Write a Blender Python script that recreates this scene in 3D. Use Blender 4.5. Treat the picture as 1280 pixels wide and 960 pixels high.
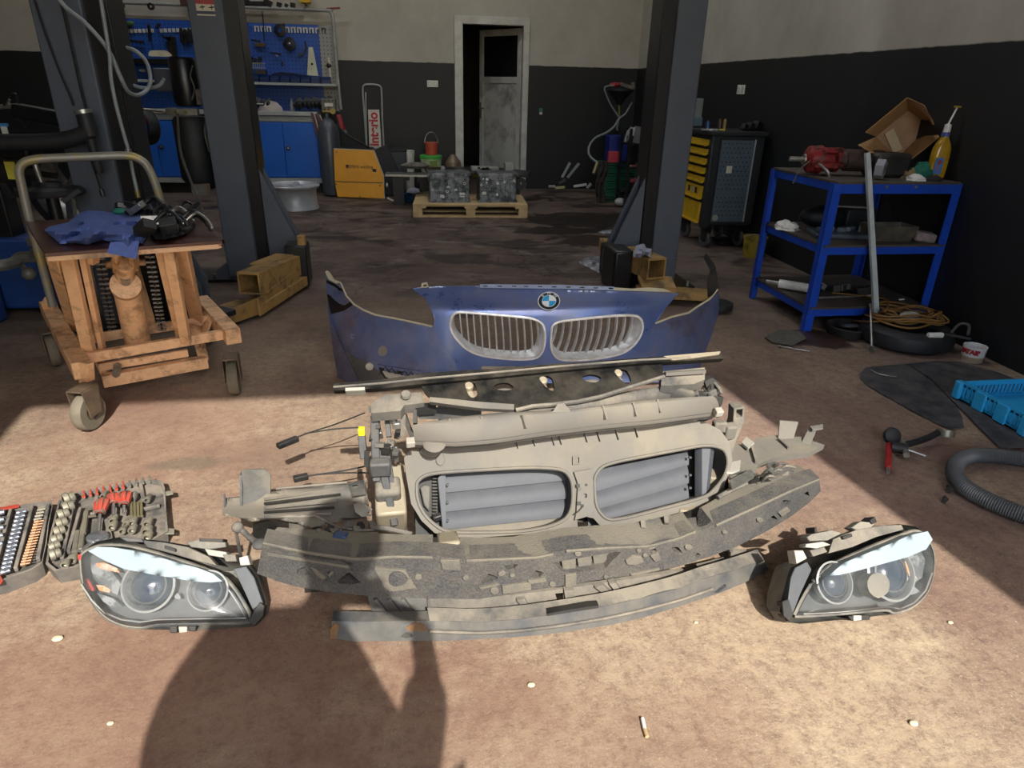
import bpy, math, random
import numpy as np
from mathutils import Vector, Matrix, Euler, noise
from mathutils.geometry import delaunay_2d_cdt
for o in list(bpy.data.objects): bpy.data.objects.remove(o)
random.seed(7)
scn = bpy.context.scene
COL = scn.collection
V = Vector
PI = math.pi
# ---------------------------------------------------------------- camera
FPX, PITCH, ROLL, YAW, CAMH = 831.05, 0.418557, 0.023786, 0.152527, 1.3
CF = V((math.sin(YAW)*math.cos(PITCH), math.cos(YAW)*math.cos(PITCH), -math.sin(PITCH)))
_r = V((math.cos(YAW), -math.sin(YAW), 0)); _u = _r.cross(CF)
CR = _r*math.cos(ROLL)+_u*math.sin(ROLL); CU = -_r*math.sin(ROLL)+_u*math.cos(ROLL)
CO = V((0, 0, CAMH))
cam_d = bpy.data.cameras.new('camera'); cam = bpy.data.objects.new('camera', cam_d); COL.objects.link(cam)
cam_d.sensor_width = 36; cam_d.lens = FPX/1280*36; cam_d.clip_start = 0.02; cam_d.clip_end = 200
cam.matrix_world = Matrix((( CR.x, CU.x, -CF.x, CO.x), (CR.y, CU.y, -CF.y, CO.y), (CR.z, CU.z, -CF.z, CO.z), (0,0,0,1)))
scn.camera = cam
# ---------------------------------------------------------------- sky, sun, exposure
SUN_EL, SUN_AZ = math.radians(40), math.radians(-7.5)
w = bpy.data.worlds.new('sky'); scn.world = w; w.use_nodes = True
wn = w.node_tree.nodes; wl = w.node_tree.links
sky = wn.new('ShaderNodeTexSky'); sky.sky_type = 'NISHITA'; sky.sun_disc = False
sky.sun_elevation = SUN_EL; sky.sun_rotation = math.radians(180)+SUN_AZ; sky.air_density = 1.0; sky.dust_density = 1.5
hs = wn.new('ShaderNodeHueSaturation'); hs.inputs['Saturation'].default_value = 1.15
wl.new(sky.outputs[0], hs.inputs['Color']); wl.new(hs.outputs[0], wn['Background'].inputs[0])
wn['Background'].inputs[1].default_value = 0.46
sd = bpy.data.lights.new('sun', 'SUN'); sd.energy = 7.6; sd.angle = math.radians(0.55); sd.color = (1, .965, .90)
sun = bpy.data.objects.new('sun', sd); COL.objects.link(sun)
sdir = V((math.sin(SUN_AZ)*math.cos(SUN_EL), math.cos(SUN_AZ)*math.cos(SUN_EL), -math.sin(SUN_EL)))
sun.rotation_euler = sdir.to_track_quat('-Z', 'Y').to_euler()
sun.location = (0, -6, 7)
scn.view_settings.view_transform = 'Standard'; scn.view_settings.look = 'None'
scn.view_settings.exposure = 0.0; scn.view_settings.gamma = 1.0; scn.view_settings.use_curve_mapping = False
# ---------------------------------------------------------------- measuring helpers
def ray(px, py): return CF*FPX+CR*(px-640)+CU*(480-py)
def Z(px, py, z=0.0): r = ray(px, py); return CO+r*((z-CAMH)/r.z)
def Y(px, py, y): r = ray(px, py); return CO+r*(y/r.y)
def X(px, py, x): r = ray(px, py); return CO+r*(x/r.x)
def S(px, py, F):
    "point of the surface y = F(x, z) seen at a pixel of the survey photograph"
    y = 1.5 if F is None else F(0.4, .3)
    for _ in range(40):
        p = Y(px, py, y); yn = F(p.x, p.z)
        if abs(yn-y) < 1e-5: break
        y += (yn-y)*.7
    return Y(px, py, y)
def poly(coefs):
    return lambda x: float(np.polyval(coefs, x))
def fitc(pts, deg):
    a = np.array(pts); return poly(np.polyfit(a[:, 0], a[:, 1], deg))
# ---------------------------------------------------------------- materials
MATS = {}
def mat(name, col, rough=.6, metal=0.0, col2=None, sc=8.0, amt=.5, bump=0.0, bsc=60.0, dust=None, damt=.5, dsc=5.0, spec=.5, coat=0.0, alpha=None, thresh=(.4, .6)):
    if name in MATS: return MATS[name]
    m = bpy.data.materials.new(name); m.use_nodes = True; nt = m.node_tree; N = nt.nodes; L = nt.links
    b = N['Principled BSDF']; b.inputs['Roughness'].default_value = rough; b.inputs['Metallic'].default_value = metal
    b.inputs['Specular IOR Level'].default_value = spec; b.inputs['Coat Weight'].default_value = coat; b.inputs['Coat Roughness'].default_value = .15
    tc = N.new('ShaderNodeNewGeometry')
    n1 = N.new('ShaderNodeTexNoise'); n1.inputs['Scale'].default_value = sc; n1.inputs['Detail'].default_value = 6; n1.inputs['Roughness'].default_value = .65
    L.new(tc.outputs['Position'], n1.inputs['Vector'])
    r1 = N.new('ShaderNodeMapRange'); r1.inputs[1].default_value = thresh[0]; r1.inputs[2].default_value = thresh[1]; r1.inputs[4].default_value = amt
    L.new(n1.outputs[0], r1.inputs[0])
    mx = N.new('ShaderNodeMix'); mx.data_type = 'RGBA'; c2 = col2 or tuple(c*.7 for c in col)
    mx.inputs[6].default_value = (*col, 1); mx.inputs[7].default_value = (*c2, 1); L.new(r1.outputs[0], mx.inputs[0])
    out = mx.outputs[2]
    if dust:
        n2 = N.new('ShaderNodeTexNoise'); n2.inputs['Scale'].default_value = dsc; n2.inputs['Detail'].default_value = 8; n2.inputs['Roughness'].default_value = .7
        L.new(tc.outputs['Position'], n2.inputs['Vector'])
        r2 = N.new('ShaderNodeMapRange'); r2.inputs[1].default_value = .38; r2.inputs[2].default_value = .62; r2.inputs[4].default_value = damt*2; L.new(n2.outputs[0], r2.inputs[0])
        sp = N.new('ShaderNodeSeparateXYZ'); L.new(tc.outputs['Normal'], sp.inputs[0])
        r3 = N.new('ShaderNodeMapRange'); r3.inputs[1].default_value = -.3; r3.inputs[2].default_value = .9; r3.inputs[3].default_value = .35; L.new(sp.outputs[2], r3.inputs[0])
        mm = N.new('ShaderNodeMath'); mm.operation = 'MULTIPLY'; mm.use_clamp = True; L.new(r2.outputs[0], mm.inputs[0]); L.new(r3.outputs[0], mm.inputs[1])
        m2 = N.new('ShaderNodeMix'); m2.data_type = 'RGBA'; L.new(mm.outputs[0], m2.inputs[0]); L.new(out, m2.inputs[6]); m2.inputs[7].default_value = (*dust, 1)
        out = m2.outputs[2]
        rr = N.new('ShaderNodeMapRange'); rr.inputs[3].default_value = rough; rr.inputs[4].default_value = max(rough, .85); L.new(mm.outputs[0], rr.inputs[0]); L.new(rr.outputs[0], b.inputs['Roughness'])
    L.new(out, b.inputs['Base Color'])
    if bump:
        n3 = N.new('ShaderNodeTexNoise'); n3.inputs['Scale'].default_value = bsc; n3.inputs['Detail'].default_value = 4; L.new(tc.outputs['Position'], n3.inputs['Vector'])
        bp = N.new('ShaderNodeBump'); bp.inputs['Strength'].default_value = bump; bp.inputs['Distance'].default_value = .004; L.new(n3.outputs[0], bp.inputs['Height']); L.new(bp.outputs[0], b.inputs['Normal'])
    if alpha is not None: b.inputs['Alpha'].default_value = alpha
    MATS[name] = m; return m
def hx(h):
    h = h.lstrip('#'); c = [int(h[i:i+2], 16)/255 for i in (0, 2, 4)]
    return tuple(((v+.055)/1.055)**2.4 if v > .04045 else v/12.92 for v in c)
# ---------------------------------------------------------------- mesh builder
class MB:
    def __init__(s): s.v = []; s.f = []; s.sm = []
    def add(s, vs, fs):
        n = len(s.v); s.v += [V(v) for v in vs]; s.f += [tuple(i+n for i in f) for f in fs]; return s
    def box(s, a, b):
        x0, y0, z0 = a; x1, y1, z1 = b
        return s.add([(x0,y0,z0),(x1,y0,z0),(x1,y1,z0),(x0,y1,z0),(x0,y0,z1),(x1,y0,z1),(x1,y1,z1),(x0,y1,z1)],
                     [(0,3,2,1),(4,5,6,7),(0,1,5,4),(1,2,6,5),(2,3,7,6),(3,0,4,7)])
    def obox(s, c, size, rot=None):
        c = V(c); R = rot.to_matrix() if isinstance(rot, Euler) else (rot or Matrix.Identity(3)); h = V(size)/2
        vs = [c+R@V((sx*h.x, sy*h.y, sz*h.z)) for sz in (-1, 1) for sx, sy in ((-1,-1),(1,-1),(1,1),(-1,1))]
        return s.add(vs, [(0,3,2,1),(4,5,6,7),(0,1,5,4),(1,2,6,5),(2,3,7,6),(3,0,4,7)])
    def bar(s, p, q, w, h, up=(0,0,1)):
        p = V(p); q = V(q); d = (q-p).normalized(); up = V(up)
        if abs(d.dot(up)) > .98: up = V((0,1,0)) if abs(d.y) < .9 else V((1,0,0))
        sd_ = d.cross(up).normalized(); u = sd_.cross(d).normalized()
        vs = [e+sd_*a*w/2+u*b*h/2 for e in (p, q) for a, b in ((-1,-1),(1,-1),(1,1),(-1,1))]
        return s.add(vs, [(0,3,2,1),(4,5,6,7),(0,1,5,4),(1,2,6,5),(2,3,7,6),(3,0,4,7)])
    def tube(s, pts, r, n=8, closed=False, caps=True):
        pts = [V(p) for p in pts]; m = len(pts); vs = []; fs = []
        rs = r if isinstance(r, (list, tuple)) else [r]*m
        ref = None
        for i, p in enumerate(pts):
            if closed: d = pts[(i+1) % m]-pts[i-1]
            else: d = pts[min(i+1, m-1)]-pts[max(i-1, 0)]
            d = d.normalized() if d.length > 1e-9 else V((0,0,1))
            if ref is None:
                ref = d.orthogonal().normalized()
            ref = (ref-d*ref.dot(d)); ref = ref.normalized() if ref.length > 1e-6 else d.orthogonal().normalized()
            b = d.cross(ref)
            for k in range(n):
                a = 2*PI*k/n; vs.append(p+(ref*math.cos(a)+b*math.sin(a))*rs[i])
        for i in range(m if closed else m-1):
            j = (i+1) % m
            for k in range(n): fs.append((i*n+k, i*n+(k+1) % n, j*n+(k+1) % n, j*n+k))
        if caps and not closed: fs.append(tuple(range(n))[::-1]); fs.append(tuple((m-1)*n+k for k in range(n)))
        return s.add(vs, fs)
    def cyl(s, p, q, r, r2=None, n=16): return s.tube([p, q], [r, r if r2 is None else r2], n)
    def lathe(s, prof, o=(0,0,0), axis=(0,0,1), n=24, sx=1.0, a0=0.0, a1=2*PI):
        o = V(o); ax = V(axis).normalized(); a = ax.orthogonal().normalized() if abs(ax.z) < .999 else V((1,0,0)); b = ax.cross(a)
        full = abs(a1-a0-2*PI) < 1e-6; kn = n if full else n+1
        vs = []; fs = []
        for r, h in prof:
            for k in range(kn):
                t = a0+(a1-a0)*k/n; vs.append(o+ax*h+(a*math.cos(t)*sx+b*math.sin(t))*max(r, 1e-4))
        for i in range(len(prof)-1):
            for k in range(n if full else n):
                k2 = (k+1) % kn; fs.append((i*kn+k, i*kn+k2, (i+1)*kn+k2, (i+1)*kn+k))
        return s.add(vs, fs)
    def prism(s, pts, vec):
        vec = V(vec); pts = [V(p) for p in pts]; n = len(pts)
        return s.add(pts+[p+vec for p in pts], [tuple(range(n))[::-1], tuple(range(n, 2*n))]+[(i, (i+1) % n, n+(i+1) % n, n+i) for i in range(n)])
    def sheet(s, rows, t=None, closed=False):
        "rows: grid of points; t: thickness vector or None"
        nu = len(rows); nv = len(rows[0]); vs = [V(p) for r in rows for p in r]; fs = []
        for i in range(nu-1):
            for j in range(nv-1): fs.append((i*nv+j, i*nv+j+1, (i+1)*nv+j+1, (i+1)*nv+j))
        if t is not None:
            t = V(t); n = len(vs); vs += [v+t for v in vs]; fs += [tuple(n+i for i in f[::-1]) for f in fs]
            bd = [(0, j) for j in range(nv)]+[(i, nv-1) for i in range(1, nu)]+[(nu-1, j) for j in range(nv-2, -1, -1)]+[(i, 0) for i in range(nu-2, 0, -1)]
            bi = [i*nv+j for i, j in bd]
            for k in range(len(bi)): a, b = bi[k], bi[(k+1) % len(bi)]; fs.append((b, a, a+n, b+n))
        return s.add(vs, fs)
    def ball(s, c, r, n=12, m=8, sc=(1,1,1)):
        c = V(c); vs = []; fs = []
        for i in range(m+1):
            th = PI*i/m
            for k in range(n):
                a = 2*PI*k/n; vs.append(c+V((math.sin(th)*math.cos(a)*r*sc[0], math.sin(th)*math.sin(a)*r*sc[1], math.cos(th)*r*sc[2])))
        for i in range(m):
            for k in range(n): fs.append((i*n+k, (i+1)*n+k, (i+1)*n+(k+1) % n, i*n+(k+1) % n))
        return s.add(vs, fs)
    def panel(s, outline, fmap, holes=(), step=None, t=.01, inner=True):
        """outline/holes: 2D loops in any chart; fmap(u,v) -> (front point, back point)"""
        def dens(loop, st):
            out = []
            for i in range(len(loop)):
                a = np.array(loop[i], float); b = np.array(loop[(i+1) % len(loop)], float); k = max(1, int(np.linalg.norm(b-a)/st)) if st else 1
                out += [tuple(a+(b-a)*j/k) for j in range(k)]
            return out
        loops = [dens(outline, step)]+[dens(h, step) for h in holes]
        def inside(p, loop):
            c = False; x, y = p; n = len(loop); j = n-1
            for i in range(n):
                xi, yi = loop[i]; xj, yj = loop[j]
                if (yi > y) != (yj > y) and x < (xj-xi)*(y-yi)/(yj-yi)+xi: c = not c
                j = i
            return c
        pts = []; edges = []
        for lp in loops:
            n0 = len(pts); pts += lp; edges += [(n0+i, n0+(i+1) % len(lp)) for i in range(len(lp))]
        if step:
            xs = [p[0] for p in loops[0]]; ys = [p[1] for p in loops[0]]
            for gx in np.arange(min(xs)+step*.5, max(xs), step):
                for gy in np.arange(min(ys)+step*.5, max(ys), step):
                    p = (float(gx), float(gy))
                    if inside(p, loops[0]) and not any(inside(p, h) for h in loops[1:]): pts.append(p)
        vo, eo, fo, _, _, _ = delaunay_2d_cdt([V(p) for p in pts], edges, [], 0, 1e-6)
        tri = []
        for f in fo:
            c = sum((vo[i] for i in f), V((0, 0)))/len(f); c = (c.x, c.y)
            if inside(c, loops[0]) and not any(inside(c, h) for h in loops[1:]): tri.append(tuple(f))
        fr = []; bk = []
        for v in vo: a, b = fmap(v.x, v.y); fr.append(V(a)); bk.append(V(b))
        n = len(vo); cnt = {}
        for f in tri:
            for i in range(len(f)):
                e = (f[i], f[(i+1) % len(f)]); k = (min(e), max(e)); cnt.setdefault(k, []).append(e)
        fs = list(tri)
        if t:
            fs += [tuple(i+n for i in f[::-1]) for f in tri]
            for k, es in cnt.items():
                if len(es) == 1: a, b = es[0]; fs.append((b, a, a+n, b+n))
        return s.add(fr+bk, fs)
    def build(s, name, m, parent=None, bevel=0.0, smooth=True, sub=0, fix=True):
        me = bpy.data.meshes.new(name)
        off = V(parent.get('anchor', (0,0,0))) if parent is not None else V((0,0,0))
        if parent is None and s.v:      # a thing of one mesh: origin at its base centre
            xs = [v.x for v in s.v]; ys = [v.y for v in s.v]; zs = [v.z for v in s.v]
            off = V(((min(xs)+max(xs))/2, (min(ys)+max(ys))/2, min(zs)))
        me.from_pydata([v-off for v in s.v], [], s.f)
        me.validate()
        if fix:
            import bmesh
            bm = bmesh.new(); bm.from_mesh(me); bmesh.ops.remove_doubles(bm, verts=bm.verts, dist=1e-5)
            loose = [v for v in bm.verts if not v.link_faces]; bmesh.ops.delete(bm, geom=loose, context='VERTS')
            bmesh.ops.recalc_face_normals(bm, faces=bm.faces); bm.to_mesh(me); bm.free()
        if smooth:
            me.polygons.foreach_set('use_smooth', [True]*len(me.polygons)); me.set_sharp_from_angle(angle=math.radians(38))
        me.materials.append(m); o = bpy.data.objects.new(name, me); COL.objects.link(o)
        if parent is None: o.location = off
        else: o.parent = parent
        o['anchor'] = tuple(off) if parent is None else tuple(off)
        if bevel:
            b = o.modifiers.new('b', 'BEVEL'); b.width = bevel; b.segments = 2; b.limit_method = 'ANGLE'; b.angle_limit = math.radians(40); b.harden_normals = False
        return o
def thing(name, label, cat, loc=(0,0,0), group=None, rz=0.0):
    o = bpy.data.objects.new(name, None); COL.objects.link(o); o.empty_display_size = .05; o.location = loc; o.rotation_euler = (0, 0, rz)
    o['label'] = label; o['category'] = cat; o['anchor'] = tuple(loc) if rz == 0 else (0, 0, 0)
    if rz: o['anchor'] = (0.0, 0.0, 0.0)
    if group: o['group'] = group
    return o
def tag(o, label, cat, group=None, kind=None):
    o['label'] = label; o['category'] = cat
    if group: o['group'] = group
    if kind: o['kind'] = kind
    return o
def struct(mb, name, m, **k):
    o = mb.build(name, m, **k); o['kind'] = 'structure'; return o
def dup(root, loc=None, rz=None, label=None, group=None):
    def cp(o, par):
        c = o.copy(); COL.objects.link(c)
        if par is not None: c.parent = par
        for ch in [x for x in bpy.data.objects if x.parent == o]: cp(ch, c)
        return c
    r = cp(root, None)
    if loc is not None: r.location = loc
    if rz is not None: r.rotation_euler = (0, 0, rz)
    if label: r['label'] = label
    if group: r['group'] = group
    return r
def smoothpts(pts, n=6, closed=False):
    "Catmull-Rom through the points"
    P = [V(p) for p in pts]; out = []; m = len(P)
    for i in range(m if closed else m-1):
        if closed: p0, p1, p2, p3 = P[i-1], P[i], P[(i+1) % m], P[(i+2) % m]
        else: p0, p1, p2, p3 = P[max(i-1, 0)], P[i], P[i+1], P[min(i+2, m-1)]
        for k in range(n):
            t = k/n; out.append(.5*((2*p1)+(p2-p0)*t+(2*p0-5*p1+4*p2-p3)*t*t+(3*p1-p0-3*p2+p3)*t**3))
    if not closed: out.append(P[-1])
    return out
def sm2(pts, n=4):
    return [(p.x, p.y) for p in smoothpts([V((a, b, 0)) for a, b in pts], n, True)]
def text(name, s, size, m, parent, M, extr=.0008, ax='CENTER', ay='CENTER', sx=1.0, bold=0.0):
    c = bpy.data.curves.new(name, 'FONT'); c.body = s; c.size = size; c.extrude = extr; c.align_x = ax; c.align_y = ay; c.offset = bold
    t = bpy.data.objects.new(name, c); COL.objects.link(t); dg = bpy.context.evaluated_depsgraph_get()
    me = bpy.data.meshes.new_from_object(t.evaluated_get(dg)); bpy.data.objects.remove(t)
    M = M @ Matrix.Diagonal((sx, 1, 1, 1)); me.transform(M)
    if parent is not None: me.transform(Matrix.Translation(-V(parent.get('anchor', (0,0,0)))))
    me.materials.clear(); me.materials.append(m); o = bpy.data.objects.new(name, me); COL.objects.link(o); o.parent = parent
    return o
def frame(o, x, y):
    "matrix with origin o, text direction x and text up y"
    x = V(x).normalized(); z = x.cross(V(y)).normalized(); y = z.cross(x)
    return Matrix(((x.x, y.x, z.x, o[0]), (x.y, y.y, z.y, o[1]), (x.z, y.z, z.z, o[2]), (0,0,0,1)))
def loft(A, B, n=2, bow=(0,0,0)):
    "rows between two polylines of equal length, bowed outwards"
    b = V(bow); return [[V(p).lerp(V(q), i/n)+b*math.sin(PI*i/n) for p, q in zip(A, B)] for i in range(n+1)]
def resamp(P, n):
    P = [V(p) for p in P]; L = [0]
    for a, b in zip(P, P[1:]): L.append(L[-1]+(b-a).length)
    out = []
    for k in range(n+1):
        t = L[-1]*k/n; i = 0
        while i < len(P)-2 and L[i+1] < t: i += 1
        out.append(P[i].lerp(P[i+1], (t-L[i])/max(L[i+1]-L[i], 1e-9)))
    return out

ORD = ['first','second','third','fourth','fifth','sixth','seventh','eighth','ninth','tenth','eleventh','twelfth','thirteenth','fourteenth','fifteenth','sixteenth','seventeenth','eighteenth']
# ================================================================ THE SETTING
XR, YB, XL, YF, HC = 3.10, 9.625, -6.2, -1.2, 4.6
OXL, OXR, OZ = -1.13, 2.0, 3.6
def floor_material():
    m = bpy.data.materials.new('stained_concrete'); m.use_nodes = True; nt = m.node_tree; N = nt.nodes; L = nt.links
    b = N['Principled BSDF']; g = N.new('ShaderNodeNewGeometry'); P = g.outputs['Position']
    def noi(sc, det=6, ro=.6, off=None, dist=0, vec=None):
        n = N.new('ShaderNodeTexNoise'); n.inputs['Scale'].default_value = sc; n.inputs['Detail'].default_value = det; n.inputs['Roughness'].default_value = ro; n.inputs['Distortion'].default_value = dist
        v = vec or P
        if off:
            a = N.new('ShaderNodeVectorMath'); a.inputs[1].default_value = off; L.new(v, a.inputs[0]); v = a.outputs[0]
        L.new(v, n.inputs['Vector']); return n.outputs[0]
    def rng(x, a, b2, c=0., d=1.):
        r = N.new('ShaderNodeMapRange'); r.inputs[1].default_value = a; r.inputs[2].default_value = b2; r.inputs[3].default_value = c; r.inputs[4].default_value = d; L.new(x, r.inputs[0]); return r.outputs[0]
    def mul(x, y):
        k = N.new('ShaderNodeMath'); k.operation = 'MULTIPLY'; L.new(x, k.inputs[0])
        if isinstance(y, float): k.inputs[1].default_value = y
        else: L.new(y, k.inputs[1])
        return k.outputs[0]
    def mix(f, a, c):
        k = N.new('ShaderNodeMix'); k.data_type = 'RGBA'; L.new(f, k.inputs[0])
        if isinstance(a, tuple): k.inputs[6].default_value = (*a, 1)
        else: L.new(a, k.inputs[6])
        k.inputs[7].default_value = (*c, 1); return k.outputs[2]
    sep = N.new('ShaderNodeSeparateXYZ'); L.new(P, sep.inputs[0])
    inner = rng(sep.outputs[1], 2.2, 4.6)                       # apron dusty tan, base colour turning darker brown towards the inside
    tan = hx('#ab967c'); red = hx('#80695c'); pale = hx('#bdac8e')
    c = mix(rng(noi(1.3, 8, .7), .42, .62, 0, .6), tan, red)
    c = mix(rng(noi(2.1, 8, .65, (5, 2, 1)), .5, .68, 0, .7), c, pale)
    c = mix(rng(noi(1.1, 9, .75, (7, 4, 2)), .47, .60, 0, .5), c, hx('#76564b'))
    c = mix(rng(noi(26, 8, .9), .46, .64, 0, .75), c, hx('#5c4640'))
    c = mix(rng(noi(120, 4, .85, (1, 2, 9)), .57, .70, 0, .6), c, hx('#d8cbb4'))
    c = mix(rng(noi(80, 4, .85, (4, 2, 9)), .58, .70, 0, .6), c, hx('#4a3d38'))
    c = mix(rng(noi(9, 5, .7, (3, 7, 1), 1.5), .60, .72, 0, .45), c, hx('#5d4a42'))
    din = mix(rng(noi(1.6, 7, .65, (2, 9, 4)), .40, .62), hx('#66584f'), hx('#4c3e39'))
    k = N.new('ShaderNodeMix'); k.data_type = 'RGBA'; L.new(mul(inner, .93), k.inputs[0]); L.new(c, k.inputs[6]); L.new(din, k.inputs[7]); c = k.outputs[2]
    st = N.new('ShaderNodeVectorMath'); st.operation = 'MULTIPLY'; st.inputs[1].default_value = (1, 1.7, 1); L.new(P, st.inputs[0])
    oil = rng(noi(2.2, 6, .6, (1, 1, 3), .6, st.outputs[0]), .50, .60)
    inner2 = rng(sep.outputs[1], 3.2, 5.6)
    oil = mul(oil, inner2); c = mix(mul(oil, .8), c, hx('#231c1c'))
    gry = mul(rng(noi(2.6, 6, .7, (8, 3, 3), .4, st.outputs[0]), .56, .68), inner2); c = mix(mul(gry, .5), c, hx('#8a7f75'))
    def blob(x, y, rx, ry, wob=.35, sc=7):
        s1 = N.new('ShaderNodeVectorMath'); s1.operation = 'SUBTRACT'; s1.inputs[1].default_value = (x, y, 0); L.new(P, s1.inputs[0])
        s2 = N.new('ShaderNodeVectorMath'); s2.operation = 'MULTIPLY'; s2.inputs[1].default_value = (1/rx, 1/ry, 0); L.new(s1.outputs[0], s2.inputs[0])
        ln = N.new('ShaderNodeVectorMath'); ln.operation = 'LENGTH'; L.new(s2.outputs[0], ln.inputs[0])
        ad = N.new('ShaderNodeMath'); ad.operation = 'ADD'; L.new(ln.outputs['Value'], ad.inputs[0]); L.new(rng(noi(sc, 6, .7), .3, .7, -wob, wob), ad.inputs[1])
        return ad.outputs[0]
    # worn-off red floor paint left of the door's middle, older grey patches
    for (x, y, rx, ry, colr, am) in ((-.75, 1.15, .95, .42, '#7d5a4b', .6), (-1.0, 2.5, .5, .5, '#8a6655', .4), (.2, .95, .5, .35, '#7a5a4c', .4), (-.35, 2.35, .45, .25, '#6f5c50', .35), (-.88, 2.28, .14, .05, '#5f5a4d', .55), (1.75, 2.2, .6, .9, '#63494a', .45), (1.2, 2.75, .5, .25, '#5c4644', .4)):
        c = mix(mul(rng(blob(x, y, rx, ry, .45, 3.5), 1.15, .55), am), c, hx(colr))
    # single spills with a shape of their own
    wet = None
    for (x, y, rx, ry, colr) in ((2.32, 3.35, .22, .16, '#2c1614'), (0.1, 4.55, .07, .06, '#261514'), (.30, 3.95, .07, .05, '#2a1817'), (1.9, 7.2, .75, .5, '#15110f'), (1.75, 6.1, .5, .28, '#241616'), (1.45, 6.6, .5, .2, '#1a1312'), (.95, 8.7, .9, .3, '#191312'), (-.35, 3.9, .12, .1, '#4a3a34')):
        s1 = N.new('ShaderNodeVectorMath'); s1.operation = 'SUBTRACT'; s1.inputs[1].default_value = (x, y, 0); L.new(P, s1.inputs[0])
        s2 = N.new('ShaderNodeVectorMath'); s2.operation = 'MULTIPLY'; s2.inputs[1].default_value = (1/rx, 1/ry, 0); L.new(s1.outputs[0], s2.inputs[0])
        ln = N.new('ShaderNodeVectorMath'); ln.operation = 'LENGTH'; L.new(s2.outputs[0], ln.inputs[0])
        ad = N.new('ShaderNodeMath'); ad.operation = 'ADD'; L.new(ln.outputs['Value'], ad.inputs[0]); L.new(rng(noi(7, 4), .3, .7, -.35, .35), ad.inputs[1])
        f = rng(ad.outputs[0], 1.05, .85); c = mix(mul(f, .85), c, hx(colr))
        if wet is None: wet = f
        else:
            mxx = N.new('ShaderNodeMath'); mxx.operation = 'MAXIMUM'; L.new(wet, mxx.inputs[0]); L.new(f, mxx.inputs[1]); wet = mxx.outputs[0]
    # cracks
    vo = N.new('ShaderNodeTexVoronoi'); vo.feature = 'DISTANCE_TO_EDGE'; vo.inputs['Scale'].default_value = .55
    nz = N.new('ShaderNodeTexNoise'); nz.inputs['Scale'].default_value = 3; nz.inputs['Detail'].default_value = 5; L.new(P, nz.inputs['Vector'])
    va = N.new('ShaderNodeVectorMath'); va.operation = 'ADD'; L.new(P, va.inputs[0]); L.new(nz.outputs[1], va.inputs[1]); L.new(va.outputs[0], vo.inputs['Vector'])
    c = mix(mul(rng(vo.outputs['Distance'], .006, .0), mul(inner2, .8)), c, hx('#16110f'))
    L.new(c, b.inputs['Base Color'])
    mxx = N.new('ShaderNodeMath'); mxx.operation = 'MAXIMUM'; L.new(wet, mxx.inputs[0]); L.new(mul(oil, .55), mxx.inputs[1])
    L.new(rng(mxx.outputs[0], 0, 1, .85, .42), b.inputs['Roughness']); b.inputs['Specular IOR Level'].default_value = .3
    bp = N.new('ShaderNodeBump'); bp.inputs['Strength'].default_value = .55; bp.inputs['Distance'].default_value = .006
    L.new(noi(70, 8, .75), bp.inputs['Height']); L.new(bp.outputs[0], b.inputs['Normal'])
    return m
M_FLOOR = floor_material()
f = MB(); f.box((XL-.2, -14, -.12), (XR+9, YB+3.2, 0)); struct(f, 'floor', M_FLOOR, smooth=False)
def wall_material():
    "cream plaster above a black oil-paint dado; the line is at 1.58 m"
    m = bpy.data.materials.new('two_tone_wall'); m.use_nodes = True; N = m.node_tree.nodes; L = m.node_tree.links; b = N['Principled BSDF']
    g = N.new('ShaderNodeNewGeometry'); s = N.new('ShaderNodeSeparateXYZ'); L.new(g.outputs['Position'], s.inputs[0])
    n = N.new('ShaderNodeTexNoise'); n.inputs['Scale'].default_value = 9; n.inputs['Detail'].default_value = 5; L.new(g.outputs['Position'], n.inputs['Vector'])
    w1 = N.new('ShaderNodeMath'); w1.operation = 'MULTIPLY_ADD'; L.new(n.outputs[0], w1.inputs[0]); w1.inputs[1].default_value = .016; L.new(s.outputs[2], w1.inputs[2])
    t = N.new('ShaderNodeMapRange'); t.inputs[1].default_value = 1.583; t.inputs[2].default_value = 1.592; L.new(w1.outputs[0], t.inputs[0])
    def nm(sc, a, b2, ca, cb, off=0):
        q = N.new('ShaderNodeTexNoise'); q.inputs['Scale'].default_value = sc; q.inputs['Detail'].default_value = 7; q.inputs['Roughness'].default_value = .7; L.new(g.outputs['Position'], q.inputs['Vector'])
        r = N.new('ShaderNodeMapRange'); r.inputs[1].default_value = a; r.inputs[2].default_value = b2; L.new(q.outputs[0], r.inputs[0])
        k = N.new('ShaderNodeMix'); k.data_type = 'RGBA'; L.new(r.outputs[0], k.inputs[0])
        for i, c in ((6, ca), (7, cb)):
            if isinstance(c, tuple): k.inputs[i].default_value = (*c, 1)
            else: L.new(c, k.inputs[i])
        return k.outputs[2]
    up = nm(1.4, .35, .7, hx('#b3aea2'), hx('#a09b8e')); up = nm(28, .70, .76, up, hx('#8f897b'))
    lo = nm(2.2, .35, .7, hx('#111214'), hx('#17181a')); lo = nm(45, .70, .74, lo, hx('#45484b'))
    k = N.new('ShaderNodeMix'); k.data_type = 'RGBA'; L.new(t.outputs[0], k.inputs[0]); L.new(lo, k.inputs[6]); L.new(up, k.inputs[7]); L.new(k.outputs[2], b.inputs['Base Color'])
    r = N.new('ShaderNodeMapRange'); r.inputs[3].default_value = .55; r.inputs[4].default_value = .9; L.new(t.outputs[0], r.inputs[0]); L.new(r.outputs[0], b.inputs['Roughness'])
    bp = N.new('ShaderNodeBump'); bp.inputs['Strength'].default_value = .3; bp.inputs['Distance'].default_value = .005; L.new(n.outputs[0], bp.inputs['Height']); L.new(bp.outputs[0], b.inputs['Normal'])
    return m
M_WALL = wall_material()
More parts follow.
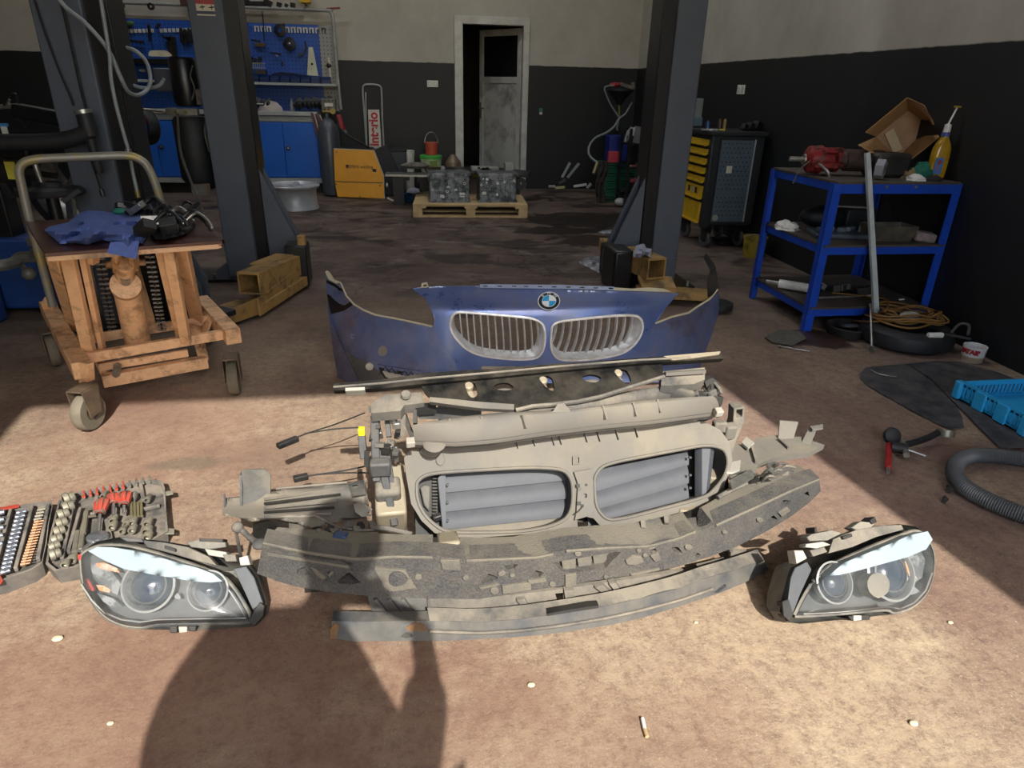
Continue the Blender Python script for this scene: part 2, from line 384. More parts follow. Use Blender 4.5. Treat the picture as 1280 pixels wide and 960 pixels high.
M_PLAS = mat('cream_plaster', hx('#c4bdab'), .9, col2=hx('#ada694'), sc=2)
DX0, DX1, DZ = .70, 1.55, 2.06
wb_ = MB(); T = .22
wb_.box((XL-T, YB, 0), (DX0, YB+T, HC)); wb_.box((DX1, YB, 0), (XR+T, YB+T, HC)); wb_.box((DX0, YB, DZ), (DX1, YB+T, HC))
struct(wb_, 'wall_back', M_WALL, smooth=False)
struct(MB().box((XR, YF, 0), (XR+T, YB, HC)), 'wall_right', M_WALL, smooth=False)
struct(MB().box((XL-T, YF, 0), (XL, YB, HC)), 'wall_left', M_WALL, smooth=False)
wf = MB(); wf.box((XL-T, YF-T, 0), (OXL, YF, HC)); wf.box((OXR, YF-T, 0), (XR+T, YF, HC)); wf.box((OXL, YF-T, OZ), (OXR, YF, HC))
struct(wf, 'wall_front', M_PLAS, smooth=False)
struct(MB().box((XL-T, YF-T, HC), (XR+T, YB+T, HC+.15)), 'ceiling', M_PLAS, smooth=False)
# store room behind the door
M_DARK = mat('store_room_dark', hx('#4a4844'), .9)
st = MB(); st.box((-.6, YB+3.0, 0), (2.6, YB+3.1, 2.8)); st.box((-.7, YB+T, 0), (-.6, YB+3.1, 2.8)); st.box((2.6, YB+T, 0), (2.7, YB+3.1, 2.8)); st.box((-.7, YB+T, 2.8), (2.7, YB+3.1, 2.9))
struct(st, 'wall_storeroom', M_DARK, smooth=False)
M_ALU = mat('painted_aluminium', hx('#b9b9b2'), .45, .1, col2=hx('#8d8c85'), sc=6, amt=.5)
M_ALUD = mat('grimy_panel', hx('#a9a9a3'), .5, 0, col2=hx('#5f5b54'), sc=3.5, amt=.85, thresh=(.5, .68))
fr = MB()
for a, b in (((DX0-.08, YB-.03, 0), (DX0+.03, YB+.08, DZ-.02)), ((DX1-.03, YB-.03, 0), (DX1+.05, YB+.08, DZ-.02)), ((DX0-.08, YB-.03, DZ-.02), (DX1+.05, YB+.08, DZ+.07))): fr.box(a, b)
d0 = struct(fr, 'trim_1', M_ALU, bevel=.004)
# the door leaf stands ajar, hinged on the right
dr = thing('door_1', '', 'door', (DX1-.04, YB+.08, 0)); del dr['label']; del dr['category']; dr['kind'] = 'structure'; dr['anchor'] = (0,0,0); dr.rotation_euler = (0, 0, math.radians(-52))
W = .80; H = 2.02
lf = MB()
for a, b in (((-W, 0, 0), (-W+.07, .045, H)), ((-.07, 0, 0), (0, .045, H)), ((-W+.07, 0, H-.08), (-.07, .045, H)), ((-W+.07, 0, 1.36), (-.07, .045, 1.44)), ((-W+.07, 0, 0), (-.07, .045, .09))): lf.box(a, b)
lf.build('door_frame', M_ALU, dr, bevel=.003)
MB().box((-W+.07, .012, .09), (-.07, .034, 1.36)).build('door_panel', M_ALUD, dr)
m = mat('dark_glass', (.01, .01, .011), .08); MB().box((-W+.07, .018, 1.44), (-.07, .028, H-.08)).build('pane', m, dr)
hd = MB(); hd.obox((-W+.035, -.008, 1.0), (.03, .012, .22)); hd.cyl((-W+.035, -.01, 1.03), (-W+.035, -.05, 1.03), .009); hd.cyl((-W+.035, -.045, 1.03), (-W+.14, -.045, 1.03), .009)
hd.build('door_handle', mat('brass_worn', hx('#9a927c'), .35, .8), dr)
M_WHT = mat('white_plastic', hx('#dcdad2'), .4, col2=hx('#b5b2a8'), sc=12)
def outlet(p, ax, lab, n=2):
    t = thing('wall_socket', lab, 'socket', p); ax = V(ax); nrm = V((0,-1,0)) if abs(ax.x) > .5 else V((-1,0,0))
    for i in range(n):
        c = V(p)+ax*((i-(n-1)/2)*.072)
        b = MB(); b.obox(c+nrm*.006, (abs(ax.x)*.07+abs(nrm.x)*.012, abs(ax.y)*.07+abs(nrm.y)*.012, .08)); b.build('socket_plate', M_WHT, t, bevel=.003)
        b = MB(); b.lathe([(.024, 0), (.022, .002), (.018, .0015), (.017, -.008), (0, -.008)], c+nrm*.0125, nrm, 16); b.build('socket_face', mat('socket_grey', hx('#a9a79f'), .5), t)
    return t
outlet((.33, YB, 1.33), (1,0,0), 'white double wall socket on the black dado left of the door')
po = X(927, 112, XR); outlet((XR, po.y, po.z), (0,1,0), 'white wall socket on the black right wall above the tool cart')
pg = Y(676, 139, YB-.01); g = thing('wall_hook', 'small green and white fitting stuck on the black wall right of the door', 'fitting', (pg.x, YB, pg.z-.04))
MB().obox(pg+V((0,-.01,.02)), (.045, .03, .04)).build('cap', mat('teal_plastic', hx('#2f7f6c'), .5), g, bevel=.005)
MB().obox(pg+V((0,-.01,-.025)), (.04, .025, .035)).build('socket', M_WHT, g, bevel=.004)

# tube lamps added above the frame to brighten the back of the workshop
def added_ceiling_lamp(x, y, lab, watt=23):
    t = thing('added_ceiling_lamp', lab, 'added fill lamp', (x, y, HC-.09))
    b = MB(); b.box((x-.65, y-.07, HC-.05), (x+.65, y+.07, HC)); b.build('lamp_housing', M_WHT, t, bevel=.005)
    m = bpy.data.materials.new('added_tube_glow') if 'added_tube_glow' not in bpy.data.materials else bpy.data.materials['added_tube_glow']; m.use_nodes = True; e = m.node_tree.nodes['Principled BSDF']; e.inputs['Emission Color'].default_value = (.9, .95, 1, 1); e.inputs['Emission Strength'].default_value = 6
    for s_ in (-.035, .035):
        b = MB(); b.cyl((x-.6, y+s_, HC-.07), (x+.6, y+s_, HC-.07), .014, n=10); b.build('tube', m, t)
    l = bpy.data.lights.new('added_lamp_light', 'AREA'); l.shape = 'RECTANGLE'; l.size = 1.2; l.size_y = .1; l.energy = watt; l.color = (.93, .96, 1); o = bpy.data.objects.new('added_fill_light', l); COL.objects.link(o); o.parent = t; o.location = (0, 0, -.02)
for x, y, lab in ((-2.6, 7.6, 'added tube fill lamp over the pegboard, above the frame'), (.9, 7.6, 'added tube fill lamp in front of the back door, above the frame'), (-.6, 5.4, 'added tube fill lamp between the lift posts, above the frame'), (1.9, 4.4, 'added tube fill lamp beside the right wall, above the frame')): added_ceiling_lamp(x, y, lab)
# ================================================================ FRONT END CARRIER (radiator support lying in front)
DUST = hx('#6f695c')
M_FOAM = mat('black_foam', hx('#3a3a3c'), .9, col2=hx('#55534f'), sc=170, amt=.9, thresh=(.42, .62), bump=.9, bsc=240, dust=hx('#726b5d'), damt=.30, dsc=9)
M_FOAMT = mat('dusty_foam_top', hx('#565450'), .95, col2=hx('#6b665a'), sc=30, amt=.8, bump=.6, bsc=200, dust=DUST, damt=.8, dsc=6)
M_PLA = mat('black_plastic', hx('#141517'), .45, col2=hx('#1d1e20'), sc=12, dust=DUST, damt=.15, dsc=5)
M_PLAD = mat('dusty_plastic', hx('#484745'), .8, col2=hx('#55524b'), sc=10, dust=hx('#80786a'), damt=.6, dsc=5, bump=.15, bsc=60)
M_DUCT = mat('dusty_duct', hx('#64615b'), .8, col2=hx('#454340'), sc=7, thresh=(.48, .66), dust=hx('#7a7365'), damt=.6, dsc=3.5, bump=.12, bsc=60)
M_SLAT = mat('shutter_plastic', hx('#3c3f45'), .6, col2=hx('#44474d'), sc=14, dust=hx('#5f5e5b'), damt=.15, dsc=12)
M_ALUM = mat('raw_aluminium', hx('#a0957f'), .5, .25, col2=hx('#8c816c'), sc=14, dust=hx('#948a75'), damt=.4)
M_GREY = mat('grey_plastic', hx('#3d3f42'), .6, col2=hx('#48494b'), sc=10, dust=DUST, damt=.4, dsc=8)
M_BLK = mat('flat_black', hx('#0d0d0e'), .6, dust=hx('#5d564a'), damt=.15)
M_STL = mat('zinc_steel', hx('#a7a6a0'), .35, .8, col2=hx('#77736b'), sc=30)
M_WHP = mat('white_bracket', hx('#a9a69c'), .5, dust=hx('#8a8272'), damt=.3)
ca = Z(640, 640, 0)
car = thing('front_end_carrier', 'dusty dismantled car front end carrier with two grille openings, foam absorber and loose brackets', 'car part', (ca.x, 1.5, 0))
Ff = fitc([(-.44,1.47),(-.33,1.41),(-.15,1.353),(.13,1.31),(.34,1.315),(.55,1.325),(.71,1.365),(.87,1.43),(1.11,1.55),(1.29,1.675)], 4)
FOAM = lambda x, z: Ff(x)
def back(F, d=(0, .06, 0), o=(0,0,0)):
    d = V(d); o = V(o)
    def f(u, v):
        p = S(u, v, F); return p+o, p+o+d
    return f
bot = [(321,717),(345,726),(369,733),(410,740),(460,745),(530,748),(598,749),(640,742),(699,733),(759,723),(800,718),(846,709),(880,698),(917,685),(955,666),(988,646),(1012,628),(1026,614)]
rid = [(329,677),(385,689),(444,697),(495,694),(543,695),(583,699),(630,697),(670,695),(691,691),(707,687),(760,683),(810,681),(845,672),(869,663),(882,661),(893,655),(945,632),(990,611),(1024,597)]
tri = lambda *a: list(a)
fh = [tri((372,712),(381,708.5),(388,718),(378,720),(371,718.5)), tri((393,702),(420,703),(411,712),(405,710)), tri((421,727),(436,714.5),(451,728),(444,730),(424,729.5)),
      tri((598,731),(611,717),(622,721),(622,724),(612,727)), tri((630,707),(648,705),(643,711),(634,712)), tri((661,722),(670,713),(680,716),(674,722)),
      tri((811,684),(818,682),(821,690),(814,692)), tri((839,684),(848,684),(853,691),(843,690)), tri((960,650),(967,644),(973,650),(966,652)), tri((975,630),(980,625),(989,626),(983,633)), tri((1005,617),(1010,614),(1012,620),(1007,622)), tri((700,741),(716,738),(717,741),(702,743)), tri((868,694),(872,691),(876,694),(872,697))]
recess = [(692,703),(770,690),(777,690),(766,700),(757,710),(712,716),(702,714)]
ol = bot+rid[::-1]
b = MB(); b.panel(ol, back(FOAM, (0, .055, 0)), holes=fh+[recess], step=9); ab = b.build('foam_absorber', M_FOAM, car)
# aluminium cross beam behind the holes, coloured black for their shade
b = MB(); b.panel([(340,690),(440,704),(600,706),(700,698),(830,686),(940,645),(1010,607),(1012,622),(940,668),(850,704),(700,727),(600,742),(440,738),(345,722)], back(FOAM, (0, .05, 0), (0, .058, 0)), step=18)
b.build('cross_beam', M_BLK, car)
# recessed ribs in the middle
b = MB(); xs = [692, 712, 732, 752, 777]
b.panel(recess, back(FOAM, (0, .02, 0), (0, .03, 0)), step=12); b.build('recess_face', M_FOAMT, ab)
for i in range(3):
    q0 = [(703+i*20, 701-3.2*i), (721+i*20, 698-3.2*i), (721+i*20, 714-2.4*i), (705+i*20, 716-2.4*i)]
    b = MB(); b.panel([(x, y) for x, y in q0], back(FOAM, (0, .018, 0), (0, .012+.004*i, 0)), step=8); b.build('rib', M_FOAMT, ab)
# top faces: from the ridge back to the rear edge
def topsheet(front, rear, zoff=0.0, n=16, thick=-.02, sag=0.0):
    A = [S(x, y, FOAM) for x, y in front]; A = resamp(A, n)
    zs = [p.z for p in A]; B = resamp([Z(x, y, zs[min(int(i/(len(rear)-1)*n), n)]+zoff) for i, (x, y) in enumerate(rear)], n)
    return loft(A, B, 4, (0, 0, -sag)), A, B
for fr_, re_, nm_ in (([(329,677),(385,689),(444,697),(495,694),(541,695)], [(347,659),(400,663),(444,665),(500,668),(541,668)], 'left'),
                      ([(571,699),(583,699),(630,697),(670,695),(691,691),(707,687),(760,683),(810,681),(845,672),(869,663)], [(575,671),(600,672),(640,671),(700,660),(740,657),(780,655),(820,648),(845,643),(853,640)], 'mid'),
                      ([(893,655),(945,632),(990,611),(1024,597)], [(874,635),(905,618),(950,594),(975,585),(996,581)], 'right')):
    r, A, B = topsheet(fr_, re_, n=14); b = MB(); b.sheet(r, (0, 0, -.018)); b.build('foam_top', M_FOAMT, ab)
# step block on the right shoulder
p = [S(869,664,FOAM), S(893,655,FOAM)]
b = MB(); b.prism([S(872,664,FOAM)+V((0,.01,0)), S(893,656,FOAM)+V((0,.01,0)), Z(876,634,.25), Z(871,641,.20)], (0, .0, -.06)); b.build('shoulder_step', M_FOAM, ab)
# recess beam seen through the two gaps (bare aluminium)
b = MB(); b.bar(Z(549,688,.20), Z(574,688,.20), .03, .09, (0,-.5,1)); b.obox((Z(561,682,.215)), (.055, .09, .05), Euler((math.radians(-18),0,.06))); b.build('crash_box', M_ALUM, car, bevel=.008)
# wavy bead along the ridge
b = MB()
for seg in ([(330,678),(385,690),(444,698),(495,695),(541,696)], [(583,700),(630,698),(670,696),(691,692)], [(707,688),(760,684),(810,682),(845,673),(868,664)], [(894,656),(945,633),(990,612),(1022,599)]):
    b.tube([p+V((0,-.003,0)) for p in resamp([S(x, y, FOAM) for x, y in seg], 24)], .0045, 6)
b.build('edge_bead', M_FOAMT, ab)
# raised pads and beads moulded on the face
def pad(pts, m, d=.011, nm='raised_pad', o=0.0, par=None):
    b = MB(); b.panel(pts, back(FOAM, (0, d+.012, 0), (0, -d-o, 0)), step=14); return b.build(nm, m, par or ab, bevel=.002)
pad([(334,684),(430,700),(440,704),(438,712),(420,711),(350,698),(331,694)], M_FOAM, .012)
pad([(336,687),(437,703),(437,706),(336,690)], M_FOAMT, .014)
pad([(468,708),(507,711),(521,734),(487,737),(480,731)], M_FOAMT, .008)
pad(sm2([(487,716),(497,711),(507,716),(509,722),(498,729),(488,726)], 3), M_FOAM, .010, o=.004)
for (cx, cy, r) in ((523,720,6),(582,721,5),(628,715,5),(618,737,7),(626,716,5),(722,691,5.5),(798,687,4),(860,683,6),(949,649,5),(806,693,4),(690,729,5),(757,720,4),(640,718,4),(905,664,4)):
    pad([(cx+r*.8*math.cos(a*PI/5), cy+r*.6*math.sin(a*PI/5)) for a in range(10)], M_FOAMT, .006, 'boss')
for pts in ([(390,704),(402,716),(408,721),(404,723),(396,717),(387,706)], [(410,716),(420,706),(423,707),(412,720)], [(598,733),(624,727),(625,729),(600,735)], [(627,731),(663,726),(664,736),(628,741)], [(781,699),(790,693),(801,694),(804,700),(792,705),(783,704)], [(787,716),(824,709),(824,711),(788,718)], [(659,724),(682,721),(683,725),(661,728)], [(812,693),(822,689),(826,698),(818,701)], [(972,640),(983,633),(987,637),(976,645)], [(706,717),(720,715),(720,731),(706,733)], [(550,698),(574,698),(577,712),(553,710)]):
    pad(pts, M_FOAMT, .007)
# blue plug clipped on the left
b = MB(); b.bar(Z(418,669,.235), Z(434,671,.235), .022, .016); b.build('blue_plug', mat('blue_plug', hx('#2c4163'), .5), car, bevel=.003)
# small lugs and clip noses on top
for (x, y, zz) in ((398,662,.235),(608,676,.24),(640,675,.24),(803,652,.245),(832,646,.245)):
    b = MB(); b.bar(Z(x,y,zz), Z(x+1,y+9,zz-.01), .012, .014); b.build('clip', M_PLAD, car)
# ---- lower beam: a curved channel close to the ground
Fl = fitc([(-.24,1.32),(0,1.285),(.13,1.269),(.334,1.263),(.557,1.29),(.816,1.371),(1.003,1.453)], 4)
LOW = lambda x, z: Fl(x)+.35*(z-.03)
lob = [(413,797),(440,802),(500,801),(560,801),(600,799),(650,796),(700,791),(760,782),(800,773),(850,758),(900,741),(930,729),(961,712)]
lot = [(415,776),(440,778),(500,776),(537,776),(600,778),(650,774),(700,767),(760,757),(800,748),(850,735),(880,724),(920,712),(955,700)]
lh = [[(503,793),(509,790),(515,792),(516,796),(508,798),(501,796)], [(891,741),(906,730),(908,733),(897,741)]]
b = MB(); b.panel(lob+lot[::-1], back(LOW, (0, .03, 0)), holes=lh, step=9); lb = b.build('lower_beam', M_GREY, car)
b = MB(); b.tube([p+V((0,-.004,.0)) for p in resamp([S(x, y, LOW) for x, y in [(537,788),(600,790),(650,787),(700,781),(760,771),(800,762),(850,749),(890,735)]], 30)], .005, 6); b.build('beam_rib', M_PLAD, lb)
A = resamp([S(x, y, LOW) for x, y in lot[3:]], 20); B = [p+V((-.005, .035, .012)) for p in A]
b = MB(); b.sheet(loft(A, B, 3), (0, 0, -.012)); b.build('beam_shelf', M_PLAD, lb)
A = resamp([S(x, y, LOW) for x, y in [(415,776),(470,777),(537,776)]], 8); b = MB(); b.sheet(loft(A, [p+V((0,.035,.0)) for p in A], 2), (0, 0, -.012)); b.build('beam_end_flange', M_GREY, lb)
b = MB(); b.panel([(413,785),(419,778),(424,782),(420,797),(413,797)], back(LOW, (0,.01,0), (0,-.003,0)), step=None)
b.build('rusty_end', mat('rust', hx('#7d5a34'), .9, col2=hx('#3b3a3a'), sc=40), lb)
b = MB(); b.panel([(507,784),(520,777),(530,781),(534,788),(512,788)], back(LOW, (0,.006,0), (0,-.002,0)), step=None); b.build('rust_patch', MATS['rust'], lb)
# lower air guide between beam and foam
AG = lambda x, z: Fl(x)+.10+.5*(z-.07)
b = MB(); b.panel([(536,745),(600,748),(690,738),(760,728),(850,714),(905,700),(917,688),(935,690),(925,712),(870,726),(800,745),(720,762),(600,775),(537,775)], back(AG, (0, .012, 0)),
    holes=[[(694,742),(704,741),(704,761),(697,752)], [(612,772),(615,768),(622,769),(622,772)], [(849,712),(872,701),(872,721)], [(811,744),(818,741),(825,743),(811,746)], [(903,695),(914,690),(912,707)]], step=14)
b.build('air_guide', M_PLAD, car)
b = MB(); b.panel([(684,766),(735,757),(748,756),(748,759),(684,769)], back(LOW, (0,.02,0), (0, -.003, .0)), step=None); b.build('guide_slot', M_BLK, lb)
for q in ([(704,734),(716,733),(718,756),(707,758)], [(742,730),(752,727),(772,745),(766,748)], [(645,746),(655,744),(662,758),(656,760)], [(760,726),(768,724),(782,744),(776,746)], [(534,745),(538,744),(540,777),(536,777)]):
    b = MB(); b.panel(q, back(AG, (0,.02,0), (0,-.014,0)), step=None); b.build('rib', M_PLAD, car)
# left foot bracket
b = MB(); b.panel([(459,744),(533,745),(537,776),(480,778),(474,771),(466,768)], back(AG, (0, .01, 0)), step=14, holes=[[(509,774),(514,771),(520,773),(518,777),(511,777)]]); b.build('foot_bracket', M_GREY, car)
for i in range(3):
    b = MB(); b.panel([(467+i*17,747),(471+i*17,746),(487+i*17,766),(483+i*17,768)], back(AG, (0,.015,0), (0,-.01,0)), step=None); b.build('rib', M_GREY, car)
b = MB(); b.panel([(638,771),(673,764),(676,771),(640,778)], back(AG, (0,.01,0), (0,-.045,0)), step=None); b.build('torn_edge', M_PLA, car)
# struts down to the floor behind
for (x, y) in ((380,735),(610,735),(830,700),(960,655)):
    p = S(x, y, FOAM); b = MB(); b.bar((p.x, p.y+.14, 0), (p.x, p.y+.14, p.z), .05, .05, (0,1,0)); b.build('support_leg', M_BLK, car)
b = MB(); b.panel([(403,736),(430,742),(428,752),(408,748)], back(FOAM, (0,.02,0), (0,.05,-.0)), step=None); b.build('tow_clip', M_BLK, car)
# ---- duct frame with the two kidney openings
FRM = lambda x, z: 1.47+.60*(z-.2)+.07*(x-.1)
NF = V((-.07, 1, -.60)).normalized()
def fback(d, o=0.0):
    def f(u, v):
        p = S(u, v, FRM)+NF*o; return p, p+NF*d
    return f
kl = sm2([(521,608),(523,601),(533,594),(554,590.5),(600,587.5),(650,585),(682,585),(703,588),(712,596),(715.5,608),(715.5,628),(711,643),(701,652),(682,659),(650,664),(600,665.5),(562,664.5),(545,657),(530,642),(522,624)], 3)
kr = sm2([(743,602),(745.5,592),(754,583),(772,577),(800,571.5),(850,562),(880,557),(898,559),(907,566),(909.5,580),(904,597),(893,611),(882,620),(857,628),(830,635),(800,643),(775,648.5),(761,649),(751,642),(744.5,628)], 3)
out = [(507,590),(505,572),(512,563),(540,559),(575,556),(637,549),(680,545),(744,537),(800,530),(850,524),(880,527),(900,537),(912,553),(915.5,575),(911,594),(900,613),(888,626),(868,635),(840,643),(800,652),(764,660),(750,657),(742,648),(733,646),(722,649),(714,655),(703,662),(680,669),(620,674),(565,673.5),(543,666),(527,651),(514,630)]
b = MB(); b.panel(out, fback(.012), holes=[kl, kr], step=9); fr0 = b.build('duct_frame', M_DUCT, car)
for k in (kl, kr):
    P = [S(x, y, FRM) for x, y in k]; b = MB(); b.tube([p-NF*.002 for p in P], .0048, 6, closed=True); b.build('opening_rim', M_DUCT, fr0)
    P2 = P+[P[0]]; b = MB(); b.sheet([[p for p in P2], [p+NF*.05 for p in P2], [p+NF*.10 for p in P2]]); b.build('duct_wall', M_GREY, fr0)
# centre web between the openings
b = MB(); b.panel([(716,590),(738,586),(740,600),(741,640),(734,645),(717,650),(719,640),(721,605)], fback(.02, -.012), step=10, holes=[[(728,617),(732,617),(732,622),(729,622)]]); b.build('centre_web', M_DUCT, fr0, bevel=.002)
b = MB(); b.panel([(715,571),(725,569),(725,580),(715,581)], fback(.01, -.008), step=None, holes=[[(717,573),(723,571.5),(723,578.5),(717,579.5)]]); b.build('latch_window', M_DUCT, fr0)
for (x, y, s_) in ((721,607,2.2),(731,606,1.5),(722,629,2.5),(726,632,2)):
    b = MB(); b.panel([(x-s_,y-s_),(x+s_,y-s_),(x+s_,y+s_),(x-s_,y+s_)], fback(.002, -.0135), step=None); b.build('slot', M_BLK, fr0)
b = MB(); b.tube([S(716,643,FRM)-NF*.014, S(722,638,FRM)-NF*.016, S(727,632,FRM)-NF*.014], .002, 5); b.build('wire_stub', M_BLK, fr0)
for x, y0 in ((643,549),(664,546),(688,545),(697,544),(729,541),(745,540),(768,538),(792,535)):
    b = MB(); b.prism([S(x, y0-1, FRM), S(x+2, y0-1, FRM), S(x+4, y0+12, FRM)], -NF*.012); b.build('gusset', M_DUCT, fr0)
b = MB(); b.panel(sm2([(524,562),(535,556),(548,558),(549,568),(540,573),(528,570)], 2), fback(.02, -.016), step=None); b.build('round_boss', M_DUCT, fr0, bevel=.003)
b = MB(); b.panel(sm2([(545,572),(552,566),(556,574),(553,582),(546,580)], 2), fback(.01, -.008), step=None); b.build('oval_boss', M_DUCT, fr0, bevel=.002)
# shutter slats behind the frame
def OFFP(d): return lambda x, z: FRM(x, z)+d/NF.y
def slats(rows, xl, xr, d=.055, bulge=.005):
    F2 = OFFP(d)
    for i in range(len(rows)-1):
        (a0, a1), (b0, b1) = rows[i], rows[i+1]
        A = resamp([S(xl, a0, F2), S(xr, a1, F2)], 10); B = resamp([S(xl, b0, F2), S(xr, b1, F2)], 10)
        A = [p+NF*.012 for p in A]
        b = MB(); b.sheet(loft(A, B, 6, -NF*bulge), NF*.004); b.build('shutter_slat', M_SLAT if i < len(rows)-2 else M_DUCT, sh)
shb = MB(); shb.panel([(517,585),(907,552),(911,610),(860,640),(520,672)], lambda u, v: (S(u, v, OFFP(.09)), S(u, v, OFFP(.13))), step=None); sh = shb.build('radiator_core', M_BLK, car)
slats([(588,577),(616,599),(640,622),(662,645),(680,664)], 557, 722)
slats([(590,564),(617,581),(640,604),(657,627),(672,650)], 735, 861)
F2 = OFFP(.03)
b = MB(); b.panel([(547,598),(551,592),(557,592),(558,664),(553,663)], lambda u, v: (S(u, v, F2), S(u, v, F2)+NF*.02), step=None); b.build('shutter_side', M_SLAT, sh, bevel=.002)
for yy in (606,628,651):
    b = MB(); b.cyl(S(558,yy,F2), S(561,yy,F2), .004, n=8); b.build('pivot', M_SLAT, sh)
b = MB(); b.sheet([[S(x, y0, F2)+NF*dd, S(x-6*(x > 880), y1, F2)+NF*dd] for x, y0, y1, dd in ((871,561,622,.01),(876,560,622,-.008),(886,558,620,-.012),(893,561,612,0))], NF*.004); b.build('folded_flap', M_SLAT, sh)
for yy in (572,594,610):
    b = MB(); b.cyl(S(861,yy,F2), S(864,yy,F2), .004, n=8); b.build('pivot', M_SLAT, sh)
F3 = OFFP(.06)
for k in range(14):
    b = MB(); b.bar(S(541,598+k*4,F3), S(547,598+k*4,F3), .004, .003); b.build('fin', M_STL, sh)
b = MB(); b.panel([(525,610),(532,606),(538,608),(537,640),(530,632)], lambda u, v: (S(u, v, F3), S(u, v, F3)+NF*.01), step=None); b.build('radiator_tank', M_GREY, sh, bevel=.004)
b = MB(); b.bar(S(540,648,F3)-NF*.02, S(552,644,F3)-NF*.02, .018, .018); b.build('hose_stub', M_PLA, sh, bevel=.004)
# body of the module, reclining behind the frame
b = MB()
c0 = [S(520,655,OFFP(.13)), S(880,630,OFFP(.13)), S(893,555,OFFP(.13)), S(520,580,OFFP(.13))]
b.prism(c0, NF*.10); b.build('cooling_pack', M_BLK, car)
for (x, y) in ((540,660),(860,632)):
    p = S(x, y, OFFP(.12)); b = MB(); b.bar((p.x, p.y+.05, 0), (p.x, p.y+.05, p.z+.04), .04, .06, (0,1,0)); b.build('module_foot', M_BLK, car)
# ---- air guide beam above the frame
def ribbon(front, top, zf, zt, m, nm, par=None, n=24, bow=.02, th=-.012, seg=6):
    A = resamp([Z(x, y, zf if not callable(zf) else zf(x)) for x, y in front], n); B = resamp([Z(x, y, zt if not callable(zt) else zt(x)) for x, y in top], n)
    b = MB(); b.sheet(loft(A, B, seg, (0, -bow*.4, bow)), (0, .004, th)); return b.build(nm, m, par or car)
br = ribbon([(517,552),(571,554),(620,550),(680,541),(755,532),(820,526),(900,515)], [(518,534),(540,527),(571,521),(642,514),(700,515),(723,512),(790,501),(850,498),(880,498)], .465, .505, M_DUCT, 'air_intake_beam', bow=.03)
ribbon([(517,557),(571,558),(620,555),(680,546),(755,537),(820,531),(903,519)], [(515,551),(571,553),(620,549),(680,540),(755,531),(820,525),(903,514)], .445, .468, M_PLAD, 'beam_flange', bow=0, th=-.006, seg=1)
ribbon([(640,519),(700,516),(740,513),(800,500),(838,492),(868,500)], [(640,508),(700,506),(760,494),(800,486),(835,482),(866,488)], .50, .52, M_PLAD, 'fan_shroud_edge', bow=.008, th=-.02)
for (x, y) in ((652,519),(700,511),(752,508),(790,504),(820,500),(560,524),(600,521)):
    b = MB(); b.bar(Z(x,y,.517), Z(x+5,y+16,.487), .006, .014); b.build('moulded_rib', M_DUCT, br)
for (x, y) in ((513,553),(652,537),(781,522),(898,515)):
    b = MB(); b.obox(Z(x,y,.475), (.022,.02,.02), Euler((.4,0,.1))); b.build('white_clip', M_WHP, br, bevel=.002)
b = MB(); b.panel([(683,520),(692,513),(697,505),(705,504),(713,513)], lambda u, v: (Z(u,v,.50+.0008*(520-v)*4), Z(u,v,.50+.0008*(520-v)*4)+V((0,.006,-.01))), step=None); b.build('white_tab', M_WHP, br)
b = MB(); b.lathe([(.028,0),(.03,.006),(.022,.012),(0,.012)], Z(543,556,.455), (0,-.4,1), 16); b.build('round_cap', M_DUCT, br)
for q in ([(520,515),(560,506),(601,505),(602,520),(560,524),(524,524)],):
    b = MB(); b.panel(q, lambda u, v: (Z(u,v,.47), Z(u,v,.45)), step=None); b.build('inner_tray', M_GREY, car)
b = MB(); b.bar(Z(519,513,.50), Z(519,530,.47), .01, .03); b.bar(Z(519,512,.50), Z(545,510,.50), .01, .03); b.build('tray_edge', M_BLK, car)
# ---- black closing panel on top
PT = lambda x, z: 1.62+2.2*(z-.545)
def pt(d=.006, o=0.0):
    return lambda u, v: (S(u, v, PT)+V((0,-o,o)), S(u, v, PT)+V((0, d, -d)))
lea = [(526,481),(560,478),(620,473),(700,465),(760,460),(826,455),(829,462),(828,471),(800,480),(750,497),(722,503),(700,506),(680,508),(650,513),(620,512),(580,508),(549,504),(540,499),(532,492)]
hol = [sm2([(581,480),(588,478),(594,480),(597,492),(592,497),(586,494)], 2), sm2([(617,483),(624,479),(636,479),(642,485),(634,488),(622,487)], 2), sm2([(674,474),(682,470),(690,473),(693,486),(688,488)], 2), sm2([(728,471),(738,468),(748,470),(751,474),(744,478),(732,476)], 2), sm2([(768,465),(776,462),(784,464),(789,476),(784,480),(778,476)], 2)]
M_PAN = mat('dusty_black_panel', hx('#08090a'), .65, col2=hx('#121213'), sc=9, dust=hx('#7d7361'), damt=.09, dsc=9, spec=.25)
b = MB(); b.panel(lea, pt(.008), holes=hol, step=9); cp = b.build('closing_panel', M_PAN, car)
b = MB(); b.panel([(537,498),(560,500),(600,504),(642,507),(642,514),(600,512),(560,507),(537,504)], pt(.008, .008), step=None); b.build('panel_lip', M_DUCT, cp)
b = MB(); b.tube([S(x, y, PT)+V((0,-.006,.006)) for x, y in ((644,514),(665,509),(690,507),(722,503),(750,497),(800,481),(829,472))], .006, 6); b.build('panel_seal', M_PLAD, cp)
st1 = [(418,482),(470,478),(535,469),(620,463),(700,457),(800,450),(870,445),(897,443)]; st2 = [(418,491),(480,488),(526,483),(620,474),(700,466),(800,457),(855,454),(902,451)]
b = MB(); b.panel(st1+st2[::-1], pt(.006, .012), step=14); tp = b.build('top_rail', M_PAN, cp)
b = MB(); b.tube([S(x, y, PT)+V((0,-.014,.016)) for x, y in ((418,488),(480,483),(535,477),(620,469.5),(700,462),(800,454),(860,451))], .0035, 6); b.build('rail_bead', M_PLAD, tp)
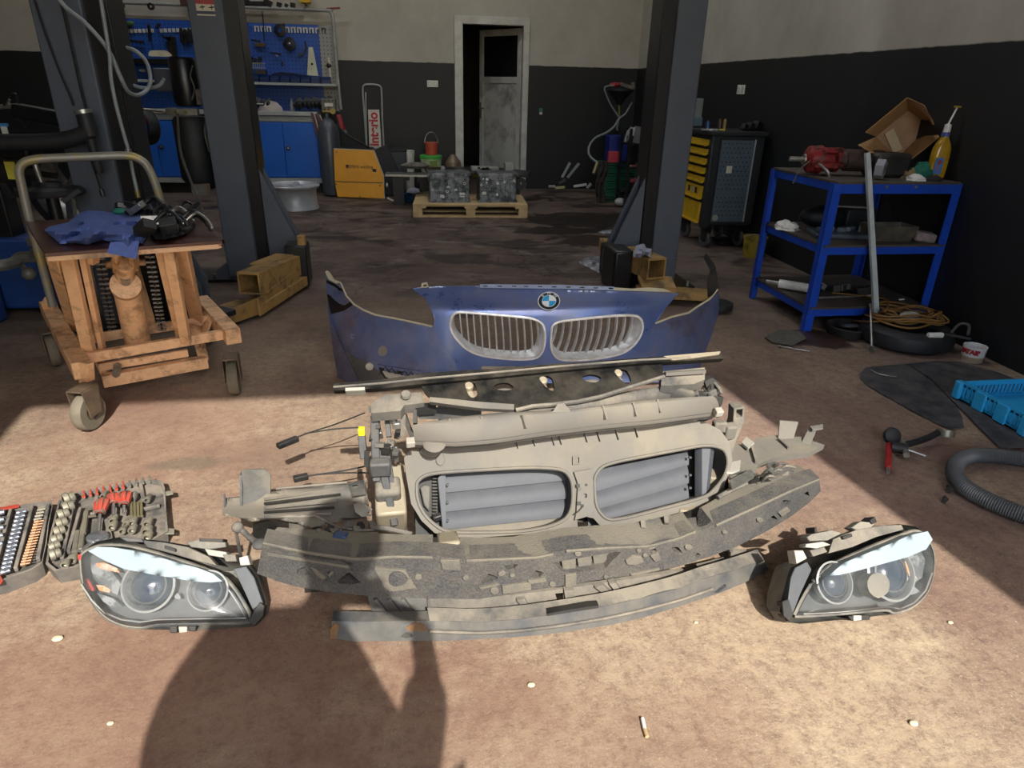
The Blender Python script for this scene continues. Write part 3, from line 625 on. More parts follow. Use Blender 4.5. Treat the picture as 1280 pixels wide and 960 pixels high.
b = MB(); b.panel([(826,449),(860,446),(897,443),(895,447),(860,452),(838,454)], pt(.006, .016), step=None); b.build('dusty_end', M_ALUM, tp)
b = MB(); b.panel([(433,489),(457,488),(457,492),(433,493)], pt(.006, .018), step=None); b.build('paper_label', M_WHP, tp)
for (x, y) in ((586,482),(679,475),(773,466)):
    c = S(x, y, PT); b = MB(); b.lathe([(.013,0),(.013,.012),(.009,.016),(0,.016)], c+V((0,.01,-.012)), (0,-.5,1), 12); b.bar(c+V((0,-.0,-.02)), c+V((.012,-.04,-.04)), .018, .006); b.build('rubber_bolt', M_ALUM, cp)
for (x, y) in ((631,484),(741,473)):
    b = MB(); b.ball(S(x, y, PT)+V((0,.01,-.02)), .022, 10, 6, (1.5,.7,.5)); b.build('lower_bracket', M_DUCT, cp)
# grey shoulders at both ends
b = MB(); b.panel([(463,498),(480,487),(526,484),(530,497),(505,500),(500,507),(463,510)], lambda u, v: (S(u,v,PT)+V((0,.01,-.02)), S(u,v,PT)+V((0,.02,-.05))), step=14); b.build('left_shoulder', M_PLAD, car)
b = MB(); b.panel([(829,458),(884,453),(884,468),(870,474),(829,476)], lambda u, v: (S(u,v,PT)+V((0,.01,-.02)), S(u,v,PT)+V((0,.02,-.05))), step=14); b.build('right_shoulder', M_PLAD, car)
b = MB(); b.bar(S(832,463,PT)+V((0,0,-.01)), S(882,460,PT)+V((0,0,-.01)), .012, .01); b.build('shoulder_rib', M_DUCT, car)
b = MB(); b.lathe([(.014,0),(.012,.008),(0,.008)], S(507,488,PT)+V((0,0,-.015)), (0,-.5,1), 12); b.build('shoulder_bolt', M_DUCT, car)
# supports of the upper part, standing on the floor behind
for x, y, zz in ((560,522,.45),(860,505,.45)):
    p = Z(x, y, zz); b = MB(); b.bar((p.x, p.y+.06, 0), (p.x, p.y+.06, zz), .05, .05, (0,1,0)); b.build('rear_upright', M_BLK, car)
# ---- latch cluster on the left
LC = lambda x, z: 1.60+.25*(z-.3)
def L3(px, py, d=0.0): return S(px, py, LC)+V((0, -d, 0))
post = thing  # (kept for readability below)
b = MB(); b.bar(L3(468,520), L3(471,600), .022, .03, (0,1,0)); b.bar(L3(480,590), L3(494,655), .02, .03, (0,1,0)); lp = b.build('latch_post', M_GREY, car, bevel=.003)
b = MB(); b.panel([(464,560),(486,560),(498,640),(500,648),(478,640),(470,600)], lambda u, v: (L3(u,v,-.0), L3(u,v,-.02)), step=None); b.build('post_plate', M_GREY, lp)
b = MB(); b.obox(L3(452,539), (.018,.02,.022)); b.build('yellow_cap', mat('yellow_cap', hx('#e8dc1c'), .5), lp, bevel=.003)
b = MB(); b.bar(L3(452,544), L3(455,573), .02, .022, (0,1,0)); b.build('connector_body', M_GREY, lp, bevel=.003)
b = MB(); b.obox(L3(476,577,.03), (.055,.03,.05), Euler((.3,0,0))); b.build('sensor_box', M_GREY, lp, bevel=.006)
rnd = random.Random(3)
for i in range(26):
    x = rnd.uniform(459,500); y = rnd.uniform(512,562); l = rnd.uniform(6,22)
    b = MB(); 
    if i % 2: b.bar(L3(x,y,rnd.uniform(-.03,.02)), L3(x+rnd.uniform(-4,4),y+l,rnd.uniform(-.03,.02)), rnd.uniform(.006,.014), rnd.uniform(.006,.014), (0,1,0))
    else: b.obox(L3(x,y,rnd.uniform(-.02,.02)), (rnd.uniform(.012,.026), .02, rnd.uniform(.010,.022)), Euler((rnd.uniform(-.3,.3),0,rnd.uniform(-.3,.3))))
    b.build('latch_piece', [M_GREY, M_BLK, M_STL, M_BLK, M_PLAD][i % 5], lp, bevel=.001)
b = MB(); b.bar(L3(461,512), L3(509,506), .012, .016, (0,1,0)); b.bar(L3(505,507), L3(503,545), .012, .016, (0,1,0)); b.bar(L3(500,505), L3(516,560,-.06), .012, .02, (0,1,0)); b.build('latch_bracket', M_PLAD, lp)
# lamp carrier arms
b = MB(); b.panel([(446,485),(463,483),(463,490),(470,510),(462,512),(455,500)], lambda u, v: (L3(u,v), L3(u,v,-.015)), step=None)
# ---- right: wires, post, lamp bracket
RC = lambda x, z: 1.66+.3*(z-.3)
def R3(px, py, d=0.0): return S(px, py, RC)+V((0, -d, 0))
wires = MB()
for i in range(15):
    x = 850+rnd.uniform(0,46); y = rnd.uniform(476,506)
    wires_ = MB(); pts = [R3(x,y,rnd.uniform(-.03,.03)), R3(x+rnd.uniform(-8,12),y+8,rnd.uniform(-.02,.04)), R3(x+rnd.uniform(-10,14),y+18,rnd.uniform(-.03,.03)), R3(x+rnd.uniform(-4,16),y+27,0)]
    wires_.tube(smoothpts(pts, 4), rnd.uniform(.003,.006), 6); wires_.build('wire', [M_BLK, M_PLAD, M_GREY][i % 3], car)
for i in range(7):
    x = 852+i*7; y = 485+rnd.uniform(-6,14); b = MB(); b.obox(R3(x,y,.01), (.03,.025,.028), Euler((rnd.uniform(-.5,.5),rnd.uniform(-.5,.5),rnd.uniform(-.5,.5)))); b.build('wire_plug', [M_BLK, M_PLA, M_GREY][i % 3], car, bevel=.003)
b = MB(); b.panel([(881,477),(890,472),(899,478),(900,487),(895,497),(885,490)], lambda u, v: (R3(u,v), R3(u,v,-.02)), step=None); b.build('plug_flap', M_BLK, car)
b = MB(); b.panel([(914,507),(927,505),(927,524),(918,545),(909,572),(902,588),(897,583),(907,545),(913,525)], lambda u, v: (R3(u,v,.02), R3(u,v,-.02)), step=None, holes=[[(917,509),(925,508),(924,518),(917,519)]]); b.build('right_post', M_PLAD, car, bevel=.002)
b = MB(); b.obox(R3(906,533,.03), (.035,.03,.05), Euler((.2,0,.1))); b.build('duct_corner', M_DUCT, car, bevel=.006)
b = MB(); b.obox(R3(894,527,.03), (.04,.03,.035)); b.build('duct_corner', M_PLAD, car, bevel=.006)
# right lamp bracket, a tray with tabs, at about 0.27 m
def RB(u, v, z=.27): return Z(u, v, z)
rb = MB(); rb.panel([(912,555),(935,556),(945,548),(968,544),(1000,546),(1031,556),(1012,566),(985,569),(965,573),(948,580),(944,592),(920,588),(908,585)], lambda u, v: (RB(u,v), RB(u,v)+V((0,.004,-.02))), step=14)
rbk = rb.build('right_lamp_bracket', M_DUCT, car)
b = MB(); b.prism([RB(973,549), RB(992,548), RB(995,541)+V((0,0,.04)), RB(972,541)+V((0,0,.045))], V((0,.006,0))); b.prism([RB(1002,553), RB(1012,556), RB(1018,546)+V((0,0,.03)), RB(1010,543)+V((0,0,.03))], V((.006,.004,0)))
b.prism([RB(1010,545)+V((0,0,.03)), RB(1026,542)+V((0,0,.03)), RB(1026,547)+V((0,0,.03)), RB(1013,549)+V((0,0,.03))], V((0,0,.006))); b.build('bracket_tab', M_DUCT, rbk)
b = MB(); b.bar(RB(973,551), RB(985,562), .006, .02); b.bar(RB(938,556), RB(945,580), .008, .022); b.build('bracket_rib', M_PLAD, rbk)
for q, m_, nm_ in (([(910,582),(916,577),(926,575),(925,586),(915,590),(908,590)], M_WHP, 'white_bracket'), ([(927,553),(933,546),(943,553),(935,560)], M_WHP, 'white_bracket'), ([(960,588),(985,580),(990,588),(966,592)], M_STL, 'steel_plate'), ([(912,600),(938,586),(945,594),(915,610)], M_STL, 'steel_plate')):
    b = MB(); b.panel(q, lambda u, v: (RB(u,v,.285), RB(u,v,.285)+V((0,0,-.008))), step=None); b.build(nm_, m_, rbk)
for i in range(16):
    x = rnd.uniform(905,985); y = 612-(x-905)*.28+rnd.uniform(-14,4); 
    b = MB()
    if i % 3: b.bar(RB(x,y,.27), RB(x+rnd.uniform(6,18),y-rnd.uniform(0,9),.27+rnd.uniform(-.02,.02)), rnd.uniform(.006,.014), .01)
    else: b.tube(smoothpts([RB(x,y,.26), RB(x+9,y-7,.29), RB(x+20,y-5,.27)], 4), .004, 6)
    b.build('bracket_scrap', [M_PLAD, M_BLK, M_DUCT, M_STL][i % 4], rbk)
b = MB(); b.tube(smoothpts([RB(897,622,.25), RB(915,612,.26), RB(935,603,.26), RB(945,594,.27)], 5), .007, 8); b.build('rubber_pipe', M_PLAD, rbk)
b = MB(); b.obox(Z(899,616,.20)+V((0,.03,0)), (.05,.06,.10), Euler((0,0,-.4))); b.build('crash_box', M_ALUM, car, bevel=.006)
b = MB(); b.obox(Z(864,642,.20)+V((0,.03,-.02)), (.05,.05,.05), Euler((0,0,-.3))); b.build('crash_box', M_ALUM, car, bevel=.006)
# left crash box (bare metal, tall, behind the foam)
c = Z(488,640,.20); b = MB(); b.obox(c+V((0,.05,.01)), (.085,.16,.12), Euler((math.radians(28),0,.05))); b.build('crash_box', M_ALUM, car, bevel=.008)
b = MB(); b.obox(Z(485,612,.27), (.07,.06,.05), Euler((math.radians(28),0,.05))); b.build('crash_box_cap', M_PLAD, car, bevel=.01)
# ---- left lamp bracket: long grooved tray at about 0.22 m
def LB(u, v, z=.22): return Z(u, v, z)
b = MB(); b.panel([(279,626),(283,622),(303,620),(306,618),(345,614),(362,611),(400,608),(436,604),(440,602),(457,600),(462,640),(455,648),(430,650),(410,656),(385,660),(372,654),(340,648),(315,652),(300,648),(278,644)],
    lambda u, v: (LB(u, v, .225+.008*math.sin(v*1.1)), LB(u, v, .205)), step=5); lbk = b.build('left_lamp_bracket', M_DUCT, car)
b = MB(); b.prism([LB(304,630), LB(338,622), LB(341,612)+V((0,.0,.05)), LB(333,607)+V((0,0,.055)), LB(308,610)+V((0,0,.06))], V((0,.006,0))); b.prism([LB(303,632), LB(307,622), LB(309,610)+V((0,0,.06)), LB(305,612)+V((0,0,.05))], V((-.006,0,0))); b.build('bracket_tab', M_GREY, lbk)
b = MB(); b.panel([(436,605),(455,600),(457,618),(440,621)], lambda u, v: (LB(u,v,.245), LB(u,v,.225)), step=None, holes=[[(440,607),(447,605.5),(447,609.5),(441,611)]]); b.build('bracket_plate', M_GREY, lbk)
b = MB(); b.tube([LB(x,y,.232) for x, y in ((345,611),(400,606),(434,603))], .004, 6); b.tube([LB(x,y,.232) for x, y in ((333,645),(375,646),(395,645),(425,660),(450,663),(475,662))], .005, 6); b.build('bracket_cable', M_PLAD, lbk)
b = MB(); b.prism([LB(279,618,.25), LB(281,630,.22), LB(280,634,.22)], V((.004,.004,0))); b.build('bracket_lug', M_GREY, lbk)
for k in range(5):
    b = MB(); b.bar(LB(330,624+k*5.5,.234), LB(430-k*4,610+k*8,.234), .005, .006); b.build('groove_rib', M_BLK if k % 2 else M_PLAD, lbk)
b = MB(); b.panel([(361,652),(400,650),(402,660),(393,664),(384,652),(378,664),(361,661)], lambda u, v: (LB(u,v,.20), LB(u,v,.185)), step=None); b.build('bracket_hook', M_PLAD, lbk)
b = MB(); b.panel([(442,630),(452,627),(466,637),(459,641),(466,645),(452,646),(444,640)], lambda u, v: (LB(u,v,.25), LB(u,v,.243)), step=None); b.build('white_bracket', M_WHP, lbk)
b = MB(); b.tube(smoothpts([LB(466,660,.235), LB(480,660,.245), LB(500,664,.24), LB(515,668,.235)], 5), .007, 8); b.build('rubber_pipe', M_PLAD, lbk)
b = MB(); b.tube([LB(293,655,.22), LB(300,690,.10), LB(303,705,.02)], .005, 6); b.tube([LB(296,656,.21), LB(312,672,.2), LB(327,683,.21)], .008, 6); b.ball(LB(297,659,.215), .016, 10, 6); b.ball(LB(325,680,.21), .02, 10, 6, (1,1,.6)); b.build('hose_end', M_PLAD, lbk)
b = MB(); b.panel([(316,654),(335,650),(350,652),(360,655),(348,662),(330,674),(316,672)], lambda u, v: (LB(u,v,.19), LB(u,v,.175)), step=None); b.build('splash_shield', M_BLK, lbk)
for i in range(9):
    x = rnd.uniform(400,470); y = rnd.uniform(655,666); b = MB(); b.obox(LB(x,y,.235), (rnd.uniform(.01,.03),.02,rnd.uniform(.008,.02)), Euler((rnd.uniform(-.4,.4),rnd.uniform(-.4,.4),rnd.uniform(-1,1)))); b.build('bracket_scrap', [M_PLAD, M_GREY, M_BLK][i % 3], lbk, bevel=.001)
# dangling leads with connectors to the left
for pts, zz, c0 in (([(348,557),(370,547),(395,538),(420,530),(456,516)], .20, (347,558,372,548)), ([(380,542),(420,536),(455,534)], .2, None), ([(368,598),(390,594),(425,589),(456,583)], .14, (367,599,385,595)), ([(395,593),(430,591),(460,591)], .14, None)):
    b = MB(); b.tube(smoothpts([Z(x, y, zz+.002*i) for i, (x, y) in enumerate(pts)], 4), .0028, 6); b.build('lead', M_BLK, car)
    if c0:
        b = MB(); b.bar(Z(c0[0], c0[1], zz), Z(c0[2], c0[3], zz), .022, .018); b.build('lead_plug', M_BLK, car, bevel=.003)
# ================================================================ BLUE FRONT BUMPER
M_BLUE = mat('metallic_blue_paint', hx('#5672b0'), .24, .55, col2=hx('#4c5e94'), sc=3, amt=.6, dust=hx('#77767f'), damt=.32, dsc=5, coat=.8)
M_BLUEC = mat('scratched_blue_paint', hx('#5b6f9e'), .3, .45, col2=hx('#565163'), sc=3.2, amt=.8, thresh=(.45, .6), dust=hx('#8f8a90'), damt=.25, dsc=14, coat=.6)
M_CHR = mat('grille_chrome', hx('#f4f6f6'), .32, .3, col2=hx('#c3c6c4'), sc=20, dust=hx('#9b988f'), damt=.1)
M_EDGE = mat('primer_edge', hx('#b7b196'), .7)
XC = .60
def BF(x, z):
    a = abs(x-XC)/.93
    y = 2.74+.22*z+.20*min(a, 1.15)**4+.06*a*a
    if z > .395: y += 1.1*(z-.395)
    return y
def BFB(x, z):
    a = abs(x-XC)/.93
    return 2.78+.22*z+.20*min(a, 1.15)**4+.06*a*a
def bfk(t=.004, o=0.0, F=BF):
    return lambda u, v: (S(u, v, F)+V((0,-o,0)), S(u, v, F)+V((0, t, 0)))
bc = Z(640, 480); bmp = thing('front_bumper', 'blue car front bumper with twin chrome grilles, standing behind the dusty carrier', 'bumper', (XC, 2.85, 0))
cl = sm2([(563,404),(566,394),(575,390),(605,392),(650,396),(668,399),(678,405),(681,416),(680,432),(675,443),(665,448),(640,448.5),(605,444.5),(585,437),(573,426),(565,415)], 3)
crr = sm2([(688.5,424),(690,409),(696,403),(712,400),(762,395),(790,394),(800,398),(803,408),(800,420),(791,432),(775,442),(745,448),(715,450),(698,448),(690,438)], 3)
ccov = [(516,361),(526,359.5),(545,358),(600,357.5),(660,358.5),(740,361),(793,363),(847,367),(840,375),(832,384),(825,395),(819,404),(800,428),(786,450),(770,478),(580,480),(566,450),(552,428),(543,408),(544,399),(540,388),(532,373),(524,366)]
b = MB(); b.panel(ccov, bfk(.005), holes=[cl, crr], step=7); cov = b.build('bumper_centre', M_BLUE, bmp)
lw = [(407,344),(411,346),(418,352),(426,354),(429,361),(433,370),(443,381),(455,388),(469,393.5),(480,394),(491,397.5),(515,402.5),(540,408),(543,408),(552,428),(566,450),(580,480),(520,478),(470,476),(462,460),(446,448),(437,443),(428,436),(424,425),(415,400),(410,380),(408,365)]
b = MB(); b.panel(lw, bfk(.005), step=7); b.build('bumper_wing', M_BLUEC, bmp)
lw2 = [(410,380),(415,400),(424,425),(432,440),(447,470),(452,482),(428,482),(423,470),(418,445),(412,400)]
b = MB(); b.panel(lw2, bfk(.005, .02), step=7); b.build('bumper_corner', M_BLUEC, bmp)
rw = [(819,404),(840,396),(861,391),(872,383),(887,374),(893,366),(897,362),(899,368),(898,392),(890,418),(881,441),(870,478),(770,478),(786,450),(800,428)]
b = MB(); b.panel(rw, bfk(.005), step=7); b.build('bumper_wing', M_BLUEC, bmp)
rt = [(888,338),(892,333),(896,340),(899,362),(897,366),(890,370),(885,372),(884,350)]
b = MB(); b.panel(rt, bfk(.006), step=5); b.panel([(879.5,321),(882,316.5),(887,322),(892,329),(895,336),(889,340)], bfk(.006, .004), step=None); b.build('wing_tip', M_BLK, bmp)
b = MB(); b.panel([(406.5,339.5),(409,338.5),(413,342),(418,350),(426,353),(420,354),(411,349)], bfk(.006, .006), step=None); b.build('wing_tip', M_EDGE, bmp)
b = MB(); b.panel([(408,349),(420,355),(429,362),(441,381),(430,388),(414,392),(409,370)], bfk(.004, .006), step=None); b.build('wing_tip', mat('gloss_black', hx('#0c0e14'), .25, dust=hx('#55504a'), damt=.1), bmp)
e = MB(); e.tube([S(x, y, BF) for x, y in ((426,354),(433,370),(443,381),(455,388),(469,393.5),(491,397.5),(515,402.5),(540,408))], .0045, 6); e.build('cut_edge', M_EDGE, bmp); e = MB(); e.tube([S(x, y, BF) for x, y in ((819,404),(840,396),(861,391),(872,383),(887,374),(897,362))], .005, 6)
e.build('cut_edge', M_EDGE, bmp)
e = MB(); e.tube([S(x, y, BF) for x, y in ((847,367),(832,384),(819,404))], .003, 6); e.build('lamp_edge', M_BLUE, bmp); e = MB(); e.tube([S(x, y, BF) for x, y in ((516,361),(532,373),(540,388),(544,399),(543,408))], .003, 6); e.build('lamp_edge', M_BLUE, bmp)
# mounting flange with square slots along the top
TOP = lambda x, z: BF(x, z)-.005
fo = [(600,355.5),(640,355.8),(700,356.3),(740,357.6),(768,358.5),(768,363),(740,362),(700,361),(640,360.3),(600,360)]
fhs = [[(x, y0), (x+5.5, y0+.1), (x+5.5, y0+2), (x, y0+1.9)] for x, y0 in ((604,356.8),(622,356.9),(640,357),(655,357.2),(672.5,357.4),(690,357.7),(708,358),(725,358.6),(742,359),(761,359.7))]
b = MB(); b.panel(fo, lambda u, v: (S(u,v,TOP), S(u,v,TOP)+V((0,.004,0))), holes=fhs); b.build('mounting_flange', mat('pale_flange', hx('#8f9bb5'), .5), bmp)
b = MB(); b.panel([(768,359.5),(790,361),(812,359.5),(830,361),(840,365),(800,364),(768,363)], lambda u, v: (S(u,v,TOP), S(u,v,TOP)+V((0,.004,0)))); b.panel([(526,360),(527,354),(534,353),(536,359)], lambda u, v: (S(u,v,TOP), S(u,v,TOP)+V((0,.004,0))), holes=[[(529,358.5),(529.5,355.5),(533,355.3),(533.5,358.3)]]); b.build('mounting_tab', M_EDGE, bmp)
# chrome kidney grilles: rim, dish and slats
for nm, k, xs in (('left', cl, [575,583.5,592,601,610,619,628,637,646,655,664,672]), ('right', crr, [697,706,715.5,725,734,743.5,753,763,773,783,792])):
    gr = MB(); P = [S(x, y, BF) for x, y in k]; gr.tube([p+V((0,-.003,0)) for p in P], .0065, 8, closed=True); g0 = gr.build('grille_rim', M_CHR, bmp)
    Pc = P+[P[0]]; c = sum(P, V((0,0,0)))/len(P)
    b = MB(); b.sheet([[p for p in Pc], [c+(p-c)*.95+V((0,.02,0)) for p in Pc], [c+(p-c)*.90+V((0,.075,0)) for p in Pc]]); b.build('grille_shell', M_CHR, g0)
    ymin = min(p[1] for p in k); ymax = max(p[1] for p in k)
    def span(x):
        ys = []
        for i in range(len(k)):
            (x0, y0), (x1, y1) = k[i], k[(i+1) % len(k)]
            if (x0 > x) != (x1 > x): ys.append(y0+(y1-y0)*(x-x0)/(x1-x0))
        return (min(ys), max(ys)) if len(ys) > 1 else (ymin, ymin)
    lean = 4 if nm == 'left' else -7
    for x in xs:
        t0, _ = span(x); _, t1 = span(min(max(x+lean, min(p[0] for p in k)+3), max(p[0] for p in k)-3)); t1 -= 5
        if t1-t0 < 8: continue
        pts = [S(x+lean*(i/6)**1.3, t0+1+(t1-t0)*i/6, BF)+V((0, .014-.016*math.sin(PI*i/6)+.03*(i/6)**2, 0)) for i in range(7)]
        rows = [[p+V((-.0028,0,0)) for p in pts], [p+V((0,-.004,0)) for p in pts], [p+V((.0028,0,0)) for p in pts], [p+V((.0024,.032,0)) for p in pts], [p+V((-.0024,.032,0)) for p in pts], [p+V((-.0028,0,0)) for p in pts]]
        b = MB(); b.sheet(rows); b.build('grille_slat', M_CHR, g0)
# round emblem
ec = S(686, 377, BF); ez = (S(686, 369, BF)-S(686, 385, BF)).normalized(); exx = V((1, 0, 0)); en = -(exx.cross(ez)).normalized()
if en.y > 0: en = -en
def disc(r0, r1, a0, a1, h, m, par, nm, n=10):
    b = MB(); top = []; bt = []
    for i in range(n+1):
        a = a0+(a1-a0)*i/n; d = exx*math.cos(a)+ez*math.sin(a); top.append((ec+d*r0+en*h, ec+d*r1+en*h))
    b.sheet([[p for p, q in top], [q for p, q in top]], -en*.003); return b.build(nm, m, par, smooth=False)
M_EW = mat('emblem_white', hx('#e6ebea'), .3); M_EB = mat('emblem_blue', hx('#27a0d8'), .3); M_EK = mat('emblem_black', hx('#1a2127'), .3)
R0 = .052
em = disc(.0, R0, 0, 2*PI, .004, M_EK, bmp, 'emblem', 32)
disc(R0-.004, R0, 0, 2*PI, .006, M_CHR, em, 'emblem_ring', 32); disc(R0*.60, R0*.64, 0, 2*PI, .006, M_CHR, em, 'emblem_ring', 32)
for q in range(4): disc(.0, R0*.60, q*PI/2, (q+1)*PI/2, .0055, M_EB if q in (1, 3) else M_EW, em, 'emblem_quarter', 8)
for ch, a in (('B', 135), ('M', 90), ('W', 45)):
    a = math.radians(a); d = exx*math.cos(a)+ez*math.sin(a); t = d.cross(en); t = t if t.dot(exx*math.sin(a)-ez*math.cos(a)) > 0 else -t
    text('emblem_letter', ch, .021, M_EW, em, frame(ec+d*R0*.80+en*.0055, t, d), .0006)
# lower grilles, fog lamp surround, plate strip
b = MB(); b.panel([(437,444),(446,448),(462,456),(474,464),(482,474),(480,480),(455,480),(447,470)], bfk(.01, .004), step=6); fs_ = b.build('fog_surround', M_GREY, bmp)
b = MB(); b.lathe([(.02,0),(.018,-.01),(0,-.012)], S(462,457,BF)+V((0,-.006,0)), (0,1,0), 12); b.build('fog_mark', M_WHP, fs_)
b = MB(); b.panel([(472,455),(505,462),(545,468),(600,476),(600,482),(480,482)], bfk(.002, .002), step=None); b.build('lower_grille', M_BLK, bmp)
b = MB()
for i in range(11): b.bar(S(474+i*8,456+i*1.8,BF)+V((0,-.005,0)), S(482+i*8,468+i*1.6,BF)+V((0,-.005,0)), .003, .003); b.bar(S(482+i*8,457+i*1.8,BF)+V((0,-.005,0)), S(474+i*8,468+i*1.6,BF)+V((0,-.005,0)), .003, .003)
b.build('lower_mesh', M_BLK, bmp)
b = MB(); b.panel([(478,463),(500,468),(512,471),(510,474),(490,474),(482,470)], bfk(.006, .008), step=None); b.build('grille_blade', M_WHP, bmp)
b = MB(); b.panel([(602,457.5),(645,458),(645,464),(602,464)], bfk(.004, .006), step=None); b.build('plate_strip', M_WHP, bmp)
b = MB(); b.panel([(472,455),(500,459.5),(540,465.5),(560,468),(560,470.5),(540,468.5),(500,463),(472,458)], bfk(.006, .008), step=None); b.build('lip_edge', M_BLUEC, bmp)
for x, y in ((441,420),(587,447),(768,449)):
    b = MB(); c = S(x, y, BF)+V((0,-.004,0)); b.lathe([(.010,0),(.012,.003),(.008,.003),(.008,0)], c, (0,-1,0), 14, sx=1); b.build('sensor_ring', M_BLUEC, bmp)
b = MB(); b.panel(sm2([(473,436),(478,432),(483,435),(484,441),(478,445),(473,442)], 2), bfk(.002, .001), step=None); b.build('paint_chip', mat('chip', hx('#7b7770'), .8), bmp)
for x in (.0, .6, 1.2):
    b = MB(); b.bar((x, 2.90+.2*(abs(x-XC)/.93)**4, 0), (x, 2.90+.2*(abs(x-XC)/.93)**4, .22), .06, .04, (0,1,0)); b.build('inner_stay', M_BLK, bmp)
# ================================================================ HEADLIGHTS
def glass_mat():
    m = bpy.data.materials.new('headlight_lens'); m.use_nodes = True; N = m.node_tree.nodes; L = m.node_tree.links; N.clear()
    o = N.new('ShaderNodeOutputMaterial'); t = N.new('ShaderNodeBsdfTransparent'); d = N.new('ShaderNodeBsdfDiffuse'); g = N.new('ShaderNodeBsdfGlossy')
    g.inputs['Roughness'].default_value = .12; d.inputs[0].default_value = (*hx('#7d807f'), 1)
    n = N.new('ShaderNodeTexNoise'); n.inputs['Scale'].default_value = 14; n.inputs['Detail'].default_value = 5; ge = N.new('ShaderNodeNewGeometry'); L.new(ge.outputs['Position'], n.inputs['Vector'])
    r = N.new('ShaderNodeMapRange'); r.inputs[1].default_value = .35; r.inputs[2].default_value = .75; r.inputs[3].default_value = .12; r.inputs[4].default_value = .38; L.new(n.outputs[0], r.inputs[0])
    a = N.new('ShaderNodeMixShader'); L.new(r.outputs[0], a.inputs[0]); L.new(t.outputs[0], a.inputs[1]); L.new(d.outputs[0], a.inputs[2])
    f = N.new('ShaderNodeFresnel'); f.inputs[0].default_value = 1.45; b2 = N.new('ShaderNodeMixShader'); L.new(f.outputs[0], b2.inputs[0]); L.new(a.outputs[0], b2.inputs[1]); L.new(g.outputs[0], b2.inputs[2]); L.new(b2.outputs[0], o.inputs[0]); return m
M_LENS = glass_mat()
M_BEZ = mat('lamp_bezel', hx('#4b4d4d'), .5, col2=hx('#5e605f'), sc=9, amt=.6)
M_HSG = mat('lamp_housing', hx('#4b4c4b'), .6, col2=hx('#3a3b3b'), sc=8, dust=hx('#8a8374'), damt=.5, dsc=7)
M_LID = mat('white_lid_film', hx('#8a979d'), .35, col2=hx('#96a2a7'), sc=5)
M_PRJ = mat('projector_glass', hx('#2d3a49'), .08, .1, col2=hx('#52616f'), sc=12, coat=1)
M_RING = mat('halo_ring', hx('#9a9b98'), .3)
M_AMB = mat('amber_reflector', hx('#d98a55'), .25, col2=hx('#c9c5bd'), sc=70, amt=.7, thresh=(.42, .58))
M_FAC = mat('facet_chrome', hx('#b0b2b2'), .25, .4, col2=hx('#6f7273'), sc=28, amt=.9, thresh=(.45, .55))
M_RED = mat('red_reflector', hx('#b2382b'), .35)
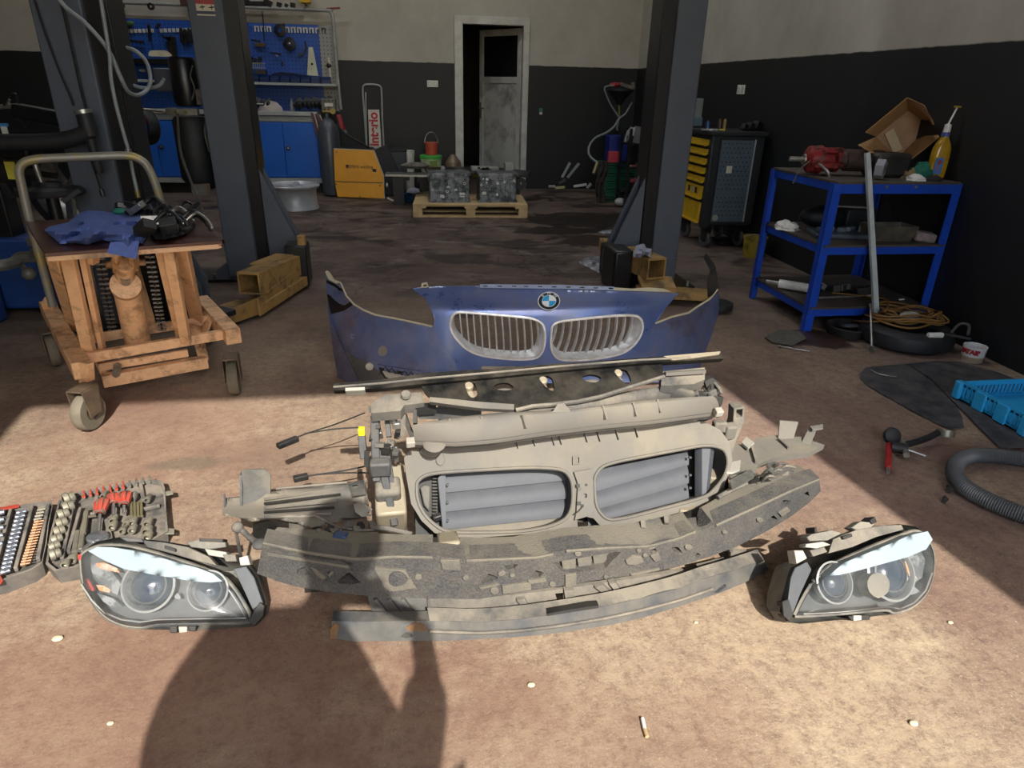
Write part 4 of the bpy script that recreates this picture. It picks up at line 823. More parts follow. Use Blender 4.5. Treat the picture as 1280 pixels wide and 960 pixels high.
def headlight(name, lab, y0, kx, lens, top, lid, big, small, amber, seam, side, flip):
    F = lambda x, z: y0+kx*(x-cx)+.80*z
    cx = Z(*lens[0]).x; NN = V((-kx, 1, -.80)).normalized()
    c = Z(sum(p[0] for p in lens)/len(lens), max(p[1] for p in lens), 0)
    h = thing(name, lab, 'headlight', (c.x, c.y+.1, 0))
    def fk(t, o=0.0): return lambda u, v: (S(u, v, F)-NN*o, S(u, v, F)+NN*t)
    ls = sm2(lens, 3); C = [sum(p[0] for p in ls)/len(ls), sum(p[1] for p in ls)/len(ls)]
    sc = lambda k, L_=None: [(C[0]+(x-C[0])*k, C[1]+(y-C[1])*k) for x, y in (L_ or ls)]
    # lens dome from nested loops
    b = MB(); rows = []
    for k, o in ((1, 0), (.96, .012), (.85, .022), (.6, .032), (.3, .037), (.02, .038)):
        L_ = sc(k); rows.append([S(x, y, F)-NN*o for x, y in L_]+[S(*L_[0], F)-NN*o])
    b.sheet(rows); b.build('lens', M_LENS, h)
    # bezel bowl
    b = MB(); b.panel(sc(.985), fk(.05, -.04), step=12, holes=[[(bx+r*math.cos(a*PI/8), by+r*.86*math.sin(a*PI/8)) for a in range(16)] for bx, by, r in (big, small)]); b.build('bezel', M_BEZ, h)
    b = MB(); L_ = sc(.99); Pq = [S(x, y, F) for x, y in L_]; Pq.append(Pq[0]); b.sheet([Pq, [p+NN*.05 for p in Pq]]); b.build('bezel_wall', M_BEZ, h)
    b = MB(); Pr = [S(x, y, F)+NN*.002 for x, y in ls]; b.tube(Pr, .006, 6, closed=True); b.build('lens_seal', M_HSG, h)
    # back of the housing: from the wide rim down and back to a smaller box
    full = top
    rows = []
    Cf = (sum(p[0] for p in full)/len(full), sum(p[1] for p in full)/len(full))
    for k, d in ((1.0, .004), (1.0, .05), (.9, .10), (.75, .15), (.55, .17), (.02, .17)):
        rr = []
        for x, y in full+[full[0]]:
            p = S(Cf[0]+(x-Cf[0])*k, Cf[1]+(y-Cf[1])*k, F)+NN*d+V((0, 0, .0)); p.z = max(p.z, .004+.0*k); rr.append(p)
        rows.append(rr)
    b = MB(); b.sheet(rows); hs_ = b.build('housing', M_HSG, h)
    # white lid above the two lamps
    b = MB(); b.panel(lid, fk(.0, .041), step=10, t=0); b.sheet([[S(x, y, F)-NN*.041 for x, y in lid], [S(x, y, F)+NN*.03 for x, y in lid]]); b.build('eyebrow_lid', M_LID, h)
    for (bx, by, r) in (big, small):
        c0 = S(bx, by, F); rr = (S(bx+r, by, F)-c0).length
        b = MB(); b.lathe([(rr*1.12, -.004), (rr*1.13, -.010), (rr*1.04, -.012), (rr*1.0, -.006), (rr*.96, .02)], c0, NN, 32); b.build('halo_ring', M_RING, h)
        b = MB(); b.lathe([(rr*.98, .0), (rr*.9, .02), (rr*.86, .03)], c0, NN, 32); b.build('reflector_bowl', M_FAC, h)
        b = MB(); b.lathe([(rr*.88, .02), (rr*.84, .002), (rr*.6, -.012), (rr*.3, -.019), (0, -.021)], c0, NN, 28); pj_ = b.build('projector', M_PRJ, h)
        b = MB(); b.lathe([(rr*.74, -.002), (rr*.77, -.008), (rr*.70, -.010), (rr*.69, -.002)], c0, NN, 28); b.build('projector_ring', M_BEZ, pj_)
    for q in amber:
        b = MB(); b.panel(q, fk(.0, -.01), step=None, t=.01); b.build('indicator', M_AMB, h)
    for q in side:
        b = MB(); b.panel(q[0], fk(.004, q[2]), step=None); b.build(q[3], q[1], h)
    b = MB(); b.tube([S(x, y, F)-NN*.014 for x, y in seam], .002, 5); b.build('lens_line', M_RING, h)
    return h, F, NN, fk
lensL = [(101,700),(104,692),(114,686),(130,682),(164,684),(219,699),(273,719),(290,733),(303,752),(313,772),(309,777),(280,778.5),(200,780),(178,784),(153,781),(131,770),(115,750),(104,728)]
topL = [(101,700),(108,685),(120,677),(148,671.5),(191,675),(246,684),(284,702),(309,705),(321,722),(331,752),(330,770),(312,784),(250,788),(178,787),(150,783),(128,771),(112,750),(101,722)]
lidL = [(120,689),(131,684),(150,684.5),(178,689),(205,696),(232,704),(255,710),(273,717),(284,726),(270,727.5),(246,726),(225,722),(205,719),(185,715),(164,711),(150,705),(137,699)]
hl, FL_, NL_, fkl = headlight('headlight', 'car headlight lying beside the socket set, left of the dusty carrier', 1.40, -.02, lensL, topL, lidL, (187,732,30), (261,738,23),
    [[(120,704),(130,703),(146,710),(150,716),(130,712),(122,709)], [(120,731),(130,732),(138,737),(137,741),(124,738)]],
    [(105,730),(118,750),(135,766),(155,774),(178,777),(200,774),(250,773),(309,772),(300,755),(288,737)],
    [([(108,722),(113,726),(119,736),(118,739),(108,735)], M_RED, .006, 'side_marker'), ([(98,694),(102,692),(102,700),(99,700)], M_RED, .004, 'side_marker'),
     ([(112,706),(122,704),(140,716),(150,730),(146,744),(138,740),(124,726),(114,716)], M_FAC, -.02, 'facet_reflector'), ([(120,741),(140,748),(152,758),(140,760),(128,752)], M_FAC, -.015, 'facet_reflector'),
     ([(218,745),(222,741),(226,746),(225,749),(219,748)], M_RING, .0, 'emblem_mark')], 1)
lensR = [(1017,728),(1037,709),(1082,687),(1123,671),(1143,664),(1155,669),(1165,687),(1166.5,711),(1159,738),(1143,756),(1128,763.5),(1116,765.5),(1106,762),(1060,766),(999,770),(995,766),(1007,742)]
topR = [(977,752),(986,718),(991,706),(1009,699),(1030,688),(1060,673),(1100,660),(1125,655),(1146,658),(1160,668),(1168,688),(1169,712),(1161,740),(1144,759),(1118,768),(1060,774),(1001,780),(984,777),(976,765)]
lidR = [(1023,719.5),(1041,704),(1060,696),(1082,687),(1104,678),(1123,669.5),(1145,665),(1151,675),(1143,687),(1131,692),(1119,697),(1100,702),(1082,707),(1054,714.5),(1036,718.5)]
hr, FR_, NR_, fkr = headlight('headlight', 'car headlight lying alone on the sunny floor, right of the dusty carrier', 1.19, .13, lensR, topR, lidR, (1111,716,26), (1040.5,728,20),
    [[(1131,702),(1136,699),(1141,716),(1146,722),(1138,723),(1134,714)]],
    [(1000,767),(1050,764),(1105,758),(1120,761),(1138,753),(1152,738),(1160,716)],
    [([(1130,696),(1150,684),(1158,700),(1154,722),(1140,732),(1132,722)], M_FAC, -.02, 'facet_reflector'), ([(1132,738),(1144,733),(1152,740),(1140,744)], M_FAC, -.015, 'facet_reflector'),
     (sm2([(1073,726),(1080,717),(1092,717),(1100,726),(1098,740),(1086,747),(1075,739)], 2), mat('beige_disc', hx('#7f7a6d'), .7), .034, 'beige_mark')], -1)  # last item: plain beige disc set in front of the right lens
def hbits(h, fk, items):
    for q, m_, o, nm in items:
        b = MB(); b.panel(q, fk(.02, o), step=None); b.build(nm, m_, h, bevel=.002)
# brackets and caps on the upper rims
hbits(hl, fkl, [([(235,678),(252,674),(283,678),(284,684),(262,687),(240,684)], M_HSG, .01, 'rear_cap'), ([(252,673),(282,674),(282,678),(252,677)], M_BLK, .02, 'rear_cap_seal'), ([(257,686),(284,690),(287,698),(262,694)], M_WHP, .01, 'mount_tab'), ([(280,693),(296,693),(298,702),(284,702)], M_PLAD, .015, 'mount_tab'),
    ([(300,697),(311,694),(314,706),(302,707)], M_WHP, .012, 'steel_bracket'), ([(178,675),(205,678),(236,684),(262,696),(272,707),(250,702),(215,692),(185,684)], M_PLAD, .006, 'upper_shell'), ([(150,671),(180,674),(182,678),(160,677)], M_GREY, .012, 'mount_tab'),
    ([(292,711),(308,708),(318,722),(329,754),(316,762),(306,740)], mat('lamp_side_glass', hx('#55585a'), .25), .003, 'side_face'), ([(311,775),(326,752),(332,757),(330,770),(318,783)], M_BLK, .01, 'corner_cushion'),
    ([(212,782),(222,782),(222,791),(213,791)], M_BLK, .004, 'foot_clip'), ([(223,783),(234,783),(234,790),(224,791)], M_WHP, .002, 'foot_clip'), ([(235,782),(246,782),(245,789),(237,789)], M_BLK, .004, 'foot_clip'), ([(208,682),(222,686),(222,690),(208,686)], M_BLK, .014, 'slot')])
hbits(hr, fkr, [([(1004,672),(1010,668),(1036,663),(1048,667),(1030,676),(1008,677)], M_HSG, .015, 'rear_cap'), ([(1005,680),(1026,677),(1036,681),(1018,686),(1004,684)], M_WHP, .01, 'mount_tab'), ([(989,688),(1000,688),(1005,698),(992,705)], M_WHP, .014, 'steel_bracket'), ([(1008,688),(1026,684),(1030,690),(1012,696)], M_PLAD, .015, 'mount_tab'),
    ([(1060,660),(1072,652),(1090,654),(1085,660),(1066,663)], M_HSG, .014, 'adjuster'), ([(1081,651),(1087,646),(1090,653),(1084,656)], M_BLK, .02, 'adjuster_knob'), ([(1040,674),(1070,662),(1100,657),(1125,656),(1128,662),(1095,671),(1064,684),(1034,692)], M_PLAD, .006, 'upper_shell'),
    ([(988,722),(993,710),(1008,702),(1014,712),(1000,742),(990,768),(982,768)], MATS['lamp_side_glass'], .003, 'side_face'), ([(976,752),(984,748),(990,768),(986,777),(978,770)], M_BLK, .006, 'corner_cushion'), ([(1060,770),(1084,768),(1088,771),(1086,775),(1064,776)], M_BLK, .002, 'foot_clip'), ([(1066,769),(1076,769),(1076,775),(1066,776)], M_WHP, .004, 'foot_clip'),
    ([(1012,660),(1015,659),(1016,666),(1013,667)], M_BLK, .02, 'adjuster_pin'), ([(1048,671),(1060,667),(1061,671),(1050,675)], M_BLK, .016, 'slot')])
# ================================================================ OPEN SOCKET SET CASE
M_CASE = mat('dusty_case', hx('#4a4946'), .8, col2=hx('#5b5853'), sc=20, dust=hx('#857b70'), damt=.6, dsc=8)
M_CASED = mat('case_insert', hx('#454440'), .85, col2=hx('#65615a'), sc=30, dust=hx('#877c70'), damt=.55, dsc=9)
M_CRS = mat('chrome_socket', hx('#c9cdd6'), .2, .85, col2=hx('#8f93a0'), sc=60)
M_DRS = mat('dusty_socket', hx('#8d897d'), .45, .5, col2=hx('#6a665b'), sc=50, dust=hx('#8e866f'), damt=.4)
M_COP = mat('copper_bit', hx('#a87a58'), .45, .4, col2=hx('#80654c'), sc=60)
M_ORED = mat('faded_red', hx('#b8402f'), .5, col2=hx('#8d5a4a'), sc=30)
KZ = .05
def K(x, y, z=KZ): return Z(x, y, z)
kc = Z(120, 700, 0)
tcase = thing('tool_case', 'open dusty socket case lying flat, its two leaves full of sockets', 'tool case', (kc.x, kc.y, 0))
def case(nm, pts):
    t = tcase
    P = [K(x, y) for x, y in pts]; lo = [V((p.x, p.y, 0)) for p in P]; C = sum(P, V((0,0,0)))/len(P); L0 = [C*.04+l*.96 for l in lo]; 
    for l in L0: l.z = 0
    inn = [C+(p-C)*.965 for p in P]
    b = MB(); b.sheet([L0+[L0[0]], P+[P[0]], inn+[inn[0]], [p+V((0,0,-.02)) for p in inn]+[inn[0]+V((0,0,-.02))]]); b.add(L0, [tuple(range(len(L0)))]); t = b.build(nm, M_CASE, t)
    b = MB(); b.prism([p+V((0,0,-.03)) for p in inn], V((0,0,.014))); b.build('case_insert', M_CASED, t); return t
k1 = case('lid_leaf', [(-60,648),(0,636),(24,632),(45,628),(64,626.5),(66,632),(61,655),(58,680),(53,703),(40,712),(2,726),(-60,740)])
k2 = case('base_leaf', [(73,626),(94,616),(150,604),(187,598.5),(203,601),(206,610),(208,640),(210,664),(180,680),(130,697),(99,708),(68,714),(57,705),(62,670)])
for q in ([(-60,644),(0,634),(24,630),(24,634),(0,639),(-60,651)], [(-60,728),(0,718),(4,726),(0,731),(-60,746)]):
    b = MB(); b.panel(q, lambda u, v: (K(u,v,.054), K(u,v,.03)), step=None); b.build('red_corner', M_ORED, k1)
for q in ([(196,612),(208,614),(216,613),(217,618),(206,620)], [(198,660),(210,660),(218,661),(218,668),(204,668)]):
    b = MB(); b.panel(q, lambda u, v: (K(u,v,.045), K(u,v,.03)), step=None); b.build('latch', mat('latch_beige', hx('#8d8a78'), .6), k2, bevel=.002)
# dividers
for a, c in (((14,638),(-7,716)), ((41,634),(20,712)), ((61,632),(48,700)), ((-12,640),(-30,722))):
    b = MB(); b.bar(K(*a, .046), K(*c, .046), .010, .016); b.build('divider', M_CASE, k1, bevel=.002)
for a, c in (((94,622),(78,700)), ((101,636),(86,690))):
    b = MB(); b.bar(K(*a, .046), K(*c, .046), .010, .016); b.build('divider', M_CASE, k2, bevel=.002)
for a, c in (((121,622),(119,640)), ((104,645),(128,640)), ((165,640),(200,632)), ((133,650),(140,680)), ((92,668),(110,664)), ((176,606),(180,628))):
    b = MB(); b.bar(K(*a, .044), K(*c, .044), .012, .012); b.build('moulded_rib', M_CASED, k2, bevel=.002)
def socket(a, c, r, m, lab, cat, grp, nm='socket'):
    "a socket lying on its side between a and c"
    d = (c-a).normalized(); L = (c-a).length; b = MB()
    b.lathe([(r*.55, 0), (r*.92, 0), (r, .003), (r, L*.45), (r*.8, L*.55), (r*.8, L-.003), (r*.72, L), (r*.45, L), (r*.45, L*.6)], a, d, 12); o = b.build(nm, m); return tag(o, lab, cat, grp)
for i in range(15):
    t = i/14; x = 27-20*t; y = 640+74*t; socket(K(x-6.5, y+1.5, .058), K(x+6, y-1.5, .058), .0085, M_CRS, '%s chrome socket from the top of the long row in the left case leaf' % ORD[i], 'socket', 'chrome sockets in a row in the case lid')
for i in range(16):
    t = i/15; x = 48-17*t; y = 652+53*t; 
    b = MB(); b.tube([K(x-5, y+1, .056), K(x+1, y-.2, .056), K(x+1.2, y-.2, .056), K(x+7, y-1.4, .056)], [.005, .005, .0028, .0026], 6); tag(b.build('driver_bit', M_COP), '%s copper bit from the top of the row beside the chrome sockets' % ORD[i], 'bit socket', 'copper bit sockets in the case lid')
for i in range(4):
    x = 52-1.5*i; y = 637+4*i; b = MB(); b.tube([K(x-5, y+1, .056), K(x+5, y-1, .056)], [.005, .003], 6); tag(b.build('driver_bit', M_DRS), '%s dull grey bit from the top, above the copper ones' % ORD[i], 'bit socket', 'grey bit sockets in the case lid')
for i, y in enumerate((641, 650, 660, 670, 680)):
    socket(K(-6, y+1, .06), K(6-i*.6, y-1.5, .06), .011, M_CRS, '%s chrome deep socket from the top at the left edge of the case' % ORD[i], 'socket', 'deep sockets at the left edge')
for i, (x, y, r) in enumerate(((86,622,.021),(85,633,.020),(79,642,.018),(77,653,.017),(74,663,.016),(71,673,.015),(68,682,.014),(69,692,.017))):
    socket(K(x-7, y+3, .062), K(x+7, y-2, .062), r, M_DRS if i != 2 else M_DRS, 'dusty large socket in the left column of the case, the %s one' % ('topmost','second','third','fourth','fifth','sixth','seventh','lowest')[i], 'socket', 'large dusty sockets in the case base')
for i, (x, y, r) in enumerate(((143,648,.012),(142,656,.013),(155,661,.011),(160,652,.010),(167,651,.013),(167,660,.012),(186,652,.013),(185,662,.016),(186,669,.014),(167,620,.014),(186,622,.011),(92,697,.014),(83,703,.012),(131,617,.009))):
    socket(K(x-3, y+4, .058), K(x+2, y-3, .058), r, M_DRS, 'dusty small socket %s in the right case leaf' % ('between the left red handle and ratchet head','below the middle red handle','right of the ratchet head','right of the middle handle socket','under the brass hex drivers','lower of two under the brass hex drivers','below the empty square slot','near the lower latch','lowest, beside the headlight rim','above the brass hex drivers','in the top right corner','at the lower left, near the case front','at the bottom left beside the large ones','between the first two red handles')[i], 'socket', 'small sockets in the case base')
for i in range(11):
    x = 105+8.2*i; y = 618-1.9*i
    b = MB(); b.cyl(K(x, y, .05), K(x-.5, y-4, .05), .0032, n=6); b.cyl(K(x, y+1, .05), K(x, y+3.5, .05), .0045, n=6); tag(b.build('hex_bit', M_ORED if i in (0, 1, 2, 3, 4, 5, 6) else M_DRS), ('%s tiny red-tipped bit from the left in the top rim of the case' % ORD[i]) if i < 7 else ('%s tiny grey bit from the left in the top rim of the case' % ORD[i-7]), 'bit', 'bits along the top rim')
def screwdriver(h0, h1, tip, r, lab):
    h = thing('screwdriver', lab, 'screwdriver', tuple(K(*h0, .03))); a = K(*h0, .066); c = K(*h1, .066); e = K(*tip, .06)
    d = (c-a); L = d.length; b = MB(); b.lathe([(0, 0), (r*.7, .004), (r, L*.25), (r*.95, L*.5), (r*.6, L*.72), (r*.75, L*.9), (r*.5, L)], a, d, 10); hh = b.build('handle', mat('grimy_handle', hx('#4a3b38'), .55, dust=hx('#8a7f6c'), damt=.3), h)
    for k in range(3):
        an = k*2.1+.6; o = V((math.cos(an), math.sin(an)*.3, abs(math.sin(an))))*r*.75; b = MB(); b.tube([a+d*.12+o*.8, a+d*.35+o, a+d*.6+o*.85, a+d*.9+o*.6], [r*.3, r*.45, r*.4, r*.35], 6); b.build('grip', M_ORED, hh)
    b = MB(); b.cyl(c, e, .0055, n=8); b.build('shaft', M_STL, h); return h
screwdriver((130,625), (125,643), (123,666), .022, 'red and black screwdriver handle, left of three in the open case')
screwdriver((141,618), (142,630), (142,644), .018, 'red and black screwdriver handle, middle of three in the open case')
screwdriver((157,617), (155,632), (155,642), .022, 'red and black screwdriver handle, right of three in the open case')
rt_ = thing('ratchet', 'steel ratchet head lying below the screwdrivers in the case', 'ratchet', tuple(K(122, 675, .03)))
b = MB(); c = K(122,672,.058); b.lathe([(0,-.008),(.024,-.008),(.026,0),(.024,.008),(.010,.011),(0,.011)], c, (0,0,1), 18, sx=1.2); b.build('ratchet_head', M_CRS, rt_)
b = MB(); b.bar(K(119,676,.055), K(100,690,.055), .014, .010); b.build('ratchet_arm', M_STL, rt_, bevel=.002)
for i in range(4):
    x = 164+4.2*i; b = MB(); b.cyl(K(x, 628, .055), K(x+.5, 646-i*.3, .055), .0045, n=6); tag(b.build('hex_key', mat('brass_dull', hx('#847c5c'), .5, .4)), '%s dull brass hex driver from the left, right of the screwdrivers' % ORD[i], 'hex driver', 'brass hex drivers in the case')
for i, (a, c) in enumerate((((97,665),(93,690)), ((104,662),(100,688)), ((108,640),(104,668)))):
    b = MB(); b.cyl(K(*a, .055), K(*c, .055), .008, n=8); tag(b.build('extension_bar', M_DRS), 'dusty extension bar lying left of the ratchet, the %s' % ('left one','right one','upper one')[i], 'extension bar', 'extension bars in the case')
b = MB(); b.panel([(106,636),(122,634),(122,646),(105,648)], lambda u, v: (K(u,v,.056), K(u,v,.045)), step=None, holes=[[(109,638),(119,637),(118,643),(108,644.5)]]); tag(b.build('bit_holder', M_DRS), 'small square bit tray left of the red handles', 'bit tray')
# ================================================================ ORANGE SCISSOR LIFT TABLE
M_ORG = mat('orange_paint', hx('#e8b888'), .5, col2=hx('#9a6f4a'), sc=11, amt=.75, thresh=(.52, .66), dust=hx('#3b2c22'), damt=.18, dsc=22)
M_ORGD = mat('orange_paint_dirty', hx('#d2a87e'), .6, col2=hx('#6d5844'), sc=7, amt=.8, thresh=(.48, .62))
M_PLT = mat('oily_platform', hx('#3a211c'), .3, col2=hx('#5b3527'), sc=9, amt=.8)
M_TUB = mat('worn_tube', hx('#8a877c'), .45, .3, col2=hx('#a8944c'), sc=7, amt=.8, thresh=(.52, .62))
tl = thing('scissor_lift_table', 'orange wheeled lift table with dark oily platform and tube handle', 'lift table', (-1.3, 3.0, 0))
PZ = .72
pc = [Z(32,277,PZ), Z(56,317,PZ), Z(277.5,301,PZ), Z(240,265,PZ)]
b = MB(); b.prism([p+V((0,0,-.012)) for p in pc], V((0,0,.012))); b.build('platform', M_PLT, tl)
b = MB()
for i in range(4):
    p, q = pc[i], pc[(i+1) % 4]; c = sum(pc, V((0,0,0)))/4; inn = lambda a: a+(c-a).normalized()*.02
    b.bar(inn(p)+V((0,0,-.022)), inn(q)+V((0,0,-.022)), .02, .018)
b.build('platform_frame', M_ORGD, tl)
for (t, bt, wd, th, ty) in (((66,317),(93,409),.055,.03,0), ((84,316),(112,442),.050,.03,0), ((103,315),(128,436),.022,.03,0), ((199,309),(225,420),.03,.03,0), ((211,311),(233,428),.042,.03,0), ((226,307),(246,400),.06,.03,0)):
    b = MB(); b.bar(Z(*t, .69), Z(*bt, .20), wd, th, (0,-1,.2)); b.build('scissor_arm', M_ORG, tl, bevel=.003)
b = MB(); b.prism([Z(107,317,.69), Z(116,317,.69), Z(116,332,.63), Z(110,330,.64)], V((.005,.05,0))); b.build('hinge_lug', M_ORG, tl)
b = MB(); b.prism([Z(205,309,.69), Z(223,307,.69), Z(219,322,.63), Z(210,322,.63)], V((.005,.03,0))); b.build('hinge_lug', M_ORG, tl)
for d_ in (-.05, .05):   # rear pairs, in the shade of the platform
    pass
for (x0, x1) in ((.09, .0), (.47, .0)):
    o = pc[0].lerp(pc[3], x0+.1)+V((.02,-.12,0)); b = MB(); b.bar((o.x, o.y, .70), (o.x+.02, o.y+.05, .18), .05, .03, (0,1,0)); b.build('scissor_arm', M_ORG, tl)
def R_(x, y, z=.20): return Z(x, y, z)
b = MB(); b.bar(R_(60,384), R_(103,463), .07, .075); b.prism([R_(97,452,.24), R_(109,455,.24), R_(110,478,.14), R_(98,480,.14)], V((.02,.02,0))); b.build('base_rail', M_ORG, tl, bevel=.004)
b = MB(); b.bar(R_(252,378), R_(292,421), .07, .075); b.prism([R_(246,380,.20), R_(258,386,.24), R_(262,405,.2), R_(248,440,.1), R_(240,430,.1)], V((.01,.02,0))); b.build('base_rail', M_ORG, tl, bevel=.004)
b = MB(); b.bar(R_(91,427,.20), R_(259,400,.20), .015, .045); b.build('cross_bar', M_ORG, tl, bevel=.002)
b = MB(); b.bar(R_(103,448,.20), R_(278,418,.20), .03, .045); b.build('cross_bar', M_ORG, tl, bevel=.002)
b = MB(); b.bar(R_(123,459,.13), R_(235,441,.13), .02, .035); b.build('cross_bar', M_ORG, tl, bevel=.002)
b = MB(); b.bar(R_(128,476,.08), R_(259,452,.08), .045, .055); b.build('cross_bar', M_ORG, tl, bevel=.002)
b = MB(); b.prism([R_(112,440,.2), R_(118,438,.2), R_(141,478,.06), R_(130,478,.06)], V((.0,.03,0))); b.build('end_plate', M_ORG, tl)
b = MB(); b.prism([R_(236,405,.2), R_(247,400,.2), R_(259,452,.06), R_(250,456,.06)], V((.0,.03,0))); b.build('end_plate', M_ORG, tl)
for x, y in ((149,449),(208,438)):
    b = MB(); b.cyl(R_(x,y,.14), R_(x,y,.14)+V((0,0,.025)), .008, n=8); b.build('bolt', M_STL, tl)
# hydraulic ram and its head, chains
b = MB(); b.cyl(R_(173,430,.16), Z(158,358,.48), .055, n=20); b.cyl(Z(158,360,.47), Z(157,356,.50), .060, n=20); b.build('ram_cylinder', M_ORG, tl)
b = MB(); b.cyl(Z(158,358,.48), Z(156,345,.545), .022, n=14); b.build('ram_rod', M_STL, tl)
b = MB(); b.bar(Z(140,331,.58), Z(172,329,.58), .05, .06); b.bar(Z(146,318,.66), Z(147,338,.56), .02, .04, (0,1,0)); b.bar(Z(167,318,.66), Z(168,336,.56), .02, .04, (0,1,0)); b.cyl(Z(156,345,.535), Z(156,330,.60), .038, n=14); b.cyl(Z(132,331,.58), Z(182,327,.58), .016, n=10); b.build('ram_head', M_ORG, tl, bevel=.003)
for a, c in (((124,320),(142,420)), ((187,318),(203,414))):
    p, q = Z(*a, .66), Z(*c, .18); n = 18; ch = MB().bar(p, q, .006, .006, (0,1,0)).build('chain', M_BLK, tl)
    for i in range(n):
        m_ = p.lerp(q, (i+.5)/n); b = MB(); b.bar(m_-V((.018,0,0)), m_+V((.018,0,0)), .014 if i % 2 else .008, .007, (0,0,1)); b.build('chain_link', M_STL, ch)
b = MB(); b.bar(R_(147,455,.16), R_(145,470,.10), .025, .02); b.build('chain_anchor', M_STL, tl)
# wheels
def caster(par, c, r, wdt, ax, m_t, m_f, top, lab=None):
    ax = V(ax).normalized(); b = MB(); b.lathe([(r*.45,-wdt/2),(r*.92,-wdt/2),(r,-wdt*.3),(r,wdt*.3),(r*.92,wdt/2),(r*.45,wdt/2),(r*.4,wdt*.3),(r*.4,-wdt*.3),(r*.45,-wdt/2)], c, ax, 24); w_ = b.build('wheel', m_t, par)
    b = MB(); b.lathe([(0,-wdt*.42),(r*.42,-wdt*.4),(r*.42,wdt*.4),(0,wdt*.42)], c, ax, 16); b.build('wheel_hub', m_f, w_)
    f = MB(); side = ax*(wdt*.68); fw = ax.cross(V((0,0,1)))
    for s_ in (-1, 1): f.prism([V(c)+side*s_-fw*r*.4-V((0,0,r*.15)), V(c)+side*s_+fw*r*.4-V((0,0,r*.15)), V(c)+side*s_+fw*r*.6+V((0,0,top)), V(c)+side*s_-fw*r*.6+V((0,0,top))], ax*.004*s_)
    f.prism([V(c)+side+fw*r*.6+V((0,0,top)), V(c)-side+fw*r*.6+V((0,0,top)), V(c)-side-fw*r*.6+V((0,0,top)), V(c)+side-fw*r*.6+V((0,0,top))], V((0,0,.006))); f.build('fork', m_f, par)
M_TYR = mat('grey_rubber', hx('#6d6555'), .8, col2=hx('#565044'), sc=14); M_FRK = mat('fork_steel', hx('#6b5a48'), .6, .3, col2=hx('#3b3630'), sc=12)
for c, ax in ((Z(110,514,.08), (1,-.25,0)), (Z(292,472,.078), (1,.15,0)), (Z(66,438,.08), (1,.6,0)), (V((-1.12,3.62,.08)), (1,.3,0))):
    caster(tl, c, .078, .045, ax, M_TYR, M_FRK, .10)
HF = lambda x, z: 3.38+.325*(x+1.74)
b = MB(); b.tube(smoothpts([S(x, y, HF) for x, y in ((66,383),(52,330),(37,276),(29,240),(24,215),(28,205),(40,200),(60,198),(110,196),(155,194.5),(172,198),(184,208),(195,232),(203,262))], 5), .019, 10); b.build('push_handle', M_TUB, tl)
b = MB(); b.bar(Z(60,376,.28), Z(66,392,.20), .05, .05, (0,1,0)); b.build('handle_socket', M_ORG, tl, bevel=.004)
b = MB(); b.panel([(266,301),(278,302),(277,307),(267,308)], lambda u, v: (Z(u,v,.70), Z(u,v,.70)+V((0,.03,0))), step=None); b.build('corner_lug', M_ORG, tl)
# ---- on the platform: crumpled blue cloth
def crumple(pts, z0, h, m, name, lab, cat, seed, step=4, edge=.004, zf=None, fold=1.0, group=None):
    rs = random.Random(seed); off = V((seed*3.1, seed*1.7, 0)); C = (sum(p[0] for p in pts)/len(pts), sum(p[1] for p in pts)/len(pts))
    def dist(u, v):
        d = 1e9
        for i in range(len(pts)):
            a = V(pts[i]); c = V(pts[(i+1) % len(pts)]); p = V((u, v)); t = max(0, min(1, (p-a).dot(c-a)/max((c-a).length_squared, 1e-6))); d = min(d, (a+(c-a)*t-p).length)
        return d
    def fm(u, v):
        zz = z0(u, v) if callable(z0) else z0; q = Z(u, v, zz); k = min(1, dist(u, v)/(step*2.2)); n_ = noise.fractal(V((q.x*fold*7, q.y*fold*7, 0))+off, 1.0, 2.2, 3); rd = 1-abs(noise.noise(V((q.x*fold*11, q.y*fold*5, 2))+off))*2.4
        hh = h*k*(.55+.35*n_+.35*rd); return Z(u, v, zz+edge+max(hh, 0)), V((q.x, q.y, zz+.0005)) if not callable(z0) else Z(u, v, zz+edge+max(hh,0))+V((0,.006,-.006))
    b = MB(); b.panel(pts, fm, step=step); o = b.build(name, m); return tag(o, lab, cat, group)
M_BCL = mat('blue_cloth', hx('#566aa8'), .9, col2=hx('#4557909'[:7]), sc=14, bump=.3, bsc=300)
crumple([(55,288),(62,283),(85,278),(100,266),(110,263),(130,264),(150,268),(176,268),(182,276),(180,288),(183,296),(178,305),(170,303),(160,308),(150,305),(128,300),(110,306),(95,304),(75,305),(66,297)], .722, .05, M_BCL, 'blue_cloth', 'crumpled blue work garment on the platform of the orange lift table', 'cloth', 3)
b = MB(); sl = []
for i in range(8):
    t = i/7; row = []
    for j in range(9):
        s_ = j/8; x = 138+s_*(174-138)-t*4*(1-s_)+t*s_*-4; y = 303+t*(316+ s_*10-303)*1.0 - s_*2
        p = Y(x, y, 2.585-.018*t+.19*(x-56)/221+.006*math.sin(s_*9+t*3)); row.append(p)
    sl.append(row)
b.sheet(sl, V((0,.006,0))); b2_ = b.build('hanging_sleeve', M_BCL, [o for o in bpy.data.objects if o.name == 'blue_cloth'][0])
